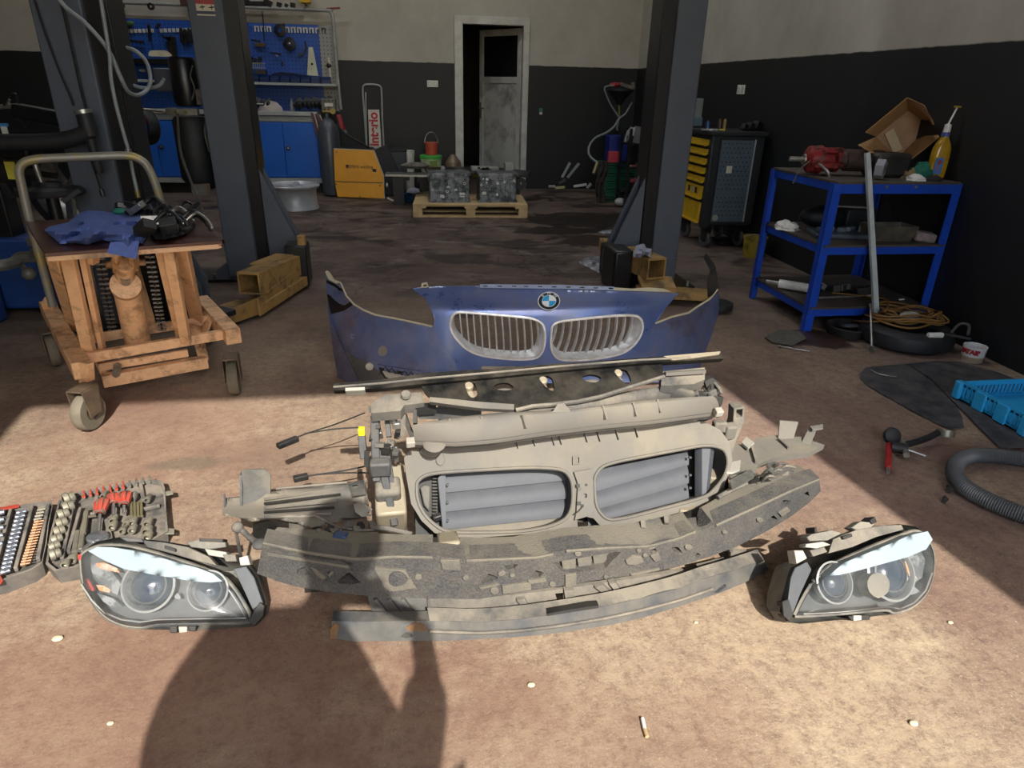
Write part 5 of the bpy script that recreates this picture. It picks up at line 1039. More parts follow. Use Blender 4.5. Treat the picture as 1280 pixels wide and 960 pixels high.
# ---- black engine parts heaped on the platform
M_EPT = mat('oily_engine_part', hx('#1b1d20'), .35, .4, col2=hx('#34383b'), sc=25, dust=hx('#5b5a55'), damt=.12)
ep = thing('engine_part_heap', 'tangle of oily black engine covers and hoses beside the blue cloth', 'engine parts', tuple(Z(215,285,.72)))
r2 = random.Random(11)
for i in range(34):
    x = r2.uniform(150,236); y = r2.uniform(262,288)
    if x < 178: y = r2.uniform(258,266)
    p = Z(x, y, .735+r2.uniform(0,.05)); b = MB(); k = i % 4
    if k == 0: b.obox(p, (r2.uniform(.04,.10), r2.uniform(.03,.06), r2.uniform(.02,.05)), Euler([r2.uniform(-.6,.6) for _ in range(3)]))
    elif k == 1: b.tube(smoothpts([p, p+V((.05,.02,.04)), p+V((.1,-.02,.02)), p+V((.12,-.04,-.01))], 4), r2.uniform(.006,.014), 8)
    elif k == 2: b.lathe([(.012,0),(.03,.0),(.033,.012),(.03,.02),(.012,.02)], p, (r2.uniform(-1,1), -.6, 1), 14)
    else: b.bar(p, p+V((r2.uniform(-.08,.08), r2.uniform(-.05,.05), r2.uniform(-.01,.05))), .012, .02)
    b.build('engine_piece', M_EPT if i % 5 else M_STL, ep, bevel=.002)
b = MB(); b.panel(sm2([(182,285),(190,262),(205,255),(222,262),(234,275),(236,290),(215,297),(195,299)], 2), lambda u, v: (Z(u,v,.735+.012*math.sin(u*.5)), Z(u,v,.722)), step=6); b.build('engine_cover', M_EPT, ep)
b = MB(); b.ball(Z(150,264,.74), .025, 10, 6, (1.4,1,.6)); b.build('teal_cap', mat('teal_plastic', hx('#2f7f6c'), .5), ep)
# ================================================================ LIFT POSTS
M_POST = mat('grey_lift_paint', hx('#49515c'), .45, col2=hx('#525a65'), sc=4, dust=hx('#4b4a48'), damt=.25, dsc=9, bump=.1, bsc=90)
M_PBLK = mat('post_channel', hx('#101113'), .35, col2=hx('#1c1d20'), sc=12)
M_ARM = mat('yellow_arm_paint', hx('#a5824a'), .6, col2=hx('#5a4a30'), sc=11, amt=.8, thresh=(.48, .64), dust=hx('#3a332b'), damt=.2)
M_RUB = mat('black_rubber', hx('#17181a'), .6, col2=hx('#26272a'), sc=15)
def lift_post(lab, x0, x1, y, side, H=4.2, inner=.08):
    "column with a flat face towards the door; the carriage channel is on 'side' (+1: towards +x)"
    t = thing('lift_post', lab, 'lift post', ((x0+x1)/2, y+.15, 0)); D = .30
    b = MB(); b.box((x0, y, 0), (x1, y+D, H)); b.build('column', M_POST, t, bevel=.008)
    xi = x1 if side > 0 else x0
    b = MB(); b.box((min(xi, xi+side*inner), y+.05, 0), (max(xi, xi+side*inner), y+D-.03, H-.3)); b.build('carriage_channel', M_PBLK, t, bevel=.004)
    b = MB(); b.box((min(xi, xi+side*inner*.95), y+.03, 0), (max(xi, xi+side*inner*.95), y+.042, H)); b.build('channel_lip', M_PBLK, t)
    b = MB(); b.bar((xi+side*.055, y+.045, .2), (xi+side*.055, y+.045, H-.4), .008, .008, (0,1,0)); b.build('lift_cable', M_STL, t)
    b = MB(); b.prism([V((xi+side*.0, y+.06, .08)), V((xi+side*.30, y+.06, .08)), V((xi+side*.30, y+.06, .22)), V((xi+side*.08, y+.06, .75)), V((xi, y+.06, .75))], V((0, .02, 0))); b.prism([V((xi+side*.0, y+.20, .08)), V((xi+side*.30, y+.20, .08)), V((xi+side*.30, y+.20, .22)), V((xi+side*.08, y+.20, .75)), V((xi, y+.20, .75))], V((0, .02, 0))); b.build('gusset', M_POST, t)
    b = MB(); b.box((x0-.12, y-.10, 0), (x1+.12, y+D+.1, .02)); b.build('base_plate', M_PBLK, t, bevel=.003)
    b = MB(); b.box((x0-.003, y-.004, .20), (x1+.003, y+.002, .208)); b.build('weld_line', M_POST, t)
    for px_ in (x0-.08, x1+.08):
        b = MB(); b.cyl((px_, y-.05, .02), (px_, y-.05, .05), .014, n=6); b.build('anchor_bolt', M_STL, t)
    return t
pL = lift_post('grey lift post with red and cream sticker, behind the orange lift table', -1.325, -1.115, 4.93, 1)
pR = lift_post('grey lift post with yellow arms, in front of the yellow-drawer tool cart', 1.685, 1.88, 4.53, -1)
# sticker on the left post
a = Y(243, 0, 4.925); c = Y(270, 20, 4.925)
for nm, z0, z1, cc in (('sticker', c.z, a.z+.12, '#cfc8b0'), ('sticker_header', a.z-.02, a.z+.02, '#a33a3c'), ('sticker_footer', c.z+.008, c.z+.025, '#3a4256')):
    b = MB(); b.box((a.x+.003, 4.926-(.002 if nm != 'sticker' else 0), z0), (c.x-.003, 4.929, z1)); b.build(nm, mat(nm, hx(cc), .5), pL)
for k in range(2):
    b = MB(); zc = (a.z+c.z)/2+.003; b.bar((a.x+.025+k*.055, 4.924, zc), (a.x+.055+k*.055, 4.924, zc+.004), .004, .006); b.bar((a.x+.04+k*.055, 4.924, zc-.012), (a.x+.04+k*.055, 4.924, zc+.014), .004, .004, (0,1,0)); b.build('sticker_drawing', M_BLK, pL)
# power unit on the left post: motor above, oil tank below
b = MB(); b.lathe([(0,-.15),(.075,-.15),(.085,-.12),(.085,.13),(.075,.15),(0,.15)], (-1.47, 5.15, 1.29), (0,0,1), 20); b.build('pump_motor', M_PBLK, pL)
b = MB(); b.lathe([(0,-.215),(.10,-.215),(.118,-.19),(.118,.19),(.10,.215),(0,.215)], (-1.475, 5.15, .86), (0,0,1), 24); b.build('oil_tank', M_RUB, pL)
b = MB(); b.box((-1.60, 5.06, 1.085), (-1.40, 5.12, 1.13)); b.build('pump_block', M_STL, pL, bevel=.003)
for x in (-1.53, -1.47):
    b = MB(); b.cyl((x, 5.055, 1.107), (x, 5.04, 1.107), .012, n=8); b.build('pump_fitting', mat('brass', hx('#8e7f4e'), .4, .7), pL)
b = MB(); b.box((-1.40, 5.08, 1.15), (-1.33, 5.14, 1.25)); b.build('control_valve', mat('valve', hx('#6a675b'), .5, .3), pL, bevel=.006)
b = MB(); b.box((-1.53, 5.1, .56), (-1.43, 5.2, .645)); b.build('tank_foot', M_STL, pL)
b = MB(); b.cyl((-1.60, 5.08, 1.105), (-1.72, 5.02, 1.12), .008, n=8); b.build('release_lever', M_STL, pL)
for pts, r in (([(222,142,5.0),(223,165,5.0),(226,190,4.98),(234,215,4.95),(246,245,4.9),(262,285,4.9)], .010), ([(241,82,5.0),(238,95,5.0),(243,110,4.98),(240,125,5.0)], .006), ([(247,120,5.0),(258,140,4.98),(256,165,4.98),(262,190,4.95)], .007)):
    b = MB(); b.tube(smoothpts([Y(*q) for q in pts], 5), r, 6); b.build('hydraulic_hose', M_GREY, pL)
# swing arms lying by the posts
def subthing(name, par, loc):
    o = bpy.data.objects.new(name, None); COL.objects.link(o); o.parent = par; o.location = V(loc)-par.location; o['anchor'] = tuple(loc); o.empty_display_size = .05; return o
def arm(par, pts, w0, h0, m, nm='arm'):
    b = MB(); b.bar(pts[0], pts[1], w0, h0); return b.build(nm, m, par, bevel=.006)
A0 = V((-.83, 4.62, .17)); A1 = V((-.88, 4.22, .17)); A2 = V((-1.20, 3.86, .07))
la = subthing('lift_arm', pL, (-1.0, 4.2, 0))
def boxtube(par, p, q, w, h, m, nm, wall=.012):
    p = V(p); q = V(q); d = (q-p).normalized(); s_ = d.cross(V((0,0,1))).normalized(); u = s_.cross(d); b = MB()
    rows = []
    for e, k in ((p, 1), (q, 1), (q, 0), (p, 0)):
        ww = w/2-(0 if k else wall); hh = h/2-(0 if k else wall); rows.append([e+s_*a*ww+u*c*hh for a, c in ((-1,-1),(1,-1),(1,1),(-1,1),(-1,-1))])
    rows.append(rows[0]); b.sheet(rows); return b.build(nm, m, par)
boxtube(la, A0, V((-.98,4.05,.20)), .14, .13, M_ARM, 'outer_arm')
boxtube(la, V((-.80,4.65,.06)), V((-.98,4.02,.055)), .15, .06, M_ARM, 'arm_root')
b = MB(); b.prism([V((-.78,4.52,.03)), V((-.92,3.98,.02)), V((-.92,3.98,.13)), V((-.78,4.52,.16))], V((-.012,0,0))); b.prism([V((-.93,4.02,.02)), V((-1.14,3.72,.02)), V((-1.15,3.72,.085)), V((-.93,4.02,.12))], V((-.012,.004,0))); b.build('side_plate', M_ARM, la)
b = MB(); b.prism([V((-.93,4.05,.05)), V((-1.14,3.74,.05)), V((-1.27,3.84,.05)), V((-1.08,4.12,.05))], V((0,0,.035))); b.build('inner_arm', M_ARM, la, bevel=.004)
b = MB(); b.prism([V((-1.12,3.70,.075)), V((-1.30,3.84,.075)), V((-1.20,3.97,.075)), V((-1.02,3.84,.075))], V((0,0,.035))); b.build('rubber_pad', M_RUB, la, bevel=.006)
b = MB(); b.cyl((-1.14,3.73,.0), (-1.14,3.73,.07), .04, n=14); b.build('pad_screw', M_ARM, la)
b = MB(); b.prism([V((-.80,4.60,.235)), V((-.93,4.30,.24)), V((-1.03,4.34,.24)), V((-.92,4.64,.235))], V((0,0,.012))); b.build('top_plate', M_ARM, la)
b = MB(); b.box((-.86,4.62,.02), (-.72,4.80,.30)); b.build('arm_hinge', M_PBLK, la, bevel=.01)
b = MB(); b.cyl((-.75,4.66,.3), (-.75,4.66,.36), .03, n=12); b.build('hinge_pin', M_ARM, la)
ra = subthing('lift_arm', pR, (1.55, 4.3, 0))
boxtube(ra, V((1.60,4.18,.22)), V((1.52,4.55,.22)), .14, .14, M_ARM, 'outer_arm')
b = MB(); b.prism([V((1.46,4.12,.04)), V((1.98,3.98,.04)), V((2.02,4.12,.04)), V((1.50,4.28,.04))], V((0,0,.05))); b.build('inner_arm', M_ARM, ra, bevel=.006)
b = MB(); b.prism([V((1.50,4.16,.09)), V((1.72,4.10,.09)), V((1.72,4.2,.14)), V((1.50,4.26,.14))], V((0,0,.02))); b.build('top_plate', M_ARM, ra)
b = MB(); b.cyl((1.95,3.92,.02), (1.95,3.92,.06), .09, n=16); b.build('rubber_pad', M_RUB, ra)
b = MB(); b.box((1.36,4.36,.0), (1.50,4.66,.30)); b.build('arm_hinge', M_PBLK, ra, bevel=.02)
rb_ = subthing('lift_arm', pR, (1.35, 5.0, 0))
b = MB(); b.prism([Z(749,297,.16), Z(775,298,.16), Z(778,303,.16), Z(769,325,.10), Z(762,318,.10)], V((0,0,-.10))); b.build('outer_arm', M_ARM, rb_, bevel=.004)
b = MB(); b.bar(Z(757,300,.17), Z(768,322,.11), .05, .02); b.build('top_plate', M_ARM, rb_)
b = MB(); b.box((1.42,4.72,.0), (1.55,4.95,.24)); b.build('arm_hinge', M_PBLK, rb_, bevel=.02)
M_RAG = mat('white_rag', hx('#9a9dab'), .9, col2=hx('#7e808c'), sc=16)
crumple([(791,318),(795,307),(805,304),(808,310),(815,311),(813,322),(806,318),(800,323),(792,322)], .30, .05, M_RAG, 'rag', 'pale rag draped over the lift arm at the foot of the right post', 'rag', 5, step=2)
# third, nearer column at the left edge
c3 = lift_post('tall grey column behind the orange lift table, with air hoses running across it', -1.76, -1.53, 3.9, 1, inner=.10)
for pts, r, nm in (([(43,0,3.88),(58,45,3.88),(75,90,3.88),(88,120,3.88),(92,132,3.88)], .006, 'cable'), ([(76,0,3.87),(90,60,3.87),(102,115,3.87),(108,140,3.87),(112,185,3.84),(118,210,3.82),(126,235,3.8),(129,246,3.8)], .007, 'cable')):
    b = MB(); b.tube(smoothpts([Y(*q) for q in pts], 5), r, 6); b.build(nm, M_RUB, c3)
b = MB(); b.cyl(Y(119,200,3.83), Y(124,216,3.83), .022, n=10); b.cyl(Y(126,236,3.8), Y(129,245,3.8), .012, n=8); b.build('hose_coupling', M_PBLK, c3)
M_HOSE = mat('pale_hose', hx('#7d8586'), .5, col2=hx('#646b6c'), sc=20)
ah = thing('air_hose', 'long pale air hose hanging down in front of the tall left column', 'hose', tuple(Y(168,240,3.7)))
b = MB(); b.tube(smoothpts([Y(*q) for q in ((124,-12,3.7),(130,25,3.7),(137,70,3.7),(139,100,3.7),(146,135,3.7),(156,172,3.7),(161,190,3.7),(166,215,3.7),(171,238,3.7))], 6), .009, 8); b.build('hose', M_HOSE, ah)
b = MB(); b.cyl(Y(160,186,3.7), Y(161,192,3.7), .015, n=10); b.build('coupling', M_STL, ah); b = MB(); b.cyl(Y(171,238,3.7), Y(173,247,3.7), .012, n=8); b.build('brass_tip', MATS['brass'], ah)
b = MB(); b.tube(smoothpts([Y(*q) for q in ((66,-12,3.72),(82,9,3.72),(108,30,3.72),(135,62,3.74),(150,95,3.76),(160,114,3.8),(172,119,3.9),(184,112,4.0),(188,98,4.05),(183,78,4.1),(170,64,4.1),(152,58,4.1))], 6), .010, 8); tag(b.build('looped_hose', M_HOSE), 'pale hose curling in a loop across the left column', 'hose')
b = MB(); b.tube(smoothpts([Y(*q) for q in ((158,100,4.1),(170,108,4.1),(188,110,4.1),(200,106,4.1),(205,98,4.1))], 5), .009, 8); tag(b.build('short_hose', M_HOSE), 'short pale hose ending at the grey box by the blue pegboard', 'hose')
b = MB(); b.obox(Y(206,100,5.4), (.13, .05, .15)); tag(b.build('wall_box', mat('box_grey', hx('#555a68'), .5), bevel=.01), 'small grey electrical box left of the black pump motor', 'box')
# ================================================================ TYRE CHANGER at the left edge
tc = thing('tyre_changer', 'black tyre changer with curved arm and round clamp at the left edge', 'tyre changer', (-2.15, 4.2, 0))
b = MB(); b.bar((-2.33,4.25,.2), (-2.33,4.25,1.5), .14, .14, (0,1,0)); b.build('column', M_PBLK, tc, bevel=.01)
for (p, q, cc, nm) in (((0,154),(12,171),'#cfcfc4','label'), ((2,186),(22,200),'#d6cf62','label'), ((5,202),(24,224),'#d9cf4e','label'), ((0,154),(11,158),'#3f86c2','label_band'), ((6,200),(23,202),'#33332a','label_band')):
    P0 = Y(*p, 4.16); P1 = Y(*q, 4.16); b = MB(); b.box((P0.x, 4.155-(.003 if 'band' in nm else 0), P1.z), (P1.x, 4.16, P0.z)); b.build(nm, mat('label_'+cc[1:], hx(cc), .5), tc)
P = lambda x, y, d=3.76: Y(x, y, d)
b = MB(); b.tube(smoothpts([P(-30,178,3.76), P(0,178,3.76), P(40,178), P(75,176), P(100,170), P(112,164)], 5), .040, 12); b.build('swing_arm', M_RUB, tc)
b = MB(); b.cyl(P(104,138), P(113,170), .038, n=14); b.build('arm_head', M_RUB, tc); b = MB(); b.cyl(P(103,137), P(105,142), .040, n=14); b.build('head_cap', M_STL, tc)
b = MB(); b.bar(P(20,138,4.1), P(98,152,4.05), .08, .07); b.build('upper_arm', M_PBLK, tc, bevel=.01)
b = MB(); b.cyl(P(113,172), P(124,214), .022, n=10); b.build('mount_rod', M_RUB, tc)
b = MB(); b.cyl(P(-10,134,4.1), P(24,132,4.1), .012, n=8); b.cyl(P(12,124,4.1), P(10,130,4.1), .006, n=6); b.build('air_line', M_STL, tc)
b = MB(); b.tube(smoothpts([P(5,132,4.05), P(11,120,4.05), P(20,118,4.05), P(24,130,4.05)], 4), .006, 6); b.tube(smoothpts([P(14,152,4.05), P(24,150,4.05), P(32,158,4.05), P(40,152,4.05)], 4), .006, 6); b.build('air_line', M_PBLK, tc)
b = MB(); b.box((-2.10,3.95,.90), (-1.95,4.1,1.02)); b.build('valve_block', M_PBLK, tc, bevel=.02)
c = P(64,243,3.72); b = MB(); b.lathe([(0,0),(.15,0),(.155,.012),(.14,.03),(.06,.04),(.05,.06),(0,.06)], c, (0,0,1), 28); b.build('clamp_table', M_RUB, tc)
b = MB(); b.cyl(c+V((-.03,0,.05)), c+V((-.04,0,.16)), .013, n=10); b.ball(c+V((-.04,0,.16)), .022, 10, 6); b.build('centre_bolt', M_STL, tc)
b = MB(); b.cyl(c, (c.x, c.y, .3), .03, n=12); b.bar(c+V((-.15,.1,.1)), c+V((.0,.1,.08)), .03, .03); b.build('table_shaft', M_PBLK, tc)
b = MB(); b.bar(c+V((.09,-.1,-.02)), c+V((.16,-.06,.03)), .02, .02); b.bar(c+V((-.16,-.04,-.02)), c+V((-.2,-.02,.05)), .02, .02); b.build('clamp_jaw', M_RUB, tc)
M_BLU = mat('blue_machine_paint', hx('#1d3d78'), .45, col2=hx('#16305e'), sc=8)
b = MB(); b.box((-2.9,4.15,.04), (-2.12,4.6,.46)); b.build('machine_body', M_BLU, tc, bevel=.02)
b = MB(); b.box((-2.95,3.75,.0), (-2.36,4.1,.30)); b.build('pedal_box', M_BLU, tc, bevel=.02)
b = MB(); b.tube(smoothpts([Z(-20,332,.42), Z(0,332,.42), Z(18,328,.42), Z(26,322,.44), Z(42,321,.45)], 5), .03, 8); b.build('bead_breaker', mat('grey_casting', hx('#6d6c65'), .5, .3), tc)
b = MB(); b.bar(Z(22,326,.42), Z(35,341,.36), .02, .02); b.ball(Z(36,342,.36), .035, 10, 6); b.build('breaker_pin', MATS['grey_casting'], tc)
for a_, c_ in (((5,300),(44,299)), ((3,316),(40,316)), ((8,330),(45,345))):
    b = MB(); b.bar(Z(*a_, .5)+V((0,.25,0)), Z(*c_, .5)+V((0,.25,0)), .03, .04); b.build('lower_rail', M_GREY, tc)
crumple([(4,368),(8,363),(14,364),(18,369),(16,375),(8,376)], .0, .04, M_RAG, 'paper_scrap', 'crumpled white paper on the floor beside the blue machine', 'paper', 9, step=2)
# wheels stored behind
def tyre(name, lab, c, ax, R, wd, rim=True, grp=None):
    t = thing(name, lab, 'tyre', (c[0], c[1], max(0, c[2]-R if abs(V(ax).z) < .5 else c[2]-wd/2)), grp); ax = V(ax).normalized()
    b = MB(); b.lathe([(R*.64,-wd*.38),(R*.72,-wd*.5),(R*.9,-wd*.5),(R*.98,-wd*.38),(R,-wd*.25),(R*.985,-wd*.24),(R*.985,-wd*.2),(R,-wd*.19),(R,-.01),(R*.985,-.008),(R*.985,.008),(R,.01),(R,wd*.19),(R*.985,wd*.2),(R*.985,wd*.24),(R,wd*.25),(R*.98,wd*.38),(R*.9,wd*.5),(R*.72,wd*.5),(R*.64,wd*.38)], c, ax, 40); b.build('tread', M_RUB, t)
    if rim:
        b = MB(); b.lathe([(R*.65,-wd*.4),(R*.62,-wd*.3),(R*.58,0),(R*.62,wd*.3),(R*.65,wd*.4)], c, ax, 32); b.build('rim', M_STL, t)
        u = ax.orthogonal().normalized(); w2 = ax.cross(u); sp = MB()
        for k in range(5):
            d = u*math.cos(k*2*PI/5)+w2*math.sin(k*2*PI/5); bb = MB(); bb.bar(V(c)-ax*wd*.3, V(c)-ax*wd*.32+d*R*.6, .05, .03, ax); bb.build('spoke', M_STL, t)
    return t
tyre('car_wheel', 'car wheel standing behind the round clamp of the black tyre changer', Y(95,235,4.7), (.35,1,.1), .31, .2)
tyre('tyre', 'large black tyre leaning between the left column and the blue cabinet', (-2.62,7.0,.36), (1,.55,.0), .36, .24, False)
tyre('tyre', 'upper small black wheel with red hub, by the blue cabinet', Y(180,158,7.2), (.7,1,0), .17, .12, False)
b = MB(); b.bar(Y(172,152,7.1), Y(184,150,7.1), .05, .06); tag(b.build('red_valve', mat('dark_red', hx('#7c1f22'), .5)), 'red metal piece caught in the small black wheel', 'fitting')
# ================================================================ WORKBENCH WITH PEGBOARD AT THE BACK
M_CAB = mat('cabinet_blue', hx('#2566c6'), .35, col2=hx('#215cb4'), sc=3)
M_CABG = mat('cabinet_grey', hx('#a9aeac'), .45, col2=hx('#8c918f'), sc=6)
M_PGREY = mat('pegboard_grey', hx('#9b9c97'), .5)
def peg_mat(name, col):
    m = bpy.data.materials.new(name); m.use_nodes = True; N = m.node_tree.nodes; L = m.node_tree.links; b = N['Principled BSDF']; b.inputs['Roughness'].default_value = .45
    g = N.new('ShaderNodeNewGeometry'); s = N.new('ShaderNodeSeparateXYZ'); L.new(g.outputs['Position'], s.inputs[0])
    def M(op, a, c=None):
        k = N.new('ShaderNodeMath'); k.operation = op
        for i, q in ((0, a), (1, c)):
            if q is None: continue
            if isinstance(q, (int, float)): k.inputs[i].default_value = q
            else: L.new(q, k.inputs[i])
        return k.outputs[0]
    fx = M('ABSOLUTE', M('SUBTRACT', M('FRACT', M('MULTIPLY', s.outputs[0], 1/.045)), .5)); fz = M('ABSOLUTE', M('SUBTRACT', M('FRACT', M('MULTIPLY', s.outputs[2], 1/.045)), .5))
    h = M('LESS_THAN', M('MAXIMUM', fx, fz), .13); k = N.new('ShaderNodeMix'); k.data_type = 'RGBA'; k.inputs[6].default_value = (*col, 1); k.inputs[7].default_value = (.004, .005, .008, 1); L.new(h, k.inputs[0]); L.new(k.outputs[2], b.inputs['Base Color']); return m
M_PEG = peg_mat('pegboard_blue', hx('#1e4fa4'))
def cabinet(lab, x0, x1):
    t = thing('cabinet', lab, 'cabinet', ((x0+x1)/2, 9.35, 0)); y = 9.15
    b = MB(); b.box((x0, y, .19), (x1, 9.6, .93)); b.build('carcass', M_CAB, t, bevel=.004)
    b = MB(); b.box((x0, y+.03, .0), (x1, 9.6, .12)); b.build('plinth', M_BLK, t); b = MB(); b.box((x0, y-.012, .13), (x1, 9.6, .19)); b.build('base_strip', M_CABG, t)
    b = MB(); b.box((x0, y-.014, .86), (x1, y, .925)); b.build('drawer_strip', M_CABG, t, bevel=.003)
    xm = (x0+x1)/2
    for a, c in ((x0+.01, xm-.004), (xm+.004, x1-.01)):
        b = MB(); b.box((a, y-.016, .20), (c, y, .85)); b.build('door', M_CAB, t, bevel=.004)
    b = MB(); b.lathe([(.026,0),(.026,.010),(.018,.014),(0,.014)], (xm+.045, y-.016, .55), (0,-1,0), 16); hd_ = b.build('lock', M_BLK, t); b = MB(); b.lathe([(.014,0),(.013,.006),(0,.008)], (xm+.045, y-.031, .55), (0,-1,0), 12); b.build('lock_button', M_STL, hd_)
    return t
cabinet('blue double-door steel cabinet behind the yellow welding machine', -1.98, -1.13)
cabinet('blue steel cabinet under the bench, left of the lift post', -3.5, -2.6)
wt = thing('worktop', 'grey worktop running over the blue cabinets', 'worktop', (-2.3, 9.35, .93)); b = MB(); b.box((-3.55, 9.10, .932), (-1.12, 9.62, .975)); b.build('top_board', M_CABG, wt, bevel=.004)
pb = thing('pegboard', 'blue pegboard wall panel above the worktop, with shelf and grey tube frame', 'pegboard', (-2.15, 9.55, .98))
b = MB(); b.box((-3.45, 9.56, .98), (-1.06, 9.58, 1.96)); b.build('perforated_panel', M_PEG, pb)
b = MB(); b.box((-1.06, 9.54, .98), (-.88, 9.58, 1.95)); b.build('grey_upright', M_PEGG if False else peg_mat('pegboard_light', hx('#8b8d88')), pb)
b = MB(); b.box((-2.32, 9.54, .98), (-2.15, 9.562, 1.95)); b.build('grey_upright', bpy.data.materials['pegboard_light'], pb)
b = MB(); b.box((-3.45, 9.28, 1.27), (-.87, 9.56, 1.30)); b.build('shelf', M_CABG, pb, bevel=.004)
b = MB(); b.tube(smoothpts([V((-3.5,9.5,2.12)), V((-2.2,9.5,2.12)), V((-1.0,9.5,2.12)), V((-.90,9.5,2.10)), V((-.87,9.5,2.0)), V((-.87,9.5,1.4)), V((-.86,9.5,1.0))], 4), .022, 10); b.build('tube_frame', M_PGREY, pb)
def small(name, lab, cat, m, fn, grp=None, bevel=.002):
    b = MB(); fn(b); o = b.build(name, m, bevel=bevel); return tag(o, lab, cat, grp)
M_BIN = mat('bin_blue', hx('#142a55'), .4); M_TOOL = mat('dark_tool', hx('#15171a'), .4, .4, col2=hx('#3a3a3b'), sc=40)
for i in range(9):
    x = -2.03+i*.122
    def f(b, x=x): b.prism([V((x,9.30,1.302)), V((x,9.44,1.302)), V((x,9.44,1.38)), V((x,9.36,1.38)), V((x,9.30,1.345))], V((.11,0,0)))
    small('storage_bin', '%s dark blue bin from the left on the pegboard shelf' % ORD[i], 'bin', M_BIN, f, 'bins on the pegboard shelf')
for i in range(12):
    p = Y(321+i*7.6, 36+i*.25, 9.55)
    if i in (3, 4): continue
    small('hook_strip', '%s white hook card from the left along the top of the pegboard' % ORD[i if i < 3 else i-2], 'hook card', M_WHT, lambda b, p=p: (b.box((p.x-.026, 9.54, p.z-.03), (p.x-.012, 9.555, p.z+.03)), b.box((p.x+.010, 9.54, p.z-.03), (p.x+.026, 9.555, p.z+.03)), b.box((p.x-.026, 9.54, p.z+.018), (p.x+.026, 9.555, p.z+.03))), 'white hook cards')
for i in range(18):
    p = Y(149+i*5.2+(6 if i > 8 else 0), 39-i*.1, 9.55)
    small('bit_holder', '%s white tool tag from the left in the row left of the lift post' % ORD[i], 'tool tag', M_WHT, lambda b, p=p: b.box((p.x-.018, 9.54, p.z-.022), (p.x+.014, 9.556, p.z+.020)), 'white tool tags on the left pegboard')
def pt_(x, y, d=9.5): return Y(x, y, d)
def tool(lab, cat, nm, *shapes, m=M_TOOL):
    t = thing(nm, lab, cat, tuple(pt_(*shapes[0][1][:2], shapes[0][1][2] if len(shapes[0][1]) > 2 else 9.5)))
    for s_ in shapes:
        b = MB(); k = s_[0]; mm = s_[-1] if isinstance(s_[-1], bpy.types.Material) else m
        if k == 'bar': b.bar(pt_(*s_[1]), pt_(*s_[2]), s_[3], s_[4], (0,1,0))
        elif k == 'ring': b.lathe([(s_[2]*.4,0),(s_[2],0),(s_[2],.02),(s_[2]*.4,.025)], pt_(*s_[1]), (0,-1,0), 18)
        elif k == 'ball': b.ball(pt_(*s_[1]), s_[2], 10, 6)
        elif k == 'tube': b.tube(smoothpts([pt_(*q) for q in s_[1:-2]], 4), s_[-2] if not isinstance(s_[-1], (int, float)) else s_[-1], 6)
        b.build(s_[5] if len(s_) > 5 and isinstance(s_[5], str) else 'body', mm, t, bevel=.002)
    return t
M_BRZ = mat('bronze_tool', hx('#5b4a35'), .5, .4)
tool('bronze-coloured clamp on a long rod, hanging on the pegboard', 'clamp', 'bar_clamp', ('bar',(319,56),(332,56),.04,.06,'clamp_body',M_BRZ), ('bar',(328,14),(331,52),.012,.012,'rod'), ('bar',(314,50),(326,52),.02,.02,'jaw'))
tool('round grinding disc with light centre on the pegboard', 'grinding disc', 'grinding_disc', ('ring',(362,55),.075), ('ball',(362,55,9.46),.022,M_STL))
tool('coiled black cable hooked at the top centre of the pegboard', 'cable', 'cable_coil', ('ring',(350,38),.07), ('bar',(346,33),(356,31),.03,.03,'tie'))
tool('dark pliers hanging in the middle of the pegboard', 'pliers', 'pliers', ('bar',(338,66),(352,68),.02,.025,'jaws'), ('bar',(345,68),(347,71),.02,.02,'pivot',M_STL), ('bar',(353,77),(353,83),.02,.02,'handle'))
tool('curved green and black tool left of the white blade', 'tool', 'curved_tool', ('bar',(381,52),(383,60),.02,.03,'grip'), ('bar',(373,70),(381,66),.03,.025,'hook',mat('dark_green', hx('#223b35'), .5)), ('bar',(383,60),(380,66),.02,.02,'shaft'))
b = MB(); b.prism([pt_(386,59), pt_(391,59), pt_(398,95), pt_(384,94)], V((0,-.012,0))); tb_ = tag(b.build('white_blade', mat('ivory_plastic', hx('#c9cbb2'), .5)), 'tall tapering white blade hanging on the pegboard', 'guard')  # the white blade among the pegboard tools
b = MB(); b.lathe([(.014,0),(.012,.004),(0,.004)], pt_(390,80,9.486), (0,-1,0), 10); b.build('hole', M_BLK, tb_)
wb2 = thing('wire_basket', 'wire basket of dark tools on the pegboard beside the lift post', 'basket', tuple(pt_(315,80)))
for i in range(12):
    b = MB(); b.bar(pt_(301+i*2.6,79,9.40), pt_(301+i*2.6,84,9.40), .006, .006, (0,1,0)); b.build('wire', M_PGREY, wb2)
for yy in (78.5, 84.5):
    b = MB(); b.bar(pt_(300,yy,9.40), pt_(332,yy+.6,9.40), .008, .008); b.build('rim_wire', M_PGREY, wb2)
for i in range(5): tool('black tool end sticking out of the wire basket, the %s from the left' % ORD[i], 'tool', 'hand_tool', ('bar',(303+i*5.2,80,9.45),(305+i*5,71+(i%2)*2,9.45),.035,.04,'grip'))
tool('dark block standing on the shelf under the wire basket', 'block', 'sanding_block', ('bar',(320,90,9.4),(333,90,9.4),.05,.12,'body',mat('brownish', hx('#3a3430'), .7)))
crumple_pts = [(335,97),(341,92),(350,90),(362,91),(370,92),(376,93),(388,95),(392,99),(360,101),(338,100)]
b = MB(); b.panel(crumple_pts, lambda u, v: (pt_(u, v, 9.42), pt_(u, v, 9.48)), step=3); tag(b.build('dark_rag', mat('navy_rag', hx('#16203a'), .9)), 'dark blue rag heaped over the bins on the shelf', 'rag')
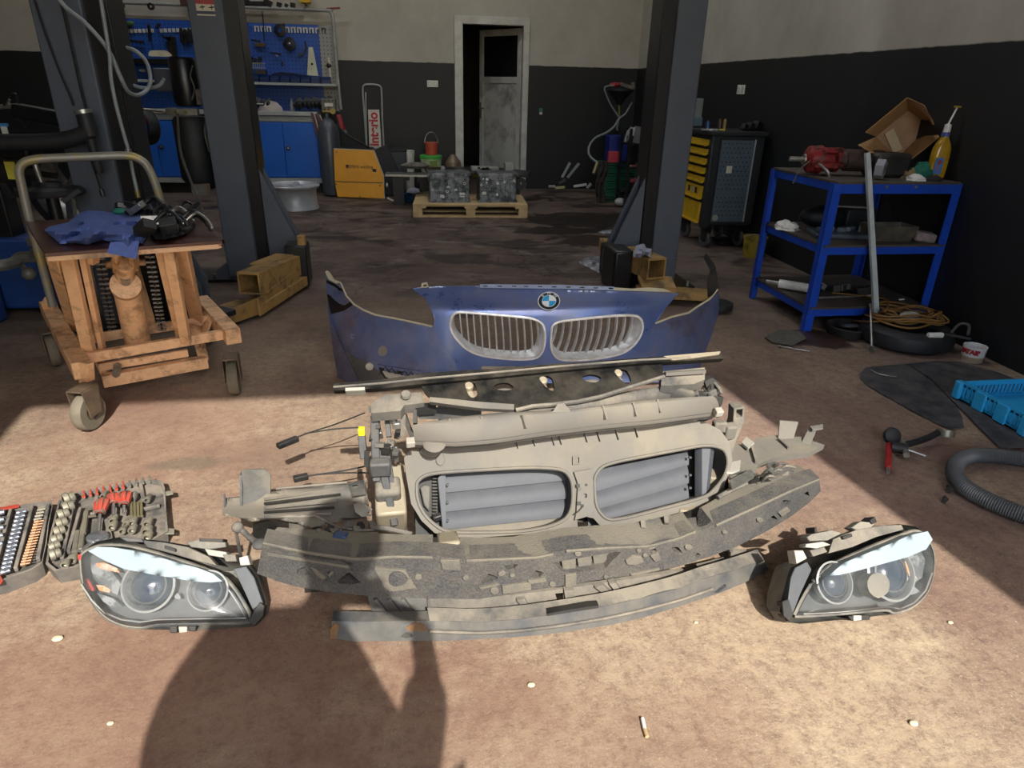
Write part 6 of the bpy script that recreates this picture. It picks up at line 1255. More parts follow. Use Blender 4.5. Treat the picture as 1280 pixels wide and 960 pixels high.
tool('teal and black drill at the upper left of the pegboard by the lift post', 'drill', 'drill', ('bar',(296,22),(306,27),.07,.08,'drill_body',mat('teal_tool', hx('#25505a'), .5)), ('bar',(296,30),(303,48),.06,.06,'grip'))
tool('spray nozzle tool hanging at the grey upright on the right of the pegboard', 'tool', 'spray_gun', ('bar',(411,72),(412,82),.03,.03,'nozzle',M_STL), ('bar',(412,84),(414,104),.025,.025,'barrel',M_STL), ('ball',(411,82),.03))
# left half of the pegboard
for i, (x0, y0, x1, y1, w_) in enumerate(((146,36,166,33,.03),(152,50,180,53,.03),(186,32,188,52,.03),(196,34,200,30,.03),(205,46,214,50,.03),(214,46,217,78,.10),(226,36,228,54,.035),(231,38,233,55,.035),(236,37,238,54,.04),(240,38,242,50,.03))):
    tool('dark tool on the left pegboard, %s' % ('at the top left corner','in the middle left, lying flat','hanging with a brass handle','small, near the top centre','bent, above the white oval','largest, dark and vertical, beside the white oval','leftmost of three pliers by the lift post','middle of three pliers by the lift post','right of three pliers by the lift post','last before the lift post')[i], 'tool', 'hand_tool', ('bar',(x0,y0),(x1,y1),w_,.03,'body'), ('ball',(x0,y0),.02))
small('green_cap', 'small green cap at the top left of the pegboard', 'cap', mat('moss_green', hx('#4f6b3f'), .6), lambda b: b.ball(pt_(163,29), .035, 10, 6, (1.3,.6,.8)))
b = MB(); b.panel(sm2([(186,70),(187,64),(192,63),(206,63),(212,66),(215,70),(205,71),(196,70.5)], 2), lambda u, v: (pt_(u,v,9.40), pt_(u,v,9.44)), step=None); tag(b.build('cream_dish', mat('cream_dish', hx('#d9d2b4'), .5)), 'cream oval dish on the black shelf of the left pegboard', 'dish')
small('black_shelf', 'narrow black shelf under the cream dish on the left pegboard', 'shelf', M_PBLK, lambda b: b.bar(pt_(152,76,9.42), pt_(216,77,9.42), .25, .05))
small('white_can', 'small white can on the black lower shelf, left pegboard', 'can', M_WHT, lambda b: b.ball(pt_(178,88), .03, 10, 6, (1.3,1,.6)))
# on the tube frame: long tools
for i, (x0, y0, x1, y1, w_) in enumerate(((293,4,338,5,.05),(330,1,340,6,.06),(346,5,352,7,.05),(356,6,360,8,.04),(363,6,369,7,.05),(300,2,312,3,.06))):
    tool('dark part on the pegboard top tube, %s' % ('long one by the lift post','lump at its end','first of three round ones','middle of three round ones','last of three round ones','short one over the long one')[i], 'part', 'dark_part', ('bar',(x0,y0),(x1,y1),w_,w_,'body'))
tool('yellow spirit level end on the top tube of the pegboard', 'level', 'yellow_level', ('bar',(375,-2),(388,-2),.1,.15,'body',mat('tool_yellow', hx('#c9a21f'), .5)), ('bar',(380,1,9.48),(383,8,9.48),.02,.02,'mark'))
tool('thin red rod lying on the top tube at its right end', 'rod', 'red_rod', ('bar',(408,11),(425,10),.02,.025,'body',mat('dark_red', hx('#7c1f22'), .5)))
for i, (x, y) in enumerate(((140,4),(226,2))):
    tool(('dark bundle on the tube frame beside the left column','brown box end on the tube frame left of the lift post')[i], 'bundle', 'bundle', ('bar',(x,y),(x+14,y),.08,.09,'body',M_TOOL if i == 0 else mat('red_brown', hx('#4a2a22'), .7)))
tool('black ring of wire hooked on the tube frame left of the lift post', 'wire', 'wire_ring', ('ring',(189,8),.04))
# things on the worktop
b = MB()
for dx, dz, r_ in ((-.07,.03,.05),(0,.05,.065),(.07,.035,.05)): pass
b.sheet([[V((-1.70+math.sin(th)*math.cos(a)*.13*(1+.3*math.sin(3*a+2*th)), 9.30+math.sin(th)*math.sin(a)*.08, .976+max(0,math.cos(th))*.09*(1+.3*math.sin(4*a)))) for a in [2*PI*k/20 for k in range(21)]] for th in [PI/2*i/7 for i in range(8)]]); tag(b.build('white_rag', mat('rag_white', hx('#b3a8a4'), .9)), 'crumpled whitish rag on the worktop left of the grey bottle', 'rag')
small('spray_bottle', 'small grey bottle on the worktop right of the rag', 'bottle', mat('bottle_grey', hx('#767c84'), .4), lambda b: b.lathe([(0,0),(.03,0),(.032,.1),(.02,.13),(.014,.15),(.02,.17),(0,.17)], pt_(365,133,9.35)+V((0,0,-.08)), (0,0,1), 14))
r3 = random.Random(21)
for i in range(13):
    x = (310,317,325,333,372,378,383,388,393,398,403,408,370)[i]; tool('black machine part in the heap on the worktop, %s from the left' % ORD[i], 'machine part', 'machine_part', ('bar',(x,134-r3.uniform(0,3),9.3),(x+6,127-r3.uniform(0,5),9.35),r3.uniform(.05,.09),r3.uniform(.05,.09),'body'), ('ball',(x+3,130,9.28),.035))
small('flat_white_tool', 'flat white blade on the left of the worktop heap', 'blade', M_WHT, lambda b: b.bar(pt_(312,129,9.22), pt_(329,130,9.22), .03, .012))
mc = thing('metal_box', 'grey metal control box at the right end of the worktop', 'box', tuple(pt_(411,132,9.3)))
b = MB(); b.obox(pt_(411,130,9.3), (.17,.12,.13)); b.build('housing', mat('box_metal', hx('#6b6c68'), .45, .4), mc, bevel=.004); b = MB(); b.obox(pt_(411,131,9.23), (.10,.01,.04)); b.build('display', M_WHT, mc)
for i in range(3):
    b = MB(); b.cyl(pt_(406+i*5,126,9.24), pt_(406+i*5,126,9.22), .01, n=8); b.build('knob', M_BLK, mc)
# ================================================================ gas cylinder, hose cluster, welder
gc = thing('gas_cylinder', 'tall grey gas cylinder standing behind the yellow welding machine', 'gas cylinder', (-.98, 8.95, 0))
b = MB(); b.lathe([(0,0),(.125,0),(.13,.02),(.13,.72),(.115,.80),(.07,.87),(.03,.90),(.03,.96),(0,.96)], (-.98,8.95,.02), (0,0,1), 24); b.build('cylinder_body', mat('cylinder_grey', hx('#50565e'), .4, .2, col2=hx('#3d4248'), sc=6), gc)
b = MB(); b.cyl((-.98,8.95,.96), (-.98,8.95,1.03), .03, n=10); b.cyl((-1.03,8.93,.99), (-.90,8.93,.99), .02, n=10); b.lathe([(.035,0),(.035,.02),(0,.02)], (-.9,8.90,1.0), (0,-1,0), 12); b.build('regulator', MATS['brass'], gc)
rp = thing('red_plug', 'red and black power plug hanging beside the gas cylinder', 'plug', tuple(Y(426,145,8.8)))
b = MB(); b.bar(Y(423,143,8.8), Y(429,163,8.8), .07, .06); b.build('plug_body', mat('plug_red', hx('#8c2029'), .45), rp, bevel=.015); b = MB(); b.cyl(Y(429,163,8.8), Y(432,167,8.8), .03, n=10); b.build('plug_collar', M_STL, rp)
b = MB(); b.tube(smoothpts([Y(421,155,8.8), Y(433,168,8.75), Y(450,178,8.75), Y(462,186,8.8)], 5), .014, 8); tag(b.build('power_cable', M_RUB), 'black cable sloping from the red plug down to the welding machine', 'cable')
for i in range(7):
    x = 389+i*1.8; b = MB(); b.tube(smoothpts([Y(x,141+i*.5,9.02), Y(x+3,152,8.98), Y(x+7,168,8.96), Y(x+11,182,8.94)], 4), .010, 6); tag(b.build('torch_cable', [M_GREY, mat('dark_red', hx('#7c1f22'), .5), M_WHP, M_RUB][i % 4]), '%s cable of the bunch hanging at the cabinet corner' % (('leftmost',)+tuple(ORD[1:6])+('rightmost',))[i], 'cable', 'cables at the cabinet corner')
wm = thing('welding_machine', 'yellow welding machine on castors between the cabinet and hand truck', 'welding machine', (-.62, 9.0, 0))
M_YEL = mat('welder_yellow', hx('#e5a01d'), .4, col2=hx('#cf8f1a'), sc=5)
W3 = [(417,186),(467,188),(479,219),(480,248),(422,246)]; wp = [Y(x, y, 8.72) for x, y in W3]
b = MB(); b.prism([p+V((0,.01,0)) for p in wp], V((0,.38,0))); b.build('case', M_PBLK, wm, bevel=.006)
mid = Y(418.5,227,8.72); mid2 = Y(480,229,8.72)
b = MB(); b.prism([wp[0], wp[1], wp[2], mid2+V((0,0,.006)), mid+V((0,0,.006))], V((0,-.012,0))); b.build('side_panel', M_YEL, wm, bevel=.003)
b = MB(); b.prism([mid-V((0,0,.004)), mid2-V((0,0,.004)), wp[3], wp[4]], V((0,-.012,0))); b.build('side_panel', M_YEL, wm, bevel=.003)
b = MB(); b.bar(wp[1], wp[2], .02, .02, (0,1,0)); b.bar(wp[2], wp[3], .02, .02, (0,1,0)); b.bar(wp[0], wp[1], .02, .012); b.build('grey_edge', M_CABG, wm)
text('side_lettering', 'GEMINI welding', .055, M_BLK, wm, frame(Y(449,208.5,8.72)+V((.0,-.0135,0)), (1,0,0), (0,0,1)), .0005, sx=.9)
b = MB(); b.prism([Y(432,206,8.705), Y(436,206,8.705), Y(434,210.5,8.705)], V((0,-.002,0))); b.build('side_mark', M_BLK, wm); b = MB(); b.obox(Y(468,213,8.70), (.045,.004,.035), Euler((0,.1,0))); b.build('dark_sticker', M_BLK, wm)
for x, y in ((420,230),(475,232),(421,190),(450,246)):
    b = MB(); b.cyl(Y(x,y,8.708), Y(x,y,8.70), .008, n=8); b.build('screw', M_BLK, wm)
b = MB(); b.bar(Y(470,186,8.9), Y(486,222,8.9), .30, .05, (0,1,0)); b.bar(Y(486,222,8.9), Y(487,244,8.9), .25, .05, (0,1,0)); b.build('front_panel', M_RUB, wm, bevel=.01)
b = MB(); b.bar(Y(421,184,8.9), Y(466,186,8.9), .3, .02); b.build('top_tray', M_RUB, wm)
for x in (427, 472):
    caster(wm, V((Y(x,250,8.85).x, 8.85, .035)), .035, .03, (1,0,0), M_RUB, M_STL, .03)
b = MB(); b.ball(Y(484,232,8.72), .04, 10, 6, (.6,1,1)); b.build('socket', M_STL, wm)
# hand truck with sign
ht = thing('hand_truck', 'grey hand truck with white board lettered in red, against the black wall', 'hand truck', (-.46, 9.5, 0))
F0 = lambda x, y: Y(x, y, 9.52)
b = MB(); b.tube(smoothpts([F0(459,190), F0(456,150), F0(453.5,115), F0(455,107), F0(461,105.5), F0(469,106), F0(475,108), F0(477,116), F0(478,150), F0(480,190), V((F0(480,190).x, 9.5, .05))], 4), .013, 8); b.build('tube_frame', M_PGREY, ht)
b = MB(); b.tube([F0(457,115), F0(458.5,190), V((F0(459,190).x, 9.5, .05))], .010, 8); b.build('inner_tube', M_PGREY, ht)
b = MB(); b.prism([F0(460,137)+V((0,-.02,0)), F0(474,137)+V((0,-.02,0)), F0(477,186)+V((0,-.02,0)), F0(462,186)+V((0,-.02,0))], V((0,.01,0))); b.build('sign_board', mat('sign_white', hx('#c9c5ba'), .5), ht)
ctr = F0(467.6,161.5)+V((0,-.022,0)); d_ = (F0(466.6,141)-F0(468.6,182)).normalized()
text('sign_lettering', 'interio', .162, mat('sign_red', hx('#b22330'), .5), ht, frame(ctr, d_, V((-1,0,0))), .0006, sx=.95, bold=.006)
b = MB(); b.box((-.62,9.3,.01), (-.30,9.52,.025)); b.build('toe_plate', M_PGREY, ht)
# buckets
def bucket(lab, c, r, h, m, lid=None, handle=None, taper=.86, cat='bucket', rimm=None, nm='bucket'):
    t = thing(nm, lab, cat, tuple(c)); c = V(c)
    b = MB(); b.lathe([(0,0),(r*taper,0),(r*(taper+.02),.005),(r,h*.9),(r*1.04,h*.9),(r*1.04,h),(r*.97,h),(r*(taper-.03),.01),(0,.01)], c, (0,0,1), 24); b.build('pail', m, t)
    if lid: b = MB(); b.lathe([(r*1.07,h*.93),(r*1.08,h*1.01),(r*.95,h*1.03),(0,h*1.02)], c, (0,0,1), 24); b.build('lid', lid, t)
    if handle:
        b = MB(); b.tube([c+V((r*1.02*math.cos(a), 0, h*.9+handle*math.sin(a))) for a in [PI*i/10 for i in range(11)]], .006, 6); b.build('bail', M_STL, t)
    return t
p = Y(508,212,9.25); bucket('white plastic bucket behind the black box beside the welder', (p.x, p.y, 0), .11, p.z+.24, M_WHT)
p = Y(539,212,9.2); g1 = bucket('pale green bucket with bright green lid under the orange pail', (p.x, p.y, 0), .135, .47, mat('pale_green', hx('#a9bb86'), .5, col2=hx('#d4d4c4'), sc=9), mat('lid_green', hx('#4fae4a'), .4))
b = MB(); b.box((p.x-.02, p.y-.135, .32), (p.x+.08, p.y-.12, .42)); b.build('label', mat('label_olive', hx('#6d7f2c'), .5), g1)
bucket('small orange-red pail with wire bail standing on the green lid', (p.x+.01, p.y, .486), .085, .15, mat('pail_orange', hx('#c4543f'), .45), mat('pail_orange_lid', hx('#b8604f'), .45), .14, nm='pail')
small('funnel', 'small bronze funnel-shaped can at the foot of the door frame', 'can', mat('bronze_can', hx('#7c6a55'), .4, .3), lambda b: b.lathe([(0,0),(.11,0),(.11,.18),(.10,.20),(.05,.26),(.03,.28),(0,.28)], (Y(566,205,9.3).x, 9.3, .20), (0,0,1), 20))
small('crate_support', 'dark low box under the bronze can by the door frame', 'box', M_PBLK, lambda b: b.box((.50,9.15,0), (.78,9.45,.2)))
bxo = thing('black_box', 'black plastic tool box between the welder and the white bucket', 'box', tuple(V((Y(496,210,8.95).x, 8.95, 0))))
p0 = Y(486,186,8.95); p1 = Y(509,215,8.95); b = MB(); b.box((p0.x, 8.9, p1.z-.04), (p1.x, 9.15, p0.z)); b.build('box_body', mat('navy_black', hx('#15202a'), .45), bxo, bevel=.01)
b = MB(); b.box((p0.x-.005, 8.89, p0.z-.03), (p1.x+.005, 9.16, p0.z+.01)); b.build('box_lid', M_RUB, bxo, bevel=.005)
b = MB(); b.box((p0.x+.02, 8.95, 0), (p1.x-.02, 9.1, p1.z-.04)); b.build('box_stand', M_PBLK, bxo)
# low stand with black board and trays
ls = thing('low_table', 'long black board on stands behind the pallet, with dusty parts on it', 'table', (.6, 8.3, 0))
b = MB(); b.prism([Y(536,216,7.95), Y(603,214,7.95), Y(660,219,7.95), Y(664,213.5,8.15), Y(610,208,8.4), Y(530,209,8.4)], V((0,0,-.03))); b.build('black_board', M_PBLK, ls, bevel=.003)
b = MB(); b.bar(Y(482,217.5,8.0), Y(540,218.5,8.0), .25, .02); b.build('steel_tray', M_STL, ls)
b = MB(); b.ball(Y(519,207,8.1), .17, 16, 8, (1,.5,.22)); b.build('dusty_casing', M_PLAD, ls)
for x, y in ((-.15,8.25),(.35,8.3),(1.25,8.3)):
    b = MB(); b.box((x-.06,y-.06,0), (x+.06,y+.06,.37)); b.build('stand', M_PBLK, ls)
for i, (x0, y0, x1, y1, h_) in enumerate(((589,208,612,211,.035),(601,205.5,623,207,.03),(631,208,641,208,.08),(551,211,556,211,.03))):
    p = Y(x0, y0, 8.1); q = Y(x1, y1, 8.1); b = MB(); b.box((p.x, 8.05, .40+(.0 if i else .0)), (q.x, 8.2, .40+h_+.02)); tag(b.build('grey_part', mat('pale_metal', hx('#9a9a94'), .5, .2), bevel=.004), ('flat pale metal housing with two dark sockets on the black board','flat pale cover behind the pale housing on the board','square pale block at the right end of the black board','tiny pale bit on the left of the black board')[i], 'metal part')
for x in (599, 609):
    b = MB(); b.obox(Y(x,210,8.04), (.03,.02,.02)); b.build('dark_socket', M_BLK, [o for o in bpy.data.objects if o.name == 'grey_part'][0])
small('blue_tub', 'dark blue tub with a pale rag on the floor left of the pallet', 'tub', mat('tub_blue', hx('#1d3f5d'), .5), lambda b: b.lathe([(0,0),(.10,0),(.13,.10),(.12,.10),(.09,.01),(0,.01)], (Y(516,243,8.4).x, 8.4, 0), (0,0,1), 18))
crumple([(508,240),(511,236),(517,234),(523,236),(525,241),(517,243)], .11, .05, M_RAG, 'rag', 'pale rag in the dark blue tub left of the pallet', 'rag', 4, step=2)
small('white_clip', 'white curved plastic strip on the floor beside the welding machine', 'strip', M_WHT, lambda b: b.tube(smoothpts([Z(485,248,.01), Z(491,251,.01), Z(498,250,.01)], 4), .014, 6))
for i, (x, y, w_) in enumerate(((500,228,.12),(528,222,.1),(533,232,.12),(508,222,.06))):
    small('parts_box', 'dark part under the steel tray, %s' % ('leftmost','under its right end','lower right, by the pallet','small and grey')[i], 'part', M_PBLK if i != 3 else M_GREY, lambda b, x=x, y=y, w_=w_: b.obox((Y(x,y,8.35).x, 8.35, max(w_/2+.0, Y(x,y,8.35).z)), (w_*1.3, w_, w_)))
small('yellow_block', 'small yellow block showing between the two engine blocks', 'cap', mat('cap_yellow', hx('#a39a2a'), .5), lambda b: b.obox((Y(594,221,8.25).x, 8.25, .34), (.08,.05,.05)))
# pallet
pal = thing('pallet', 'light wooden euro pallet carrying two engine blocks', 'pallet', (.63, 7.7, 0))
M_WD = mat('pallet_wood', hx('#c9ae80'), .75, col2=hx('#a88b5e'), sc=9, bump=.2, bsc=40)
pa = V((.01, 7.38, 0)); pu = (V((1.25, 7.30, 0))-pa); L_ = pu.length; pu.normalize(); pv = V((-pu.y, pu.x, 0)); 
def pbx(u0, u1, v0, v1, z0, z1, nm):
    b = MB(); b.prism([pa+pu*u0+pv*v0+V((0,0,z0)), pa+pu*u1+pv*v0+V((0,0,z0)), pa+pu*u1+pv*v1+V((0,0,z0)), pa+pu*u0+pv*v1+V((0,0,z0))], V((0,0,z1-z0))); b.build(nm, M_WD, pal, bevel=.002)
for i in range(7): pbx(0, L_, i*.113, i*.113+.092 if i % 2 else i*.113+.092, .120, .142, 'deck_board')
for u in (0, L_/2-.07, L_-.14): pbx(u, u+.14, 0, .78, .098, .120, 'cross_board')
for u in (0, L_/2-.05, L_-.10):
    for v in (0, .34, .68): pbx(u, u+.10, v, v+.10, .022, .098, 'block')
for v in (0, .34, .68): pbx(0, L_, v, v+.10, .0, .022, 'skid_board')
# engine blocks: ribbed alloy castings
M_CAST = mat('alloy_casting', hx('#83878a'), .45, .6, col2=hx('#2e3235'), sc=14, amt=.9, thresh=(.42, .6), bump=.4, bsc=60)
def engine(lab, x0, x1, seed):
    rs = random.Random(seed); p = Y(x0, 250, 7.5); q = Y(x1, 250, 7.5); y0 = 7.48; z0 = .142; z1 = .46
    t = thing('engine_block', lab, 'engine block', ((p.x+q.x)/2, y0+.15, z0)); W_ = q.x-p.x
    b = MB(); b.box((p.x, y0, z0), (q.x, y0+.30, z1-.02)); b.build('casting', M_CAST, t, bevel=.012)
    b = MB(); b.box((p.x-.015, y0-.012, z1-.04), (q.x+.015, y0+.31, z1-.01)); b.build('top_flange', M_CAST, t, bevel=.004)
    b = MB(); b.box((p.x-.01, y0-.01, z0), (q.x+.01, y0+.31, z0+.025)); b.build('bottom_flange', M_CAST, t, bevel=.003)
    for k in range(8):
        x = p.x+W_*(k+.5)/8; b = MB(); b.box((x-.006, y0-.018, z0+.03), (x+.006, y0, z1-.05-rs.uniform(0,.1))); b.build('rib', M_CAST, t)
    for k in range(4):
        z = z0+.06+k*.06; b = MB(); b.box((p.x+.02, y0-.012, z), (q.x-.02-rs.uniform(0,.1), y0, z+.008)); b.build('rib', M_CAST, t)
    for k in range(16):
        x = rs.uniform(p.x+.02, q.x-.02); z = rs.uniform(z0+.03, z1-.06); r = rs.uniform(.008,.02); b = MB(); b.lathe([(r,0),(r,.022),(r*.6,.024),(r*.6,.012),(0,.012)], (x, y0, z), (0,-1,0), 10); b.build('boss', M_CAST if k % 3 else mat('bright_bolt', hx('#d4d6d2'), .4), t)
    for k in range(7):
        x = rs.uniform(p.x+.02, q.x-.05); z = rs.uniform(z0+.02, z1-.06); b = MB(); b.obox((x, y0-.014, z), (rs.uniform(.02,.06), .02, rs.uniform(.01,.03))); b.build('machined_pad', M_CAST if k % 2 else mat('bright_bolt', hx('#d4d6d2'), .4), t, bevel=.002)
    return t
engine('left alloy engine block on the pallet, ribbed and darker', 537, 587, 2)
engine('right alloy engine block on the pallet, with bright sealing spots', 599, 645, 5)
small('round_part', 'dark round bearing behind the right end of the black board', 'part', M_GREY, lambda b: b.lathe([(.02,0),(.07,0),(.07,.08),(.02,.08)], Y(650,229,8.3), (0,-1,0), 16))
# alloy rim on the floor
rm = thing('wheel_rim', 'silver alloy wheel rim lying flat behind the left lift post', 'wheel rim', (-1.31, 7.98, 0))
c = V((-1.31, 7.98, 0)); M_RIM = mat('rim_alloy', hx('#b9bcbe'), .4, .35, col2=hx('#929597'), sc=7)
b = MB(); b.lathe([(.25,0),(.265,.005),(.265,.02),(.25,.04),(.245,.19),(.255,.225),(.285,.24),(.29,.26),(.28,.268),(.265,.25),(.24,.23),(.235,.05),(.24,.01),(.25,0)], c, (0,0,1), 48); b.build('barrel', M_RIM, rm)
for k in range(5):
    a = k*2*PI/5+.3; b = MB(); d = V((math.cos(a), math.sin(a), 0)); b.bar(c+V((0,0,.225))+d*.03, c+V((0,0,.24))+d*.26, .06, .04); b.build('spoke', M_RIM, rm, bevel=.006)
b = MB(); b.lathe([(0,.21),(.06,.21),(.065,.24),(.03,.245),(.03,.23),(0,.23)], c, (0,0,1), 20); b.build('hub', M_RIM, rm)
# ================================================================ RIGHT SIDE: tool cart
M_CARTB = mat('cart_black', hx('#202225'), .5, col2=hx('#2b2d30'), sc=8)
M_DRW = mat('drawer_yellow', hx('#c8a21c'), .45, col2=hx('#8d7318'), sc=14, amt=.6, thresh=(.52, .66))
tcart = thing('tool_cart', 'black tool cart with yellow drawers and grey perforated side, on castors', 'tool cart', (2.8, 6.0, 0))
x0, x1, y0, y1 = 2.58, 3.06, 5.75, 6.33
b = MB(); b.box((x0+.01, y0+.008, .20), (x1, y1, .97)); b.build('carcass', M_CARTB, tcart, bevel=.01)
b = MB(); b.box((x0-.03, y0-.015, .965), (x1+.01, y1+.01, 1.0)); b.build('top_tray', M_CARTB, tcart, bevel=.006)
b = MB(); b.box((x0-.012, y0-.01, .18), (x0+.07, y0+.05, .97)); b.build('corner_post', M_CARTB, tcart, bevel=.012)
zz = .945
for i, hgt in enumerate((.07,.07,.07,.07,.07,.135,.20)):
    z1_ = zz-.006; z0_ = zz-hgt; b = MB(); b.box((x0-.012, y0+.07, z0_+.012), (x0+.01, y1-.02, z1_-.012)); dd = b.build('drawer', M_DRW, tcart, bevel=.003)
    b = MB(); b.box((x0-.035, y0+.07, z0_+.002), (x0-.008, y1-.02, z0_+.014)); b.build('drawer_pull', M_DRW, dd)
    if i == 5:
        for k in range(3): b = MB(); b.obox((x0-.014, y0+.2+k*.08, z0_+.07), (.003, .04, .05)); b.build('drawer_sticker', [M_BLK, M_WHP, M_BLK][k], dd)
    zz -= hgt+.008
a = Y(903,172.5,y0); c = Y(934,279,y0); d = Y(950,172.5,y0)
def peg2(name, col):
    m = peg_mat(name, col); return m
b = MB(); b.prism([V((2.66,y0-.004,.93)), V((2.96,y0-.004,.93)), V((2.96,y0-.004,.24)), V((2.66,y0-.004,.24))], V((0,.012,0))); sp_ = b.build('perforated_side', mat('side_grey', hx('#55646e'), .5), tcart)
hb = MB()
for r_ in range(17):
    if r_ == 11: continue
    for k in range(7): hb.box((2.685+k*.038+(.019 if r_ % 2 else 0)-.005, y0-.006, .905-r_*.038-.005), (2.685+k*.038+(.019 if r_ % 2 else 0)+.005, y0-.0035, .905-r_*.038+.005))
ho = hb.build('punched_holes', M_BLK, sp_, smooth=False); ho['kind'] = 'stuff'
b = MB(); b.bar((2.965,y0-.008,.24), (2.965,y0-.008,.94), .008, .012, (0,1,0)); b.build('side_edge', M_CABG, sp_)
b = MB(); b.box((2.735,y0-.007,.66), (2.785,y0-.003,.72)); b.build('paper_note', mat('note', hx('#d6d4b8'), .6), sp_)
b = MB(); b.lathe([(.028,0),(.026,.003),(0,.004)], (2.695,y0-.004,.275), (0,-1,0), 16); b.build('round_badge', mat('badge', hx('#9a9788'), .5), sp_)
for x, y in ((x0+.07,y0+.05),(x0+.06,y1-.08),(x1-.08,y0+.06),(x1-.08,y1-.08)):
    caster(tcart, V((x, y, .075)), .07, .035, (1,.3,0), M_GREY, M_RUB, .11)
def ct(x, y, yy=5.95): p = Y(x, y, yy); p.z = max(p.z, 1.005); return p
small('display_panel', 'grey upright panel on the tool cart beside the lift post', 'panel', mat('panel_grey', hx('#71787a'), .5), lambda b: b.bar(ct(873,152), ct(873,127), .012, .06, (1,0,0)) if False else b.obox(Y(873,140,6.0), (.06,.02,.22)))
small('case_blue', 'small blue-grey case on the tool cart beside the lift post', 'case', mat('case_steel', hx('#4e6672'), .5), lambda b: b.obox(Y(871,152,5.9)+V((0,0,.0)), (.075,.06,.07)))
small('spray_can', 'blue spray can on the tool cart', 'spray can', mat('can_blue', hx('#23407a'), .35), lambda b: b.lathe([(0,0),(.018,0),(.018,.06),(.008,.075),(0,.08)], V((Y(885,155,5.95).x,5.95,1.0)), (0,0,1), 12))
for i in range(2):
    small('lubricant_can', ('brown tall can, left of a pair on the tool cart','gold tall can, right of a pair on the tool cart')[i], 'spray can', mat(('can_brown','can_gold')[i], hx(('#4a3228','#8d6f3f')[i]), .35), lambda b, i=i: b.lathe([(0,0),(.016,0),(.016,.075),(.008,.09),(0,.09)], V((Y(900+i*6,155,6.05).x,6.05,1.0)), (0,0,1), 12))
for i, (x, y, w_) in enumerate(((932,156,.05),(940,152,.06),(948,155,.07),(955,157,.05))):
    small('grinder_part', 'black tool part on the right of the cart top, %s of four' % ORD[i], 'tool part', M_TOOL, lambda b, x=x, y=y, w_=w_: b.obox(V((Y(x,y,5.95).x,5.95,1.0+w_/2)), (w_*1.3,w_,w_), Euler((0,.4,.3))))
for i, (x, col) in enumerate(((877,'#9a9a96'),(884,'#c7c6be'),(890,'#8d8d88'),(899,'#b8aa3c'))):
    small('loose_tool', ('grey small tool at the cart corner','white small tool on the cart front edge','grey small tool right of the white one','yellow-handled tool on the cart front edge')[i], 'tool', mat('lt'+col[1:], hx(col), .4), lambda b, x=x: b.bar(V((Y(x,160,5.85).x,5.85,1.01)), V((Y(x+8,160,5.80).x,5.80,1.01)), .016, .014))
# yellow bucket
bucket('dirty yellow bucket on the floor between the tool cart and blue bench', (2.94, 5.42, 0), .098, .175, mat('bucket_yellow', hx('#a8912a'), .5, col2=hx('#4d4320'), sc=9, amt=.8, thresh=(.5,.64)), handle=.03)
# ================================================================ BLUE STEEL BENCH
bn = thing('steel_bench', 'blue angle-iron bench with three shelves against the black right wall', 'bench', (2.7, 3.85, 0))
M_BNB = mat('bench_blue', hx('#1745b0'), .4, col2=hx('#123689'), sc=8, amt=.5)
M_BNT = mat('bench_top_dirty', hx('#3b332d'), .6, col2=hx('#57493b'), sc=7, dust=hx('#6d6558'), damt=.15)
bx0, bx1, by0, by1 = 2.33, 3.07, 3.50, 4.20
def rail(p, q, w=.045, h=.045): b = MB(); b.bar(p, q, w, h); b.build('rail', M_BNB, bn, bevel=.002)
for x, y in ((bx0,by0),(bx1,by0),(bx0,by1),(bx1,by1)):
    b = MB(); b.box((x-.025, y-.004, 0), (x+.025, y+.004, .86)); s_ = .04 if y == by0 else -.04; b.box((x-.025 if x == bx0 else x+.017, min(y, y+s_), 0), (x-.017 if x == bx0 else x+.025, max(y, y+s_), .86)); lg = b.build('leg', M_BNB, bn)
    lg['kind'] = 'part'; del lg['kind']
for z in (.835, .485, .115):
    rail((bx0, by0, z), (bx1, by0, z), .012, .045 if z < .8 else .06); rail((bx0, by1, z), (bx1, by1, z), .012, .045); rail((bx0, by0, z), (bx0, by1, z), .012, .045); rail((bx1, by0, z), (bx1, by1, z), .012, .045)
    b = MB(); b.box((bx0-.01, by0-.01, z+.022), (bx1+.01, by1+.01, z+.034)); b.build('shelf_board', M_BNT, bn)
for x, y in ((2.62,.843),(2.80,.843)):
    b = MB(); b.cyl((x, 3.494, y), (x, 3.488, y), .009, n=8); b.build('bolt', M_STL, bn)
TZ = .869; MZ = .519; LZ = .149
M_RMT = mat('oily_red_metal', hx('#8a2a2c'), .35, .2, col2=hx('#2d1817'), sc=22, amt=.9, thresh=(.48,.6))
M_RST = mat('greasy_brown', hx('#4b3a33'), .5, .2, col2=hx('#2a211e'), sc=20)
sp = thing('strut_assembly', 'oily red and brown cylindrical unit lying at the left end of the bench top', 'car part', (2.45, 3.8, TZ))
ax0 = V((2.34,3.84,TZ+.085)); axd = V((1,-.16,0)).normalized()
b = MB(); b.lathe([(0,-.12),(.014,-.12),(.014,-.04),(.03,-.04),(.034,.0),(.05,.01)], ax0, axd, 12); b.build('shaft', M_STL, sp)
b = MB(); b.lathe([(0,0),(.045,.0),(.075,.02),(.08,.09),(.05,.10),(.045,.16),(.07,.17),(.07,.19),(0,.19)], ax0-axd*.03, axd, 18); b.build('red_body', M_RMT, sp)
for k in range(4):
    a = k*PI/2+.5; off = V((0, math.cos(a), math.sin(a)))*.062; b = MB(); b.bar(ax0-axd*.0+off, ax0+axd*.17+off, .035, .03); b.build('red_lug', M_RMT, sp, bevel=.006)
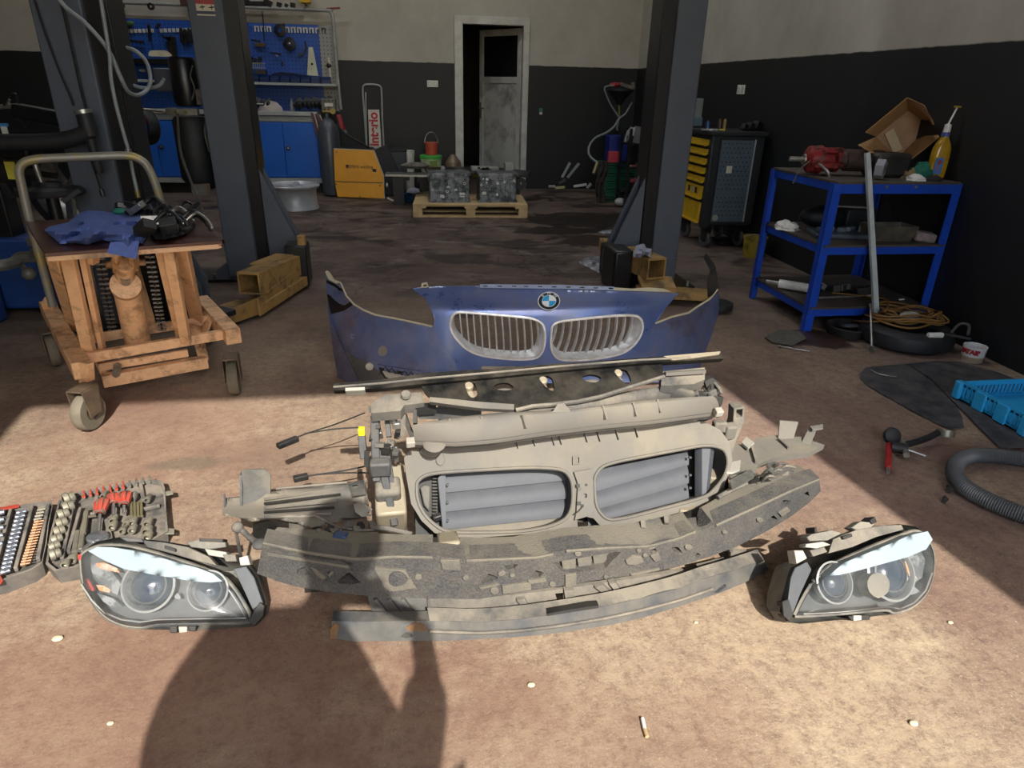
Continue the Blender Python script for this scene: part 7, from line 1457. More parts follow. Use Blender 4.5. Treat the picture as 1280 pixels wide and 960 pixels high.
b = MB(); b.lathe([(.045,.15),(.05,.16),(.046,.18),(.05,.2),(.062,.205),(.062,.42),(.055,.43),(0,.43)], ax0, axd, 18); b.build('brown_cylinder', M_RST, sp)
b = MB(); b.tube(smoothpts([ax0+V((0,-.05,.0)), ax0+V((.05,-.11,-.05)), ax0+V((.07,-.12,-.09))], 4), .010, 6); b.build('lever', M_STL, sp)
b = MB(); b.tube(smoothpts([ax0+V((-.02,-.05,0)), ax0+V((-.09,-.07,-.05)), ax0+V((-.12,-.07,-.13))], 4), .004, 6); b.build('wire', M_GREY, sp)
def small2(*a, **k): return small(*a, **k)
small('black_canister', 'black plastic housing on the bench top under the cardboard box', 'housing', M_PLA, lambda b: b.box((Y(1094,190,3.72).x, 3.68, TZ), (Y(1138,190,3.72).x, 3.82, TZ+.135)), bevel=.02)
small('white_ring', 'grey-white hexagonal ring in front of the black housing', 'ring', mat('ring_white', hx('#8f9096'), .6), lambda b: b.lathe([(.03,0),(.055,0),(.055,.045),(.03,.045)], Y(1099,211,3.62)+V((-.02,0,.0)), (.7,-.7,0), 6))
def heap(name, lab, cat, m, c, r, n, seed, sc=(1,1,.6)):
    rs = random.Random(seed); b = MB(); c = V(c)
    # one folded surface: a noisy dome
    rows = []
    for i in range(9):
        th = (PI/2)*i/8; row = []
        for k in range(21):
            a = 2*PI*(k % 20)/20; q = V((math.sin(th)*math.cos(a), math.sin(th)*math.sin(a), math.cos(th))); f = 1+.45*noise.noise(q*2.3+V((seed,0,0)))+.2*noise.noise(q*6+V((0,seed,0)))
            row.append(c+V((q.x*r*f*sc[0], q.y*r*f*sc[1], max(0, q.z*r*f*sc[2]))))
        rows.append(row)
    b.sheet(rows); o = b.build(name, m); o.data.set_sharp_from_angle(angle=math.radians(60)); return tag(o, lab, cat)
heap('paper_ball', 'crumpled white paper on the front of the bench top', 'paper', M_WHT, (2.86,3.58,TZ), .05, 9, 3)
heap('teal_cloth', 'teal cloth bundle next to the amber bottle', 'cloth', mat('teal_cloth', hx('#1f6a58'), .9), (2.95,3.66,TZ), .065, 9, 5, (1,.8,1.2))
heap('beige_rag', 'small beige rag left of the teal cloth', 'rag', mat('beige_rag', hx('#8d7a50'), .9), (2.88,3.66,TZ), .04, 9, 8, (1,.8,1.2))
heap('dark_rag', 'dark greasy rag at the right front of the bench top', 'rag', mat('greasy_rag', hx('#231d1e'), .8), (2.95,3.56,TZ), .05, 9, 11, (1.2,.8,.5))
# amber bottle with pump
bo = thing('oil_bottle', 'amber oil bottle with white pump neck at the right end of the bench', 'bottle', (3.035, 3.65, TZ))
M_AMBR = mat('amber_oil', hx('#a07a14'), .15, col2=hx('#c09a2c'), sc=12, coat=.6)
def oval(cx, cy, z, rx, ry, n=24): return [V((cx+rx*math.cos(2*PI*k/n)*abs(math.cos(2*PI*k/n))**-.25 if abs(math.cos(2*PI*k/n)) > .02 else cx, cy+ry*math.sin(2*PI*k/n), z)) for k in range(n)]
b = MB(); prof = [(0,.048,.032),(.02,.052,.034),(.12,.053,.034),(.165,.050,.034),(.20,.036,.028),(.225,.020,.02),(.235,.019,.019)]
b.sheet([[V((3.03+rx*math.copysign(abs(math.cos(t))**.7, math.cos(t)), 3.65+ry*math.copysign(abs(math.sin(t))**.7, math.sin(t)), TZ+h_)) for t in [2*PI*k/24 for k in range(25)]] for h_, rx, ry in prof]); b.build('bottle_body', M_AMBR, bo)
b = MB(); b.box((2.982,3.6125,TZ+.03), (3.032,3.6145,TZ+.12)); b.build('bottle_label', mat('label_blue', hx('#4f78b4'), .5, col2=hx('#a9593c'), sc=40, thresh=(.55,.6)), bo); b = MB(); b.lathe([(.014,0),(.014,.002),(0,.002)], (3.007,3.612,TZ+.095), (0,-1,0), 16); b.build('label_mark', mat('label_rust', hx('#93483c'), .5), bo)
b = MB(); b.lathe([(.022,0),(.023,.022),(.018,.024)], (3.03,3.65,TZ+.232), (0,0,1), 16); b.build('blue_collar', mat('collar_blue', hx('#4a5a9a'), .4), bo)
b = MB(); b.lathe([(.019,0),(.017,.04),(.008,.045),(0,.045)], (3.03,3.65,TZ+.255), (0,0,1), 16); b.build('white_neck', M_WHT, bo)
b = MB(); b.cyl((3.03,3.65,TZ+.30), (3.055,3.65,TZ+.385), .005, n=8); b.build('pump_stem', M_WHT, bo); b = MB(); b.bar((3.04,3.65,TZ+.39), (3.075,3.65,TZ+.39), .016, .010); b.build('pump_head', mat('ochre', hx('#a3853c'), .5), bo)
# open cardboard box, tilted
bx = thing('cardboard_box', 'open brown cardboard box tilted on the bench, its inside facing the door', 'box', (2.85, 3.8, TZ+.13))
M_CRD = mat('cardboard', hx('#b18a58'), .8, col2=hx('#98744a'), sc=8, bump=.1, bsc=90); M_CRDI = mat('cardboard_inside', hx('#a58464'), .85, col2=hx('#7d5f48'), sc=7)
DB, DF = 3.97, 3.76
Q = lambda x, y, d: Y(x, y, d)
for nm, q, m_, off in (('box_bottom', [Q(1095,171,DB), Q(1135,138,DB), Q(1163,157,DB), Q(1122,197,DB)], M_CRDI, V((0,.004,0))),
    ('side_wall', [Q(1082,165.6,DF), Q(1134,122.5,DF), Q(1135,138,DB), Q(1095,171,DB)], M_CRD, V((-.002,0,.004))), ('side_wall', [Q(1122,197,DB), Q(1163,157,DB), Q(1174.5,171,DF), Q(1140,198,DF)], M_CRD, V((.002,0,-.004))),
    ('side_wall', [Q(1134,122.5,DF), Q(1155,132,DF), Q(1167,156,DF), Q(1163,157,DB), Q(1135,138,DB)], M_CRD, V((.003,0,.003))),
    ('flap', [Q(1095,171,DB), Q(1122,197,DB), Q(1089,190,DF-.05), Q(1073,180.6,DF-.05)], M_CRD, V((-.002,0,-.004))), ('flap', [Q(1106,167,DB-.01), Q(1117,160,DB-.01), Q(1128,186,DB-.01), Q(1117,192,DB-.01)], mat('packing_tape', hx('#c0ad8a'), .4), V((0,.001,0))), ('flap', [Q(1134,122.5,DF), Q(1155,132,DF), Q(1168,153,DF-.03), Q(1150,136,DF+.05)], M_CRDI, V((0,.003,0)))):
    b = MB(); b.prism(q, off); b.build(nm, m_, bx)
# middle shelf
heap('white_glove', 'white crumpled glove hanging over the left edge of the middle shelf', 'glove', M_WHT, (2.36,3.98,MZ), .07, 9, 6, (1,1.2,.7))
vt = thing('valve_tray', 'flat grey-blue casting lying on the middle shelf beside the glove', 'car part', (2.5,3.80,MZ))
b = MB(); b.prism([V((2.38,3.68,MZ)), V((2.70,3.62,MZ)), V((2.73,3.76,MZ)), V((2.44,3.90,MZ))], V((0,0,.03))); b.build('casting_plate', mat('cast_blue', hx('#59646f'), .4, .4, col2=hx('#3d454d'), sc=20), vt, bevel=.008)
for i in range(6): b = MB(); b.obox((2.44+i*.045, 3.74+.02*(i % 3), MZ+.04), (.03,.05,.03), Euler((0,0,.3*i))); b.build('casting_boss', MATS['cast_blue'], vt, bevel=.005)
small('tray_knob', 'small grey cylinder standing on the flat casting', 'knob', M_GREY, lambda b: b.cyl((2.68,3.72,MZ+.031), (2.68,3.72,MZ+.07), .01, n=10))
small('black_bag', 'black bag at the back of the middle shelf', 'bag', mat('bag_black', hx('#17191d'), .6), lambda b: b.ball((2.62,4.02,MZ+.07), .1, 16, 10, (1.6,.9,.7)))
small('dark_box', 'dark box at the back of the middle shelf, behind the light strip', 'box', mat('box_dark', hx('#1d2024'), .6), lambda b: b.box((2.72,3.92,MZ), (2.93,4.12,MZ+.13)), bevel=.01)
small('chrome_bar', 'chrome bar lying on the dark box on the middle shelf', 'bar', M_STL, lambda b: b.bar((2.66,3.95,MZ+.145), (2.86,3.92,MZ+.14), .012, .012))
sm_ = small('metal_tin', 'open grease-stained metal tin in the middle of the middle shelf', 'tin', mat('tin', hx('#605b50'), .4, .5, col2=hx('#8a8474'), sc=12), lambda b: b.sheet([[V(q) for q in L_] for L_ in ([(2.69,3.58,MZ),(2.93,3.58,MZ),(2.93,3.70,MZ),(2.69,3.70,MZ),(2.69,3.58,MZ)], [(2.67,3.56,MZ+.09),(2.95,3.56,MZ+.09),(2.95,3.72,MZ+.09),(2.67,3.72,MZ+.09),(2.67,3.56,MZ+.09)], [(2.68,3.57,MZ+.09),(2.94,3.57,MZ+.09),(2.94,3.71,MZ+.09),(2.68,3.71,MZ+.09),(2.68,3.57,MZ+.09)], [(2.70,3.59,MZ+.008),(2.92,3.59,MZ+.008),(2.92,3.69,MZ+.008),(2.70,3.69,MZ+.008),(2.70,3.59,MZ+.008)])]))
small('grey_sponge', 'pinkish grey sponge on the right front of the middle shelf', 'sponge', mat('sponge', hx('#8f7d78'), .9, col2=hx('#5c6068'), sc=30, thresh=(.48,.52)), lambda b: b.obox((3.0,3.57,MZ+.03), (.12,.08,.055), Euler((.1,.12,-.2))), bevel=.015)
# bottom shelf
gg = thing('grease_gun', 'white and black grease gun at the left of the bottom shelf', 'grease gun', (2.4,3.78,LZ))
b = MB(); b.cyl((2.33,3.90,LZ+.035), (2.47,3.78,LZ+.035), .028, n=14); b.build('barrel', M_WHT, gg); b = MB(); b.cyl((2.47,3.78,LZ+.035), (2.52,3.74,LZ+.035), .036, n=14); b.build('cap', M_BLK, gg); b = MB(); b.cyl((2.27,3.95,LZ+.035), (2.33,3.90,LZ+.035), .014, n=10); b.build('nozzle', M_STL, gg)
for i in range(9):
    x = 2.50+.045*i; y = 3.82-.02*i+.03*(i % 3); small('black_fitting', 'black plastic fitting in the heap on the bottom shelf, %s from the left' % ORD[i], 'fitting', M_PLA, lambda b, x=x, y=y, i=i: b.obox((x, y, LZ+.035), (.06,.05+.01*(i % 3),.045), Euler((.2*(i % 3),.2,.5*i))), bevel=.006)
small('steel_rod', 'thin steel rod in front of the black fittings on the bottom shelf', 'rod', M_STL, lambda b: b.bar((2.47,3.66,LZ+.008), (2.78,3.68,LZ+.008), .012, .012))
small('steel_rod', 'short steel rod behind the grease gun on the bottom shelf', 'rod', M_STL, lambda b: b.bar((2.40,3.99,LZ+.008), (2.56,3.95,LZ+.008), .012, .012))
heap('paper_ball', 'crumpled white paper right of the black fittings on the bottom shelf', 'paper', M_WHT, (2.87,3.74,LZ), .04, 9, 13)
small('white_scrap', 'white scrap at the right front of the bottom shelf', 'scrap', M_WHT, lambda b: b.obox((2.99,3.60,LZ+.005), (.04,.015,.008), Euler((0,0,.3))))
# leaning strip and spanner
sl_ = thing('metal_strip', 'long pale metal strip leaning upright against the bench front', 'strip', (2.74, 3.44, .02))
b = MB(); b.bar(Y(1096,397,3.42), Y(1084,191,3.47), .035, .005, (0,-1,0)); b.build('flat_face', mat('galvanised', hx('#c3cbc8'), .45, .1, col2=hx('#a0a7a4'), sc=9), sl_); b = MB(); b.bar(Y(1093,397,3.42)+V((-.01,-.012,0)), Y(1080,191,3.47)+V((-.0,-.012,0)), .004, .02, (0,-1,0)); b.build('folded_edge', MATS['galvanised'], sl_)
b = MB(); b.cyl(Z(1090,438,.012), Y(1088,380,3.36), .007, n=8); b.lathe([(.008,-.008),(.018,-.008),(.018,.008),(.008,.008)], Z(1090,436,.02), (1,0,0), 12); tag(b.build('spanner', M_STL), 'thin chrome spanner leaning against the pale strip', 'spanner')
# ================================================================ on the floor, right
pt2 = thing('tyre', 'black tyre lying flat below the bench with a brown cord coiled on it', 'tyre', (2.80, 3.27, 0))
b = MB(); b.lathe([(.14,.0),(.22,0),(.245,.02),(.25,.05),(.24,.09),(.22,.105),(.17,.11),(.15,.09),(.145,.02),(.14,0)], (2.80,3.27,0), (0,0,1), 40); b.build('tyre_body', M_RUB, pt2); b = MB(); b.lathe([(0,.02),(.15,.02),(.15,.06),(0,.05)], (2.80,3.27,0), (0,0,1), 24); b.build('tyre_filling', M_PBLK, pt2)
M_CRDB = mat('brown_cord', hx('#8a6430'), .6, col2=hx('#6b4c26'), sc=20)
cb = MB(); rs = random.Random(4); pts = []
for k in range(150):
    a = k*.36; rx = .15+.05*math.sin(k*.21)+rs.uniform(-.012,.012); pts.append(V((2.83+rx*math.cos(a)*1.15, 3.33+rx*math.sin(a)*.8, .12+.05*(k/150)+.015*math.sin(k*.9))))
cb.tube(smoothpts(pts, 3), .0058, 6); cb.tube(smoothpts([pts[0], V((2.60,3.30,.12)), Z(1060,400,.03), Z(1045,399,.02)], 5), .0055, 6); cb.tube(smoothpts([pts[-1], Z(1110,375,.17), Z(1080,370,.165), Z(1040,366,.165)], 5), .0045, 6)
tag(cb.build('extension_cord', M_CRDB), 'brown cord in a loose coil heaped on the flat tyre', 'cord')
small('white_tube', 'small white tube at the front of the coiled cord', 'tube', M_WHT, lambda b: b.cyl(Z(1160,419,.115), Z(1178,419,.115), .015, n=12))
small('black_rod', 'black rod sticking out of the tyre to the right', 'rod', M_BLK, lambda b: b.bar(Z(1178,417,.12), Z(1214,424,.115), .015, .012))
b = MB(); b.tube(smoothpts([Z(1190,415,.12), Z(1200,405,.14), Z(1211,407,.14), Z(1210,418,.12)], 5), .008, 6); tag(b.build('grey_hose', M_GREY), 'short grey hose loop at the right side of the coil', 'hose')
small('pink_rag_scrap', 'pale scrap inside the brown coil', 'scrap', M_WHP, lambda b: b.ball((2.82,3.30,.15), .05, 10, 6, (1.3,.7,.5)))
fp = thing('oil_pan', 'small black round pan under the bench leg, left of the tyre', 'pan', (2.56,3.43,0)); b = MB(); b.lathe([(0,.01),(.09,.01),(.115,.05),(.125,.055),(.13,.05),(.12,.0),(0,0)], (2.56,3.44,0), (0,0,1), 28); b.build('pan_body', M_BLK, fp); b = MB(); b.bar((2.50,3.42,.055), (2.60,3.42,.055), .03, .01); b.build('chrome_tool', M_STL, fp)
b = MB(); b.panel([(956,421),(975,412),(1000,414),(1008,423),(990,432),(966,428)], lambda u, v: (Z(u,v,.012+.006*math.sin(u*.4)), Z(u,v,.0)), step=5); tag(b.build('torn_sheet', mat('grey_sheet', hx('#5f5d52'), .7, col2=hx('#45443c'), sc=20)), 'torn greyish sheet lying in the red-brown puddle', 'sheet')
small('long_screw', 'long chrome screw beside the torn sheet', 'screw', M_STL, lambda b: (b.cyl(Z(975,433,.008), Z(1012,439,.006), .005, n=8), b.cyl(Z(973,432.6,.008), Z(975,433,.008), .010, n=8)))
tr = thing('tape_roll', 'white tape-like cup with red lettering on the floor by the wall', 'tape roll', (2.98, 2.96, 0)); cc = V((2.985, 2.97, 0))
b = MB(); b.lathe([(.045,0),(.05,0),(.058,.085),(.052,.085),(.045,.01)], cc, (0,0,1), 28); b.build('paper_wall', M_WHT, tr); b = MB(); b.lathe([(.0508,.002),(.0535,.03)], cc, (0,0,1), 28); b.build('beige_band', mat('cup_beige', hx('#b39a78'), .6), tr)
M_RDL = mat('letter_red', hx('#b02a2c'), .5)
for ch, ang in (('S', -1.00), ('A', -.72), ('T', -.46), ('A', -.08), ('I', .16), ('R', .40)):
    vdir = (CO-cc); base = math.atan2(vdir.y, vdir.x); a = base+ang; n_ = V((math.cos(a), math.sin(a), 0)); t_ = V((-math.sin(a), math.cos(a), 0)); text('lettering', ch, .035, M_RDL, tr, frame(cc+n_*.0572+V((0,0,.058)), t_, V((n_.x*.09,n_.y*.09,1))), .0006, bold=.002)
# rubber mats
M_MAT = mat('rubber_mat', hx('#26262a'), .75, col2=hx('#35353a'), sc=5, dust=hx('#8a827a'), damt=.14, dsc=9)
for q, z, lab in (([(1075,467),(1082,459),(1110,456.5),(1135,454.5),(1150,462),(1175,480),(1192,500),(1202,520),(1205,534),(1190,536),(1172,530),(1150,519),(1125,505),(1100,491),(1085,482),(1076,474)], .006, 'dark rubber mat with rounded left end on the floor'), ([(1135,454.5),(1167,451),(1200,452.5),(1225,459),(1250,466),(1278,477),(1320,520),(1330,560),(1250,560),(1192,502),(1165,474)], .012, 'second dark mat, worn and dusty, lying under the blue crate')):
    b = MB(); b.panel(q, lambda u, v, z=z: (Z(u,v,z+.002*math.sin(u*.15)), Z(u,v,.001)), step=9)
    o = tag(b.build('floor_mat', M_MAT), lab, 'mat')
b = MB(); b.tube(smoothpts([Z(1088,462,.01), Z(1098,467,.01), Z(1110,470,.012), Z(1121,471,.012)], 4), .003, 5); tag(b.build('wire_scrap', M_STL), 'thin bent wire on the dark mat', 'wire')
# blue crate
cr = thing('plastic_crate', 'shallow sky-blue plastic crate on the mat at the right edge', 'crate', (2.80, 2.33, .014))
M_CRT = mat('crate_blue', hx('#2ea6dc'), .45, col2=hx('#2897cb'), sc=8)
X0, X1, Y0, Y1, Zb, Ht = 2.50, 3.04, 2.13, 2.50, .016, .085
def cwall(p, q, nrm, n, step_):
    p = V(p); q = V(q); d = (q-p); L = d.length; d.normalize(); nrm = V(nrm)
    b = MB(); b.prism([p, q, q+V((0,0,.018)), p+V((0,0,.018))], nrm*.006); b.prism([p+V((0,0,Ht-.02)), q+V((0,0,Ht-.02)), q+V((0,0,Ht)), p+V((0,0,Ht))], nrm*.012); w_ = b.build('crate_wall', M_CRT, cr)
    for k in range(n+1):
        e = p+d*(L*k/n); b = MB(); b.bar(e+V((0,0,.012))+nrm*.003, e+V((0,0,Ht-.01))+nrm*.003, step_, .006, nrm); b.build('crate_rib', M_CRT, w_)
cwall((X0,Y0,Zb), (X0,Y1,Zb), (1,0,0), 14, .014); cwall((X0,Y1,Zb), (X1,Y1,Zb), (0,-1,0), 26, .010); cwall((X0,Y0,Zb), (X1,Y0,Zb), (0,1,0), 14, .02); cwall((X1,Y0,Zb), (X1,Y1,Zb), (-1,0,0), 14, .014)
for (x, y) in ((X0,Y0),(X0,Y1),(X1,Y0),(X1,Y1)): b = MB(); b.box((x-.018,y-.018,Zb), (x+.018,y+.018,Zb+Ht)); b.build('crate_corner', M_CRT, cr, bevel=.006)
for k in (.33,.66): b = MB(); b.box((X0-.01, Y0+(Y1-Y0)*k-.03, Zb), (X0+.004, Y0+(Y1-Y0)*k+.03, Zb+Ht-.003)); b.build('crate_corner', M_CRT, cr, bevel=.002)
b = MB(); b.box((X0,Y0,Zb), (X1,Y1,Zb+.006)); b.build('crate_floor', M_CRT, cr)
# cutting tool with red handle
ct_ = thing('shock_tool', 'black and red tool with disc, chrome rod and steel ring on the floor', 'tool', (1.9, 2.1, 0))
b = MB(); b.lathe([(0,0),(.034,0),(.036,.008),(.030,.018),(.015,.022),(0,.022)], Z(1114,545,.035), (-.2,-.85,.5), 24); b.build('disc', M_RUB, ct_)
b = MB(); b.cyl(Z(1111,556,.02), Z(1110,585,.018), .012, n=12); b.build('red_handle', mat('handle_red', hx('#b02a26'), .35), ct_); b = MB(); b.cyl(Z(1110,585,.018), Z(1110,591,.018), .007, n=10); b.build('tip', M_STL, ct_)
b = MB(); b.cyl(Z(1114,558,.03), Z(1134,562,.03), .022, n=16); b.build('collar', M_RUB, ct_); b = MB(); b.cyl(Z(1129,553,.03), Z(1133,569,.03), .012, n=12); b.build('ring_nut', M_STL, ct_)
b = MB(); b.cyl(Z(1134,562,.028), Z(1157,570,.02), .007, .005, n=10); b.build('chrome_rod', M_STL, ct_)
b = MB(); b.tube(smoothpts([Z(1132,556,.03), Z(1150,551,.03), Z(1163,546,.035), Z(1172,541,.04)], 5), .013, 8); b.build('grip', M_RUB, ct_)
b = MB(); b.lathe([(.032,-.014),(.034,-.014),(.034,.014),(.032,.014),(.032,-.014)], Z(1182,541,.035), (.1,.35,1), 24); b.build('steel_ring', mat('ring_steel', hx('#8d8875'), .4, .5), ct_)
# corrugated hose
hs2 = MB(); path = smoothpts([Z(x, y, .034) for x, y in ((1345,588),(1310,580),(1280,574.5),(1245,570),(1215,570),(1197,578),(1193,592),(1205,608),(1228,622),(1255,634),(1285,645),(1330,658))], 14)
path = resamp(path, 260); hs2.tube(path, [.0262+.0035*(i % 2) for i in range(len(path))], 12)
tag(hs2.build('corrugated_hose', mat('hose_grey', hx('#4d4f50'), .5, col2=hx('#5d5f60'), sc=12)), 'grey corrugated hose curving in a U on the floor at the right edge', 'hose')
for i, (x, y, s_) in enumerate(((1187,612,.03),(1181,625,.022))):
    small('plastic_clip', ('black plastic clip on the floor left of the hose bend','smaller black clip below the first, left of the hose')[i], 'clip', M_BLK, lambda b, x=x, y=y, s_=s_: (b.obox(Z(x,y,.01), (s_,s_*.6,.018), Euler((.2,.2,.6))), b.obox(Z(x+1,y-2,.016), (s_*.4,s_*.9,.014), Euler((.3,0,.2)))))
# ================================================================ back right corner
def crate_stack(n, x0, x1, y0, y1, h):
    for i in range(n):
        z = i*h; t = thing('plastic_crate', 'green plastic crate in the corner stack, %s from the floor' % ORD[i], 'crate', ((x0+x1)/2, (y0+y1)/2, z), 'green crates in the corner stack'); m = mat('crate_green', hx('#14694a'), .45)
        for (p, q, wx, wy) in (((x0,y0),(x1,y0),0,.01), ((x0,y0),(x0,y1),.01,0), ((x0,y1-.01),(x1,y1-.01),0,.01), ((x1-.01,y0),(x1-.01,y1),.01,0)):
            b = MB()
            for zz_ in (.005, h*.42, h*.78): b.box((p[0], p[1], z+zz_), (q[0]+wx, q[1]+wy, z+zz_+h*.17))
            b.build('slatted_wall', m, t)['kind'] = 'stuff'
        for (x, y) in ((x0,y0),(x1,y0),(x0,y1),(x1,y1)): b = MB(); b.box((x-.015,y-.015,z+.001), (x+.015,y+.015,z+h-.002)); b.build('corner_post', m, t)
crate_stack(5, 2.42, 2.86, 8.42, 8.75, .095)
small('blue_bin', 'dark blue bin standing on the green crate stack', 'bin', mat('bin_royal', hx('#15277a'), .45), lambda b: b.box((2.46,8.5,.478), (2.70,8.7,.79)), bevel=.01)
small('red_box', 'red plastic box in front of the blue bin on the green crates', 'box', mat('box_coral', hx('#c2404a'), .5), lambda b: b.box((2.44,8.40,.478), (2.57,8.48,.61)), bevel=.008)
cb_ = Y(750,190,8.4); b = MB(); b.sheet([[V((2.30+.11*j/6+.02*math.sin(i), 8.36+.02*math.sin(j*2+i), .50-.50*i/8)) for j in range(7)] for i in range(9)], V((0,.03,0))); tag(b.build('hanging_cloth', mat('brown_cloth', hx('#3d3630'), .95)), 'brownish cloth hanging down left of the green crates', 'cloth')
od = thing('oil_drainer', 'oil drain funnel with red top and pale hose, standing in the back corner', 'oil drainer', tuple(Y(773,230,8.9)))
f8 = lambda x, y, d=8.8: Y(x, y, d)
b = MB(); b.lathe([(0,0),(.03,0),(.06,.05),(.16,.16),(.17,.16),(.17,.18),(.14,.17),(0,.1)], f8(774,131), (0,0,1), 24); b.build('funnel', M_RUB, od)
b = MB(); b.ball(f8(769,106), .06, 12, 8, (1.3,.8,.5)); b.build('red_head', MATS['plug_red'], od); b = MB(); b.bar(f8(775,105), f8(792,110), .05, .04); b.cyl(f8(791,103), f8(792,110), .025, n=10); b.build('gun_handle', M_PLAD, od)
b = MB(); b.cyl(f8(774,125), f8(774,146), .016, n=10); b.build('stem', mat('stem_brass', hx('#7f7a45'), .4, .5), od); b = MB(); b.cyl(f8(774,119), f8(775,125), .03, n=10); b.build('stem_neck', M_STL, od)
b = MB(); b.tube(smoothpts([f8(768,107,8.7), f8(758,108,8.7), f8(756,113,8.7), f8(763,130,8.7), f8(774,147,8.7)], 5), .010, 6); b.build('hose', M_HOSE, od)
b = MB(); b.tube([f8(790,128,8.7), f8(782,142,8.7), f8(774,148,8.7)], .010, 6); b.tube([f8(774,148,8.7), f8(771,160,8.7), f8(772,163,8.7)], .012, 6); b.build('hose', M_HOSE, od)
b = MB(); b.tube(smoothpts([f8(774,148,8.65), f8(768,158,8.6), f8(758,166,8.55), f8(745,172,8.5), f8(737,182,8.45), f8(736,192,8.4), f8(741,199,8.35), f8(747,203,8.3)], 5), .014, 8); b.build('drain_hose', M_HOSE, od)
b = MB(); b.cyl(f8(747,203,8.3), f8(742,217,8.25), .022, n=10); b.build('hose_end', mat('fitting_ochre', hx('#8f8558'), .5, .3), od)
b = MB()
b.cyl(f8(773,146), (f8(773,146).x, 8.95, .02), .02, n=8); b.build('post', M_PBLK, od)
rk = thing('rack', 'dark steel rack full of parts behind the right lift post', 'rack', (2.8, 8.1, 0))
for x, y in ((2.55,7.95),(3.03,7.95),(2.55,8.3),(3.03,8.3)): b = MB(); b.bar((x,y,0), (x,y,.9), .03, .03, (0,1,0)); b.build('upright', M_PBLK, rk)
for z in (.12,.45,.72): b = MB(); b.box((2.53,7.93,z), (3.05,8.32,z+.02)); b.build('shelf', M_PBLK, rk)
rc = random.Random(17)
names = ['white sheet-metal panel standing on top of the corner rack', 'pinkish fitting on top of the corner rack', 'grey bottle-shaped part on the rack, left', 'grey ribbed part on the rack, right of the bottle shape', 'dark lump on the rack top behind the pipes', 'red strip on the middle rack shelf', 'white strip on the middle rack shelf, left', 'white strip on the middle rack shelf, right', 'white rounded tank at the foot of the rack', 'dark red bent frame leaning at the foot of the rack']
q = [((797,140),(.13,.02,.17),'#b9bab4'), ((811,145),(.10,.05,.05),'#a2707c'), ((786,168),(.05,.05,.17),'#85868a'), ((796,173),(.09,.07,.18),'#6d7076'), ((792,158),(.16,.06,.08),'#1a1a1c'), ((799,196),(.18,.03,.02),'#a83440'), ((790,201),(.08,.03,.015),'#b5b5b0'), ((801,204),(.10,.03,.02),'#c5c5bf'), ((777,231),(.12,.10,.11),'#a6a8a6'), ((798,234),(.05,.05,.28),'#7d2430')]
for i, ((x, y), sz, col) in enumerate(q):
    p = Y(x, y, 8.05); p.z = {5: .482, 6: .480, 7: .482, 8: .06, 0: .825, 1: .765, 2: .83, 3: .83, 4: .78}.get(i, p.z); b = MB()
    if i == 8: b.ball(p, .06, 12, 8, (1.2,.8,.8))
    elif i == 9: b.bar(Y(790,226,7.8), Z(799,246,.02), .04, .04); b.bar(Y(790,226,7.8), Y(805,222,7.8), .04, .04); b.bar(Y(805,222,7.8), Y(808,240,7.75), .04, .04); b.bar(Y(798,245,7.75), Y(808,240,7.75), .04, .04)
    elif i == 2: b.lathe([(0,-.09),(.03,-.09),(.035,.03),(.015,.07),(.012,.09),(0,.09)], p, (.3,0,1), 12)
    else: b.obox(p, sz, Euler((0, .15 if i in (2,3) else 0, 0)))
    tag(b.build('rack_part', mat('rk'+col[1:], hx(col), .5), bevel=.004), names[i], 'part')
for i in range(12):
    p = Y(782+rc.uniform(0,32), 200, 8.1); p.z = (.78,.51,.18,.78)[i % 4]; small('rack_clutter', 'dark part in the clutter of the corner rack, %s of twelve' % ORD[i], 'part', [M_TOOL, M_GREY, M_PBLK][i % 3], lambda b, p=p: b.obox(p, (rc.uniform(.05,.12), .08, rc.uniform(.04,.09)), Euler((rc.uniform(-.4,.4), rc.uniform(-.4,.4), 0))))
# scraps on the floor at the back wall
for i, (x, y, l, a, col) in enumerate(((690,233,.09,0,'#a9a9a2'),(700,235,.13,.1,'#c3bf8c'),(707,222,.22,1.1,'#a0a3a3'),(716,222,.24,-.9,'#8f9292'),(725,233,.18,.15,'#cfcfca'),(736,235,.08,.8,'#bdbdb6'),(703,229,.1,.5,'#4a4a4c'))):
    p = Y(x, y, 9.25); p.z = max(p.z, .02)
    small('floor_scrap', ('small grey block','cream flat part','upright grey rod leaning left','upright grey rod leaning right','white curved strip','small pale cap','dark knob')[i]+' in the scrap pile by the back wall', 'scrap', mat('sc'+col[1:], hx(col), .5), lambda b, p=p, l=l, a=a: b.bar(p-V((math.cos(a)*l/2,0,0)), p+V((math.cos(a)*l/2,0,math.sin(abs(a))*l)), .035, .03))
M_FOIL = mat('plastic_foil', hx('#c4c8d0'), .2, .2, col2=hx('#5d6068'), sc=18, amt=.8)
crumple([(722,328),(733,322),(748,320),(758,323),(765,330),(775,333),(776,342),(762,344),(748,341),(735,334)], .0, .035, M_FOIL, 'plastic_foil', 'crinkled clear plastic film on the floor left of the right lift post', 'plastic film', 8, step=3)
crumple([(747,291),(753,288),(765,287),(768,291),(758,293)], .0, .04, M_FOIL, 'plastic_foil', 'small grey plastic scrap on the floor above the lift arm tip', 'plastic film', 2, step=2)
crumple([(371,328),(375,325),(383,325),(385,330),(380,335),(373,334)], .0, .02, M_FOIL, 'plastic_cup', 'small clear crushed cup on the floor right of the left lift post', 'cup', 6, step=2)
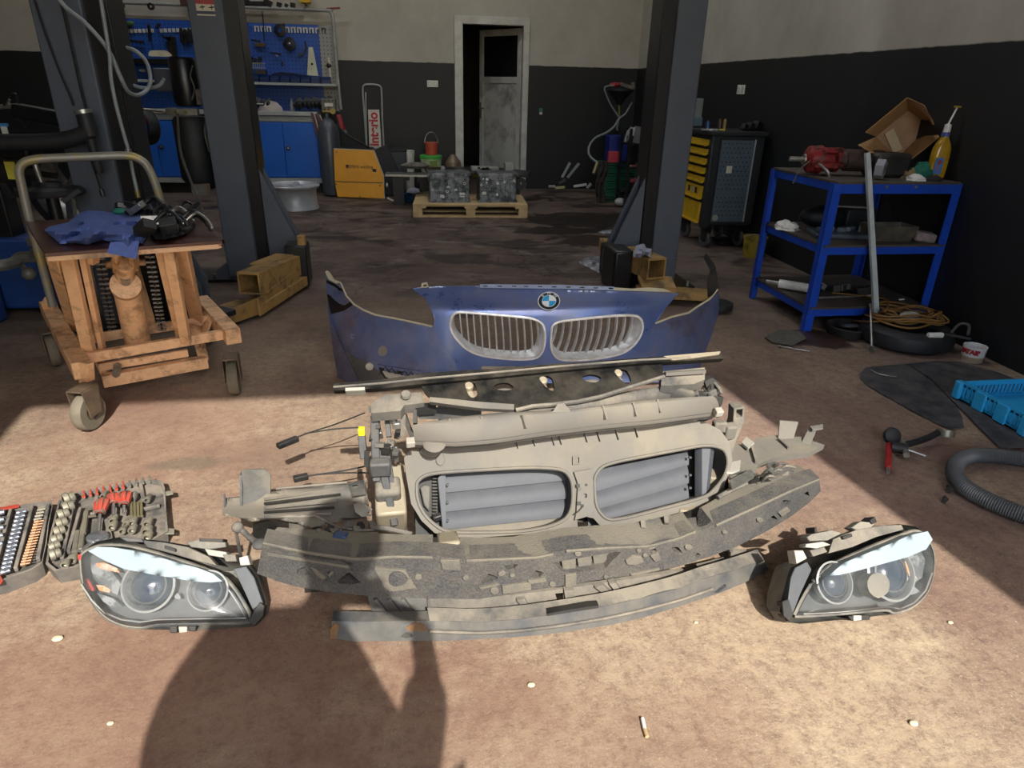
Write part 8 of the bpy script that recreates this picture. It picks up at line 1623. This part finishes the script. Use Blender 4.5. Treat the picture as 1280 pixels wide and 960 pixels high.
# ================================================================ near floor bits
b = MB(); b.cyl(Z(803,898,.006), Z(806,912,.006), .0045, n=10); cg = tag(b.build('cigarette_end', M_WHT), 'white cigarette end on the sunny floor in the foreground', 'cigarette end'); b = MB(); b.cyl(Z(806,912,.006), Z(809,921,.006), .0048, n=10); b.build('filter', mat('filter_tan', hx('#b79a70'), .7), cg)
for i, (x, y, s_) in enumerate(((72,798,.014),(138,904,.008),(1142,904,.011),(664,856,.010),(1188,778,.008),(870,778,.006))):
    small('stone_chip', ('pale chip on the floor in front of the left headlight','tiny pale chip at the lower left','pale chip at the lower right of the floor','pale flake on the floor below the carrier','pale chip right of the right headlight','tiny chip just in front of the lower beam')[i], 'chip', mat('chip_pale', hx('#cfc3a2'), .8), lambda b, x=x, y=y, s_=s_: b.ball(Z(x,y,s_*.3), s_, 7, 4, (1.1,.8,.4)))
# ================================================================ THE PHOTOGRAPHER, standing behind the camera; only the shadow is in frame
ps = thing('person', 'person in dark clothes holding up a phone, whose shadow falls across the foam absorber', 'person', (-.18, -.42, 0))
M_SKIN = mat('skin', hx('#b98a6c'), .55); M_SHIRT = mat('dark_jacket', hx('#23272e'), .9); M_TRS = mat('dark_trousers', hx('#1b1d22'), .9); M_HAIR = mat('dark_hair', hx('#1c1613'), .8); M_SHOE = mat('black_shoe', hx('#141414'), .5)
def skin(name, J, E_, R_, m, par, root=0, sub=2):
    me = bpy.data.meshes.new(name); a = V(ps['anchor']); me.from_pydata([V(j)-a for j in J], E_, []); o = bpy.data.objects.new(name, me); COL.objects.link(o); o.parent = par
    o.modifiers.new('s', 'SKIN'); o.modifiers['s'].use_smooth_shade = True
    for i, v in enumerate(me.skin_vertices[0].data):
        r = R_[i]; v.radius = (r, r) if isinstance(r, (int, float)) else r; v.use_root = (i == root)
    sb = o.modifiers.new('d', 'SUBSURF'); sb.levels = sub; sb.render_levels = sub
    dg = bpy.context.evaluated_depsgraph_get(); m2 = bpy.data.meshes.new_from_object(o.evaluated_get(dg)); o.modifiers.clear(); o.data = m2; m2.materials.clear(); m2.materials.append(m); return o
J = [(-.10,-.42,.90),(-.10,-.40,1.06),(-.15,-.38,1.26),(-.16,-.37,1.40),(-.07,-.36,1.50),(-.02,-.34,1.57),(.01,-.32,1.66),(.02,-.31,1.74),
     (-.29,-.37,1.46),(-.36,-.34,1.25),(-.36,-.28,1.04),(-.26,-.17,1.16),(-.12,-.09,1.25),
     (-.03,-.37,1.47),(.04,-.35,1.24),(.12,-.29,1.02),(.18,-.18,1.18),(.165,-.10,1.27),
     (-.20,-.43,.84),(-.24,-.42,.50),(-.25,-.47,.10),(.02,-.43,.84),(.02,-.41,.50),(.0,-.46,.10)]
E_ = [(0,1),(1,2),(2,3),(3,4),(4,5),(5,6),(6,7),(3,8),(8,9),(9,10),(10,11),(11,12),(3,13),(13,14),(14,15),(15,16),(16,17),(0,18),(18,19),(19,20),(0,21),(21,22),(22,23)]
Rr = [.21,.21,.14,.10,.06,.055,.095,.095,.065,.055,.05,.035,.027,.045,.042,.04,.035,.027,.09,.06,.04,.09,.06,.04]
skin('body', J, E_, Rr, M_SKIN, ps)
sel = [0,1,2,3,8,9,10,11,13,14,15,16]; mp = {k: i for i, k in enumerate(sel)}
skin('jacket', [J[k] for k in sel], [(mp[a], mp[c]) for a, c in E_ if a in mp and c in mp], [Rr[k]+.022 for k in sel], M_SHIRT, ps)
sel = [0,18,19,20,21,22,23]; mp = {k: i for i, k in enumerate(sel)}
skin('trousers', [J[k] for k in sel], [(mp[a], mp[c]) for a, c in E_ if a in mp and c in mp], [Rr[k]+.018 for k in sel], M_TRS, ps)
for x in (-.25, .0):
    b = MB(); b.lathe([(0,0),(.045,.01),(.05,.1),(.045,.2),(.03,.27),(0,.28)], (x,-.54,.045), (0,1,0), 14, sx=.9); b.build('shoe', M_SHOE, ps)
hc = V((.03,-.31,1.71)); b = MB(); b.ball(hc+V((-.01,-.015,.03)), .122, 16, 10, (.86,1.0,1.0)); b.build('hair', M_HAIR, ps)
fd = V((-.03,.95,-.3)).normalized()
b = MB(); b.ball(hc+V((0,.008,-.03)), .088, 16, 12, (.82,1.0,1.2)); hd2 = b.build('head', M_SKIN, ps)
b = MB(); b.lathe([(.016,0),(.012,.018),(.004,.026),(0,.026)], hc+V((0,.088,-.045)), (0,1,-.3), 8); b.build('nose', M_SKIN, hd2)
for s_ in (-1, 1):
    b = MB(); b.ball(hc+V((s_*.03,.082,-.02)), .011, 8, 6); b.build('eye', M_WHT, hd2); b = MB(); b.ball(hc+V((s_*.078,-.0,-.03)), .022, 8, 6, (.4,.8,1.2)); b.build('ear', M_SKIN, hd2)
b = MB(); b.ball(hc+V((0,.078,-.085)), .018, 8, 6, (1.3,.5,.35)); b.build('mouth', mat('lips', hx('#9a5a50'), .5), hd2)
# hands: palm plus five fingers, each a chain of its own
for s_, wr in ((-1, V(J[12])), (1, V(J[17]))):
    pc_ = V((s_*.088 if s_ < 0 else .095, -.07, 1.275)); skin('hand', [wr, wr.lerp(pc_, .6), pc_, pc_+V((0,.012,.025))], [(0,1),(1,2),(2,3)], [(.024,.018),(.028,.016),(.030,.014),(.024,.011)], M_SKIN, ps, sub=1)
    for k, ln in enumerate((.052,.060,.056,.046)):
        a = pc_+V((0,.0,-.012+k*.018)); e = V((-s_,0,.15)); skin('finger', [a, a+V((s_*-.006,.018,0))+e*ln*.25, a+V((0,.022,0))+e*ln*.65, a+V((0,.012,0))+e*ln], [(0,1),(1,2),(2,3)], [.0095,.009,.0085,.0075], M_SKIN, ps, sub=1)
    a = pc_+V((0,-.015,.01)); skin('thumb', [a, a+V((-s_*.018,-.012,.022)), a+V((-s_*.036,-.008,.03))], [(0,1),(1,2)], [.011,.0105,.009], M_SKIN, ps, sub=1)
R9 = Matrix((CR, CU, -CF)).transposed(); ph = MB(); ph.obox(CO-CF*.026+CR*.0-CU*.01, (.155, .075, .008), R9); po_ = thing('phone', 'dark phone held sideways in both hands at the point the photo was taken from', 'phone', tuple(CO-CF*.026-V((0,0,.04))))
ph.build('phone_body', M_BLK, po_, bevel=.003)
b = MB(); b.obox(CO-CF*.0312-CU*.01, (.148,.069,.0012), R9); b.build('screen', mat('dark_glass', (.01, .01, .011), .08), po_)
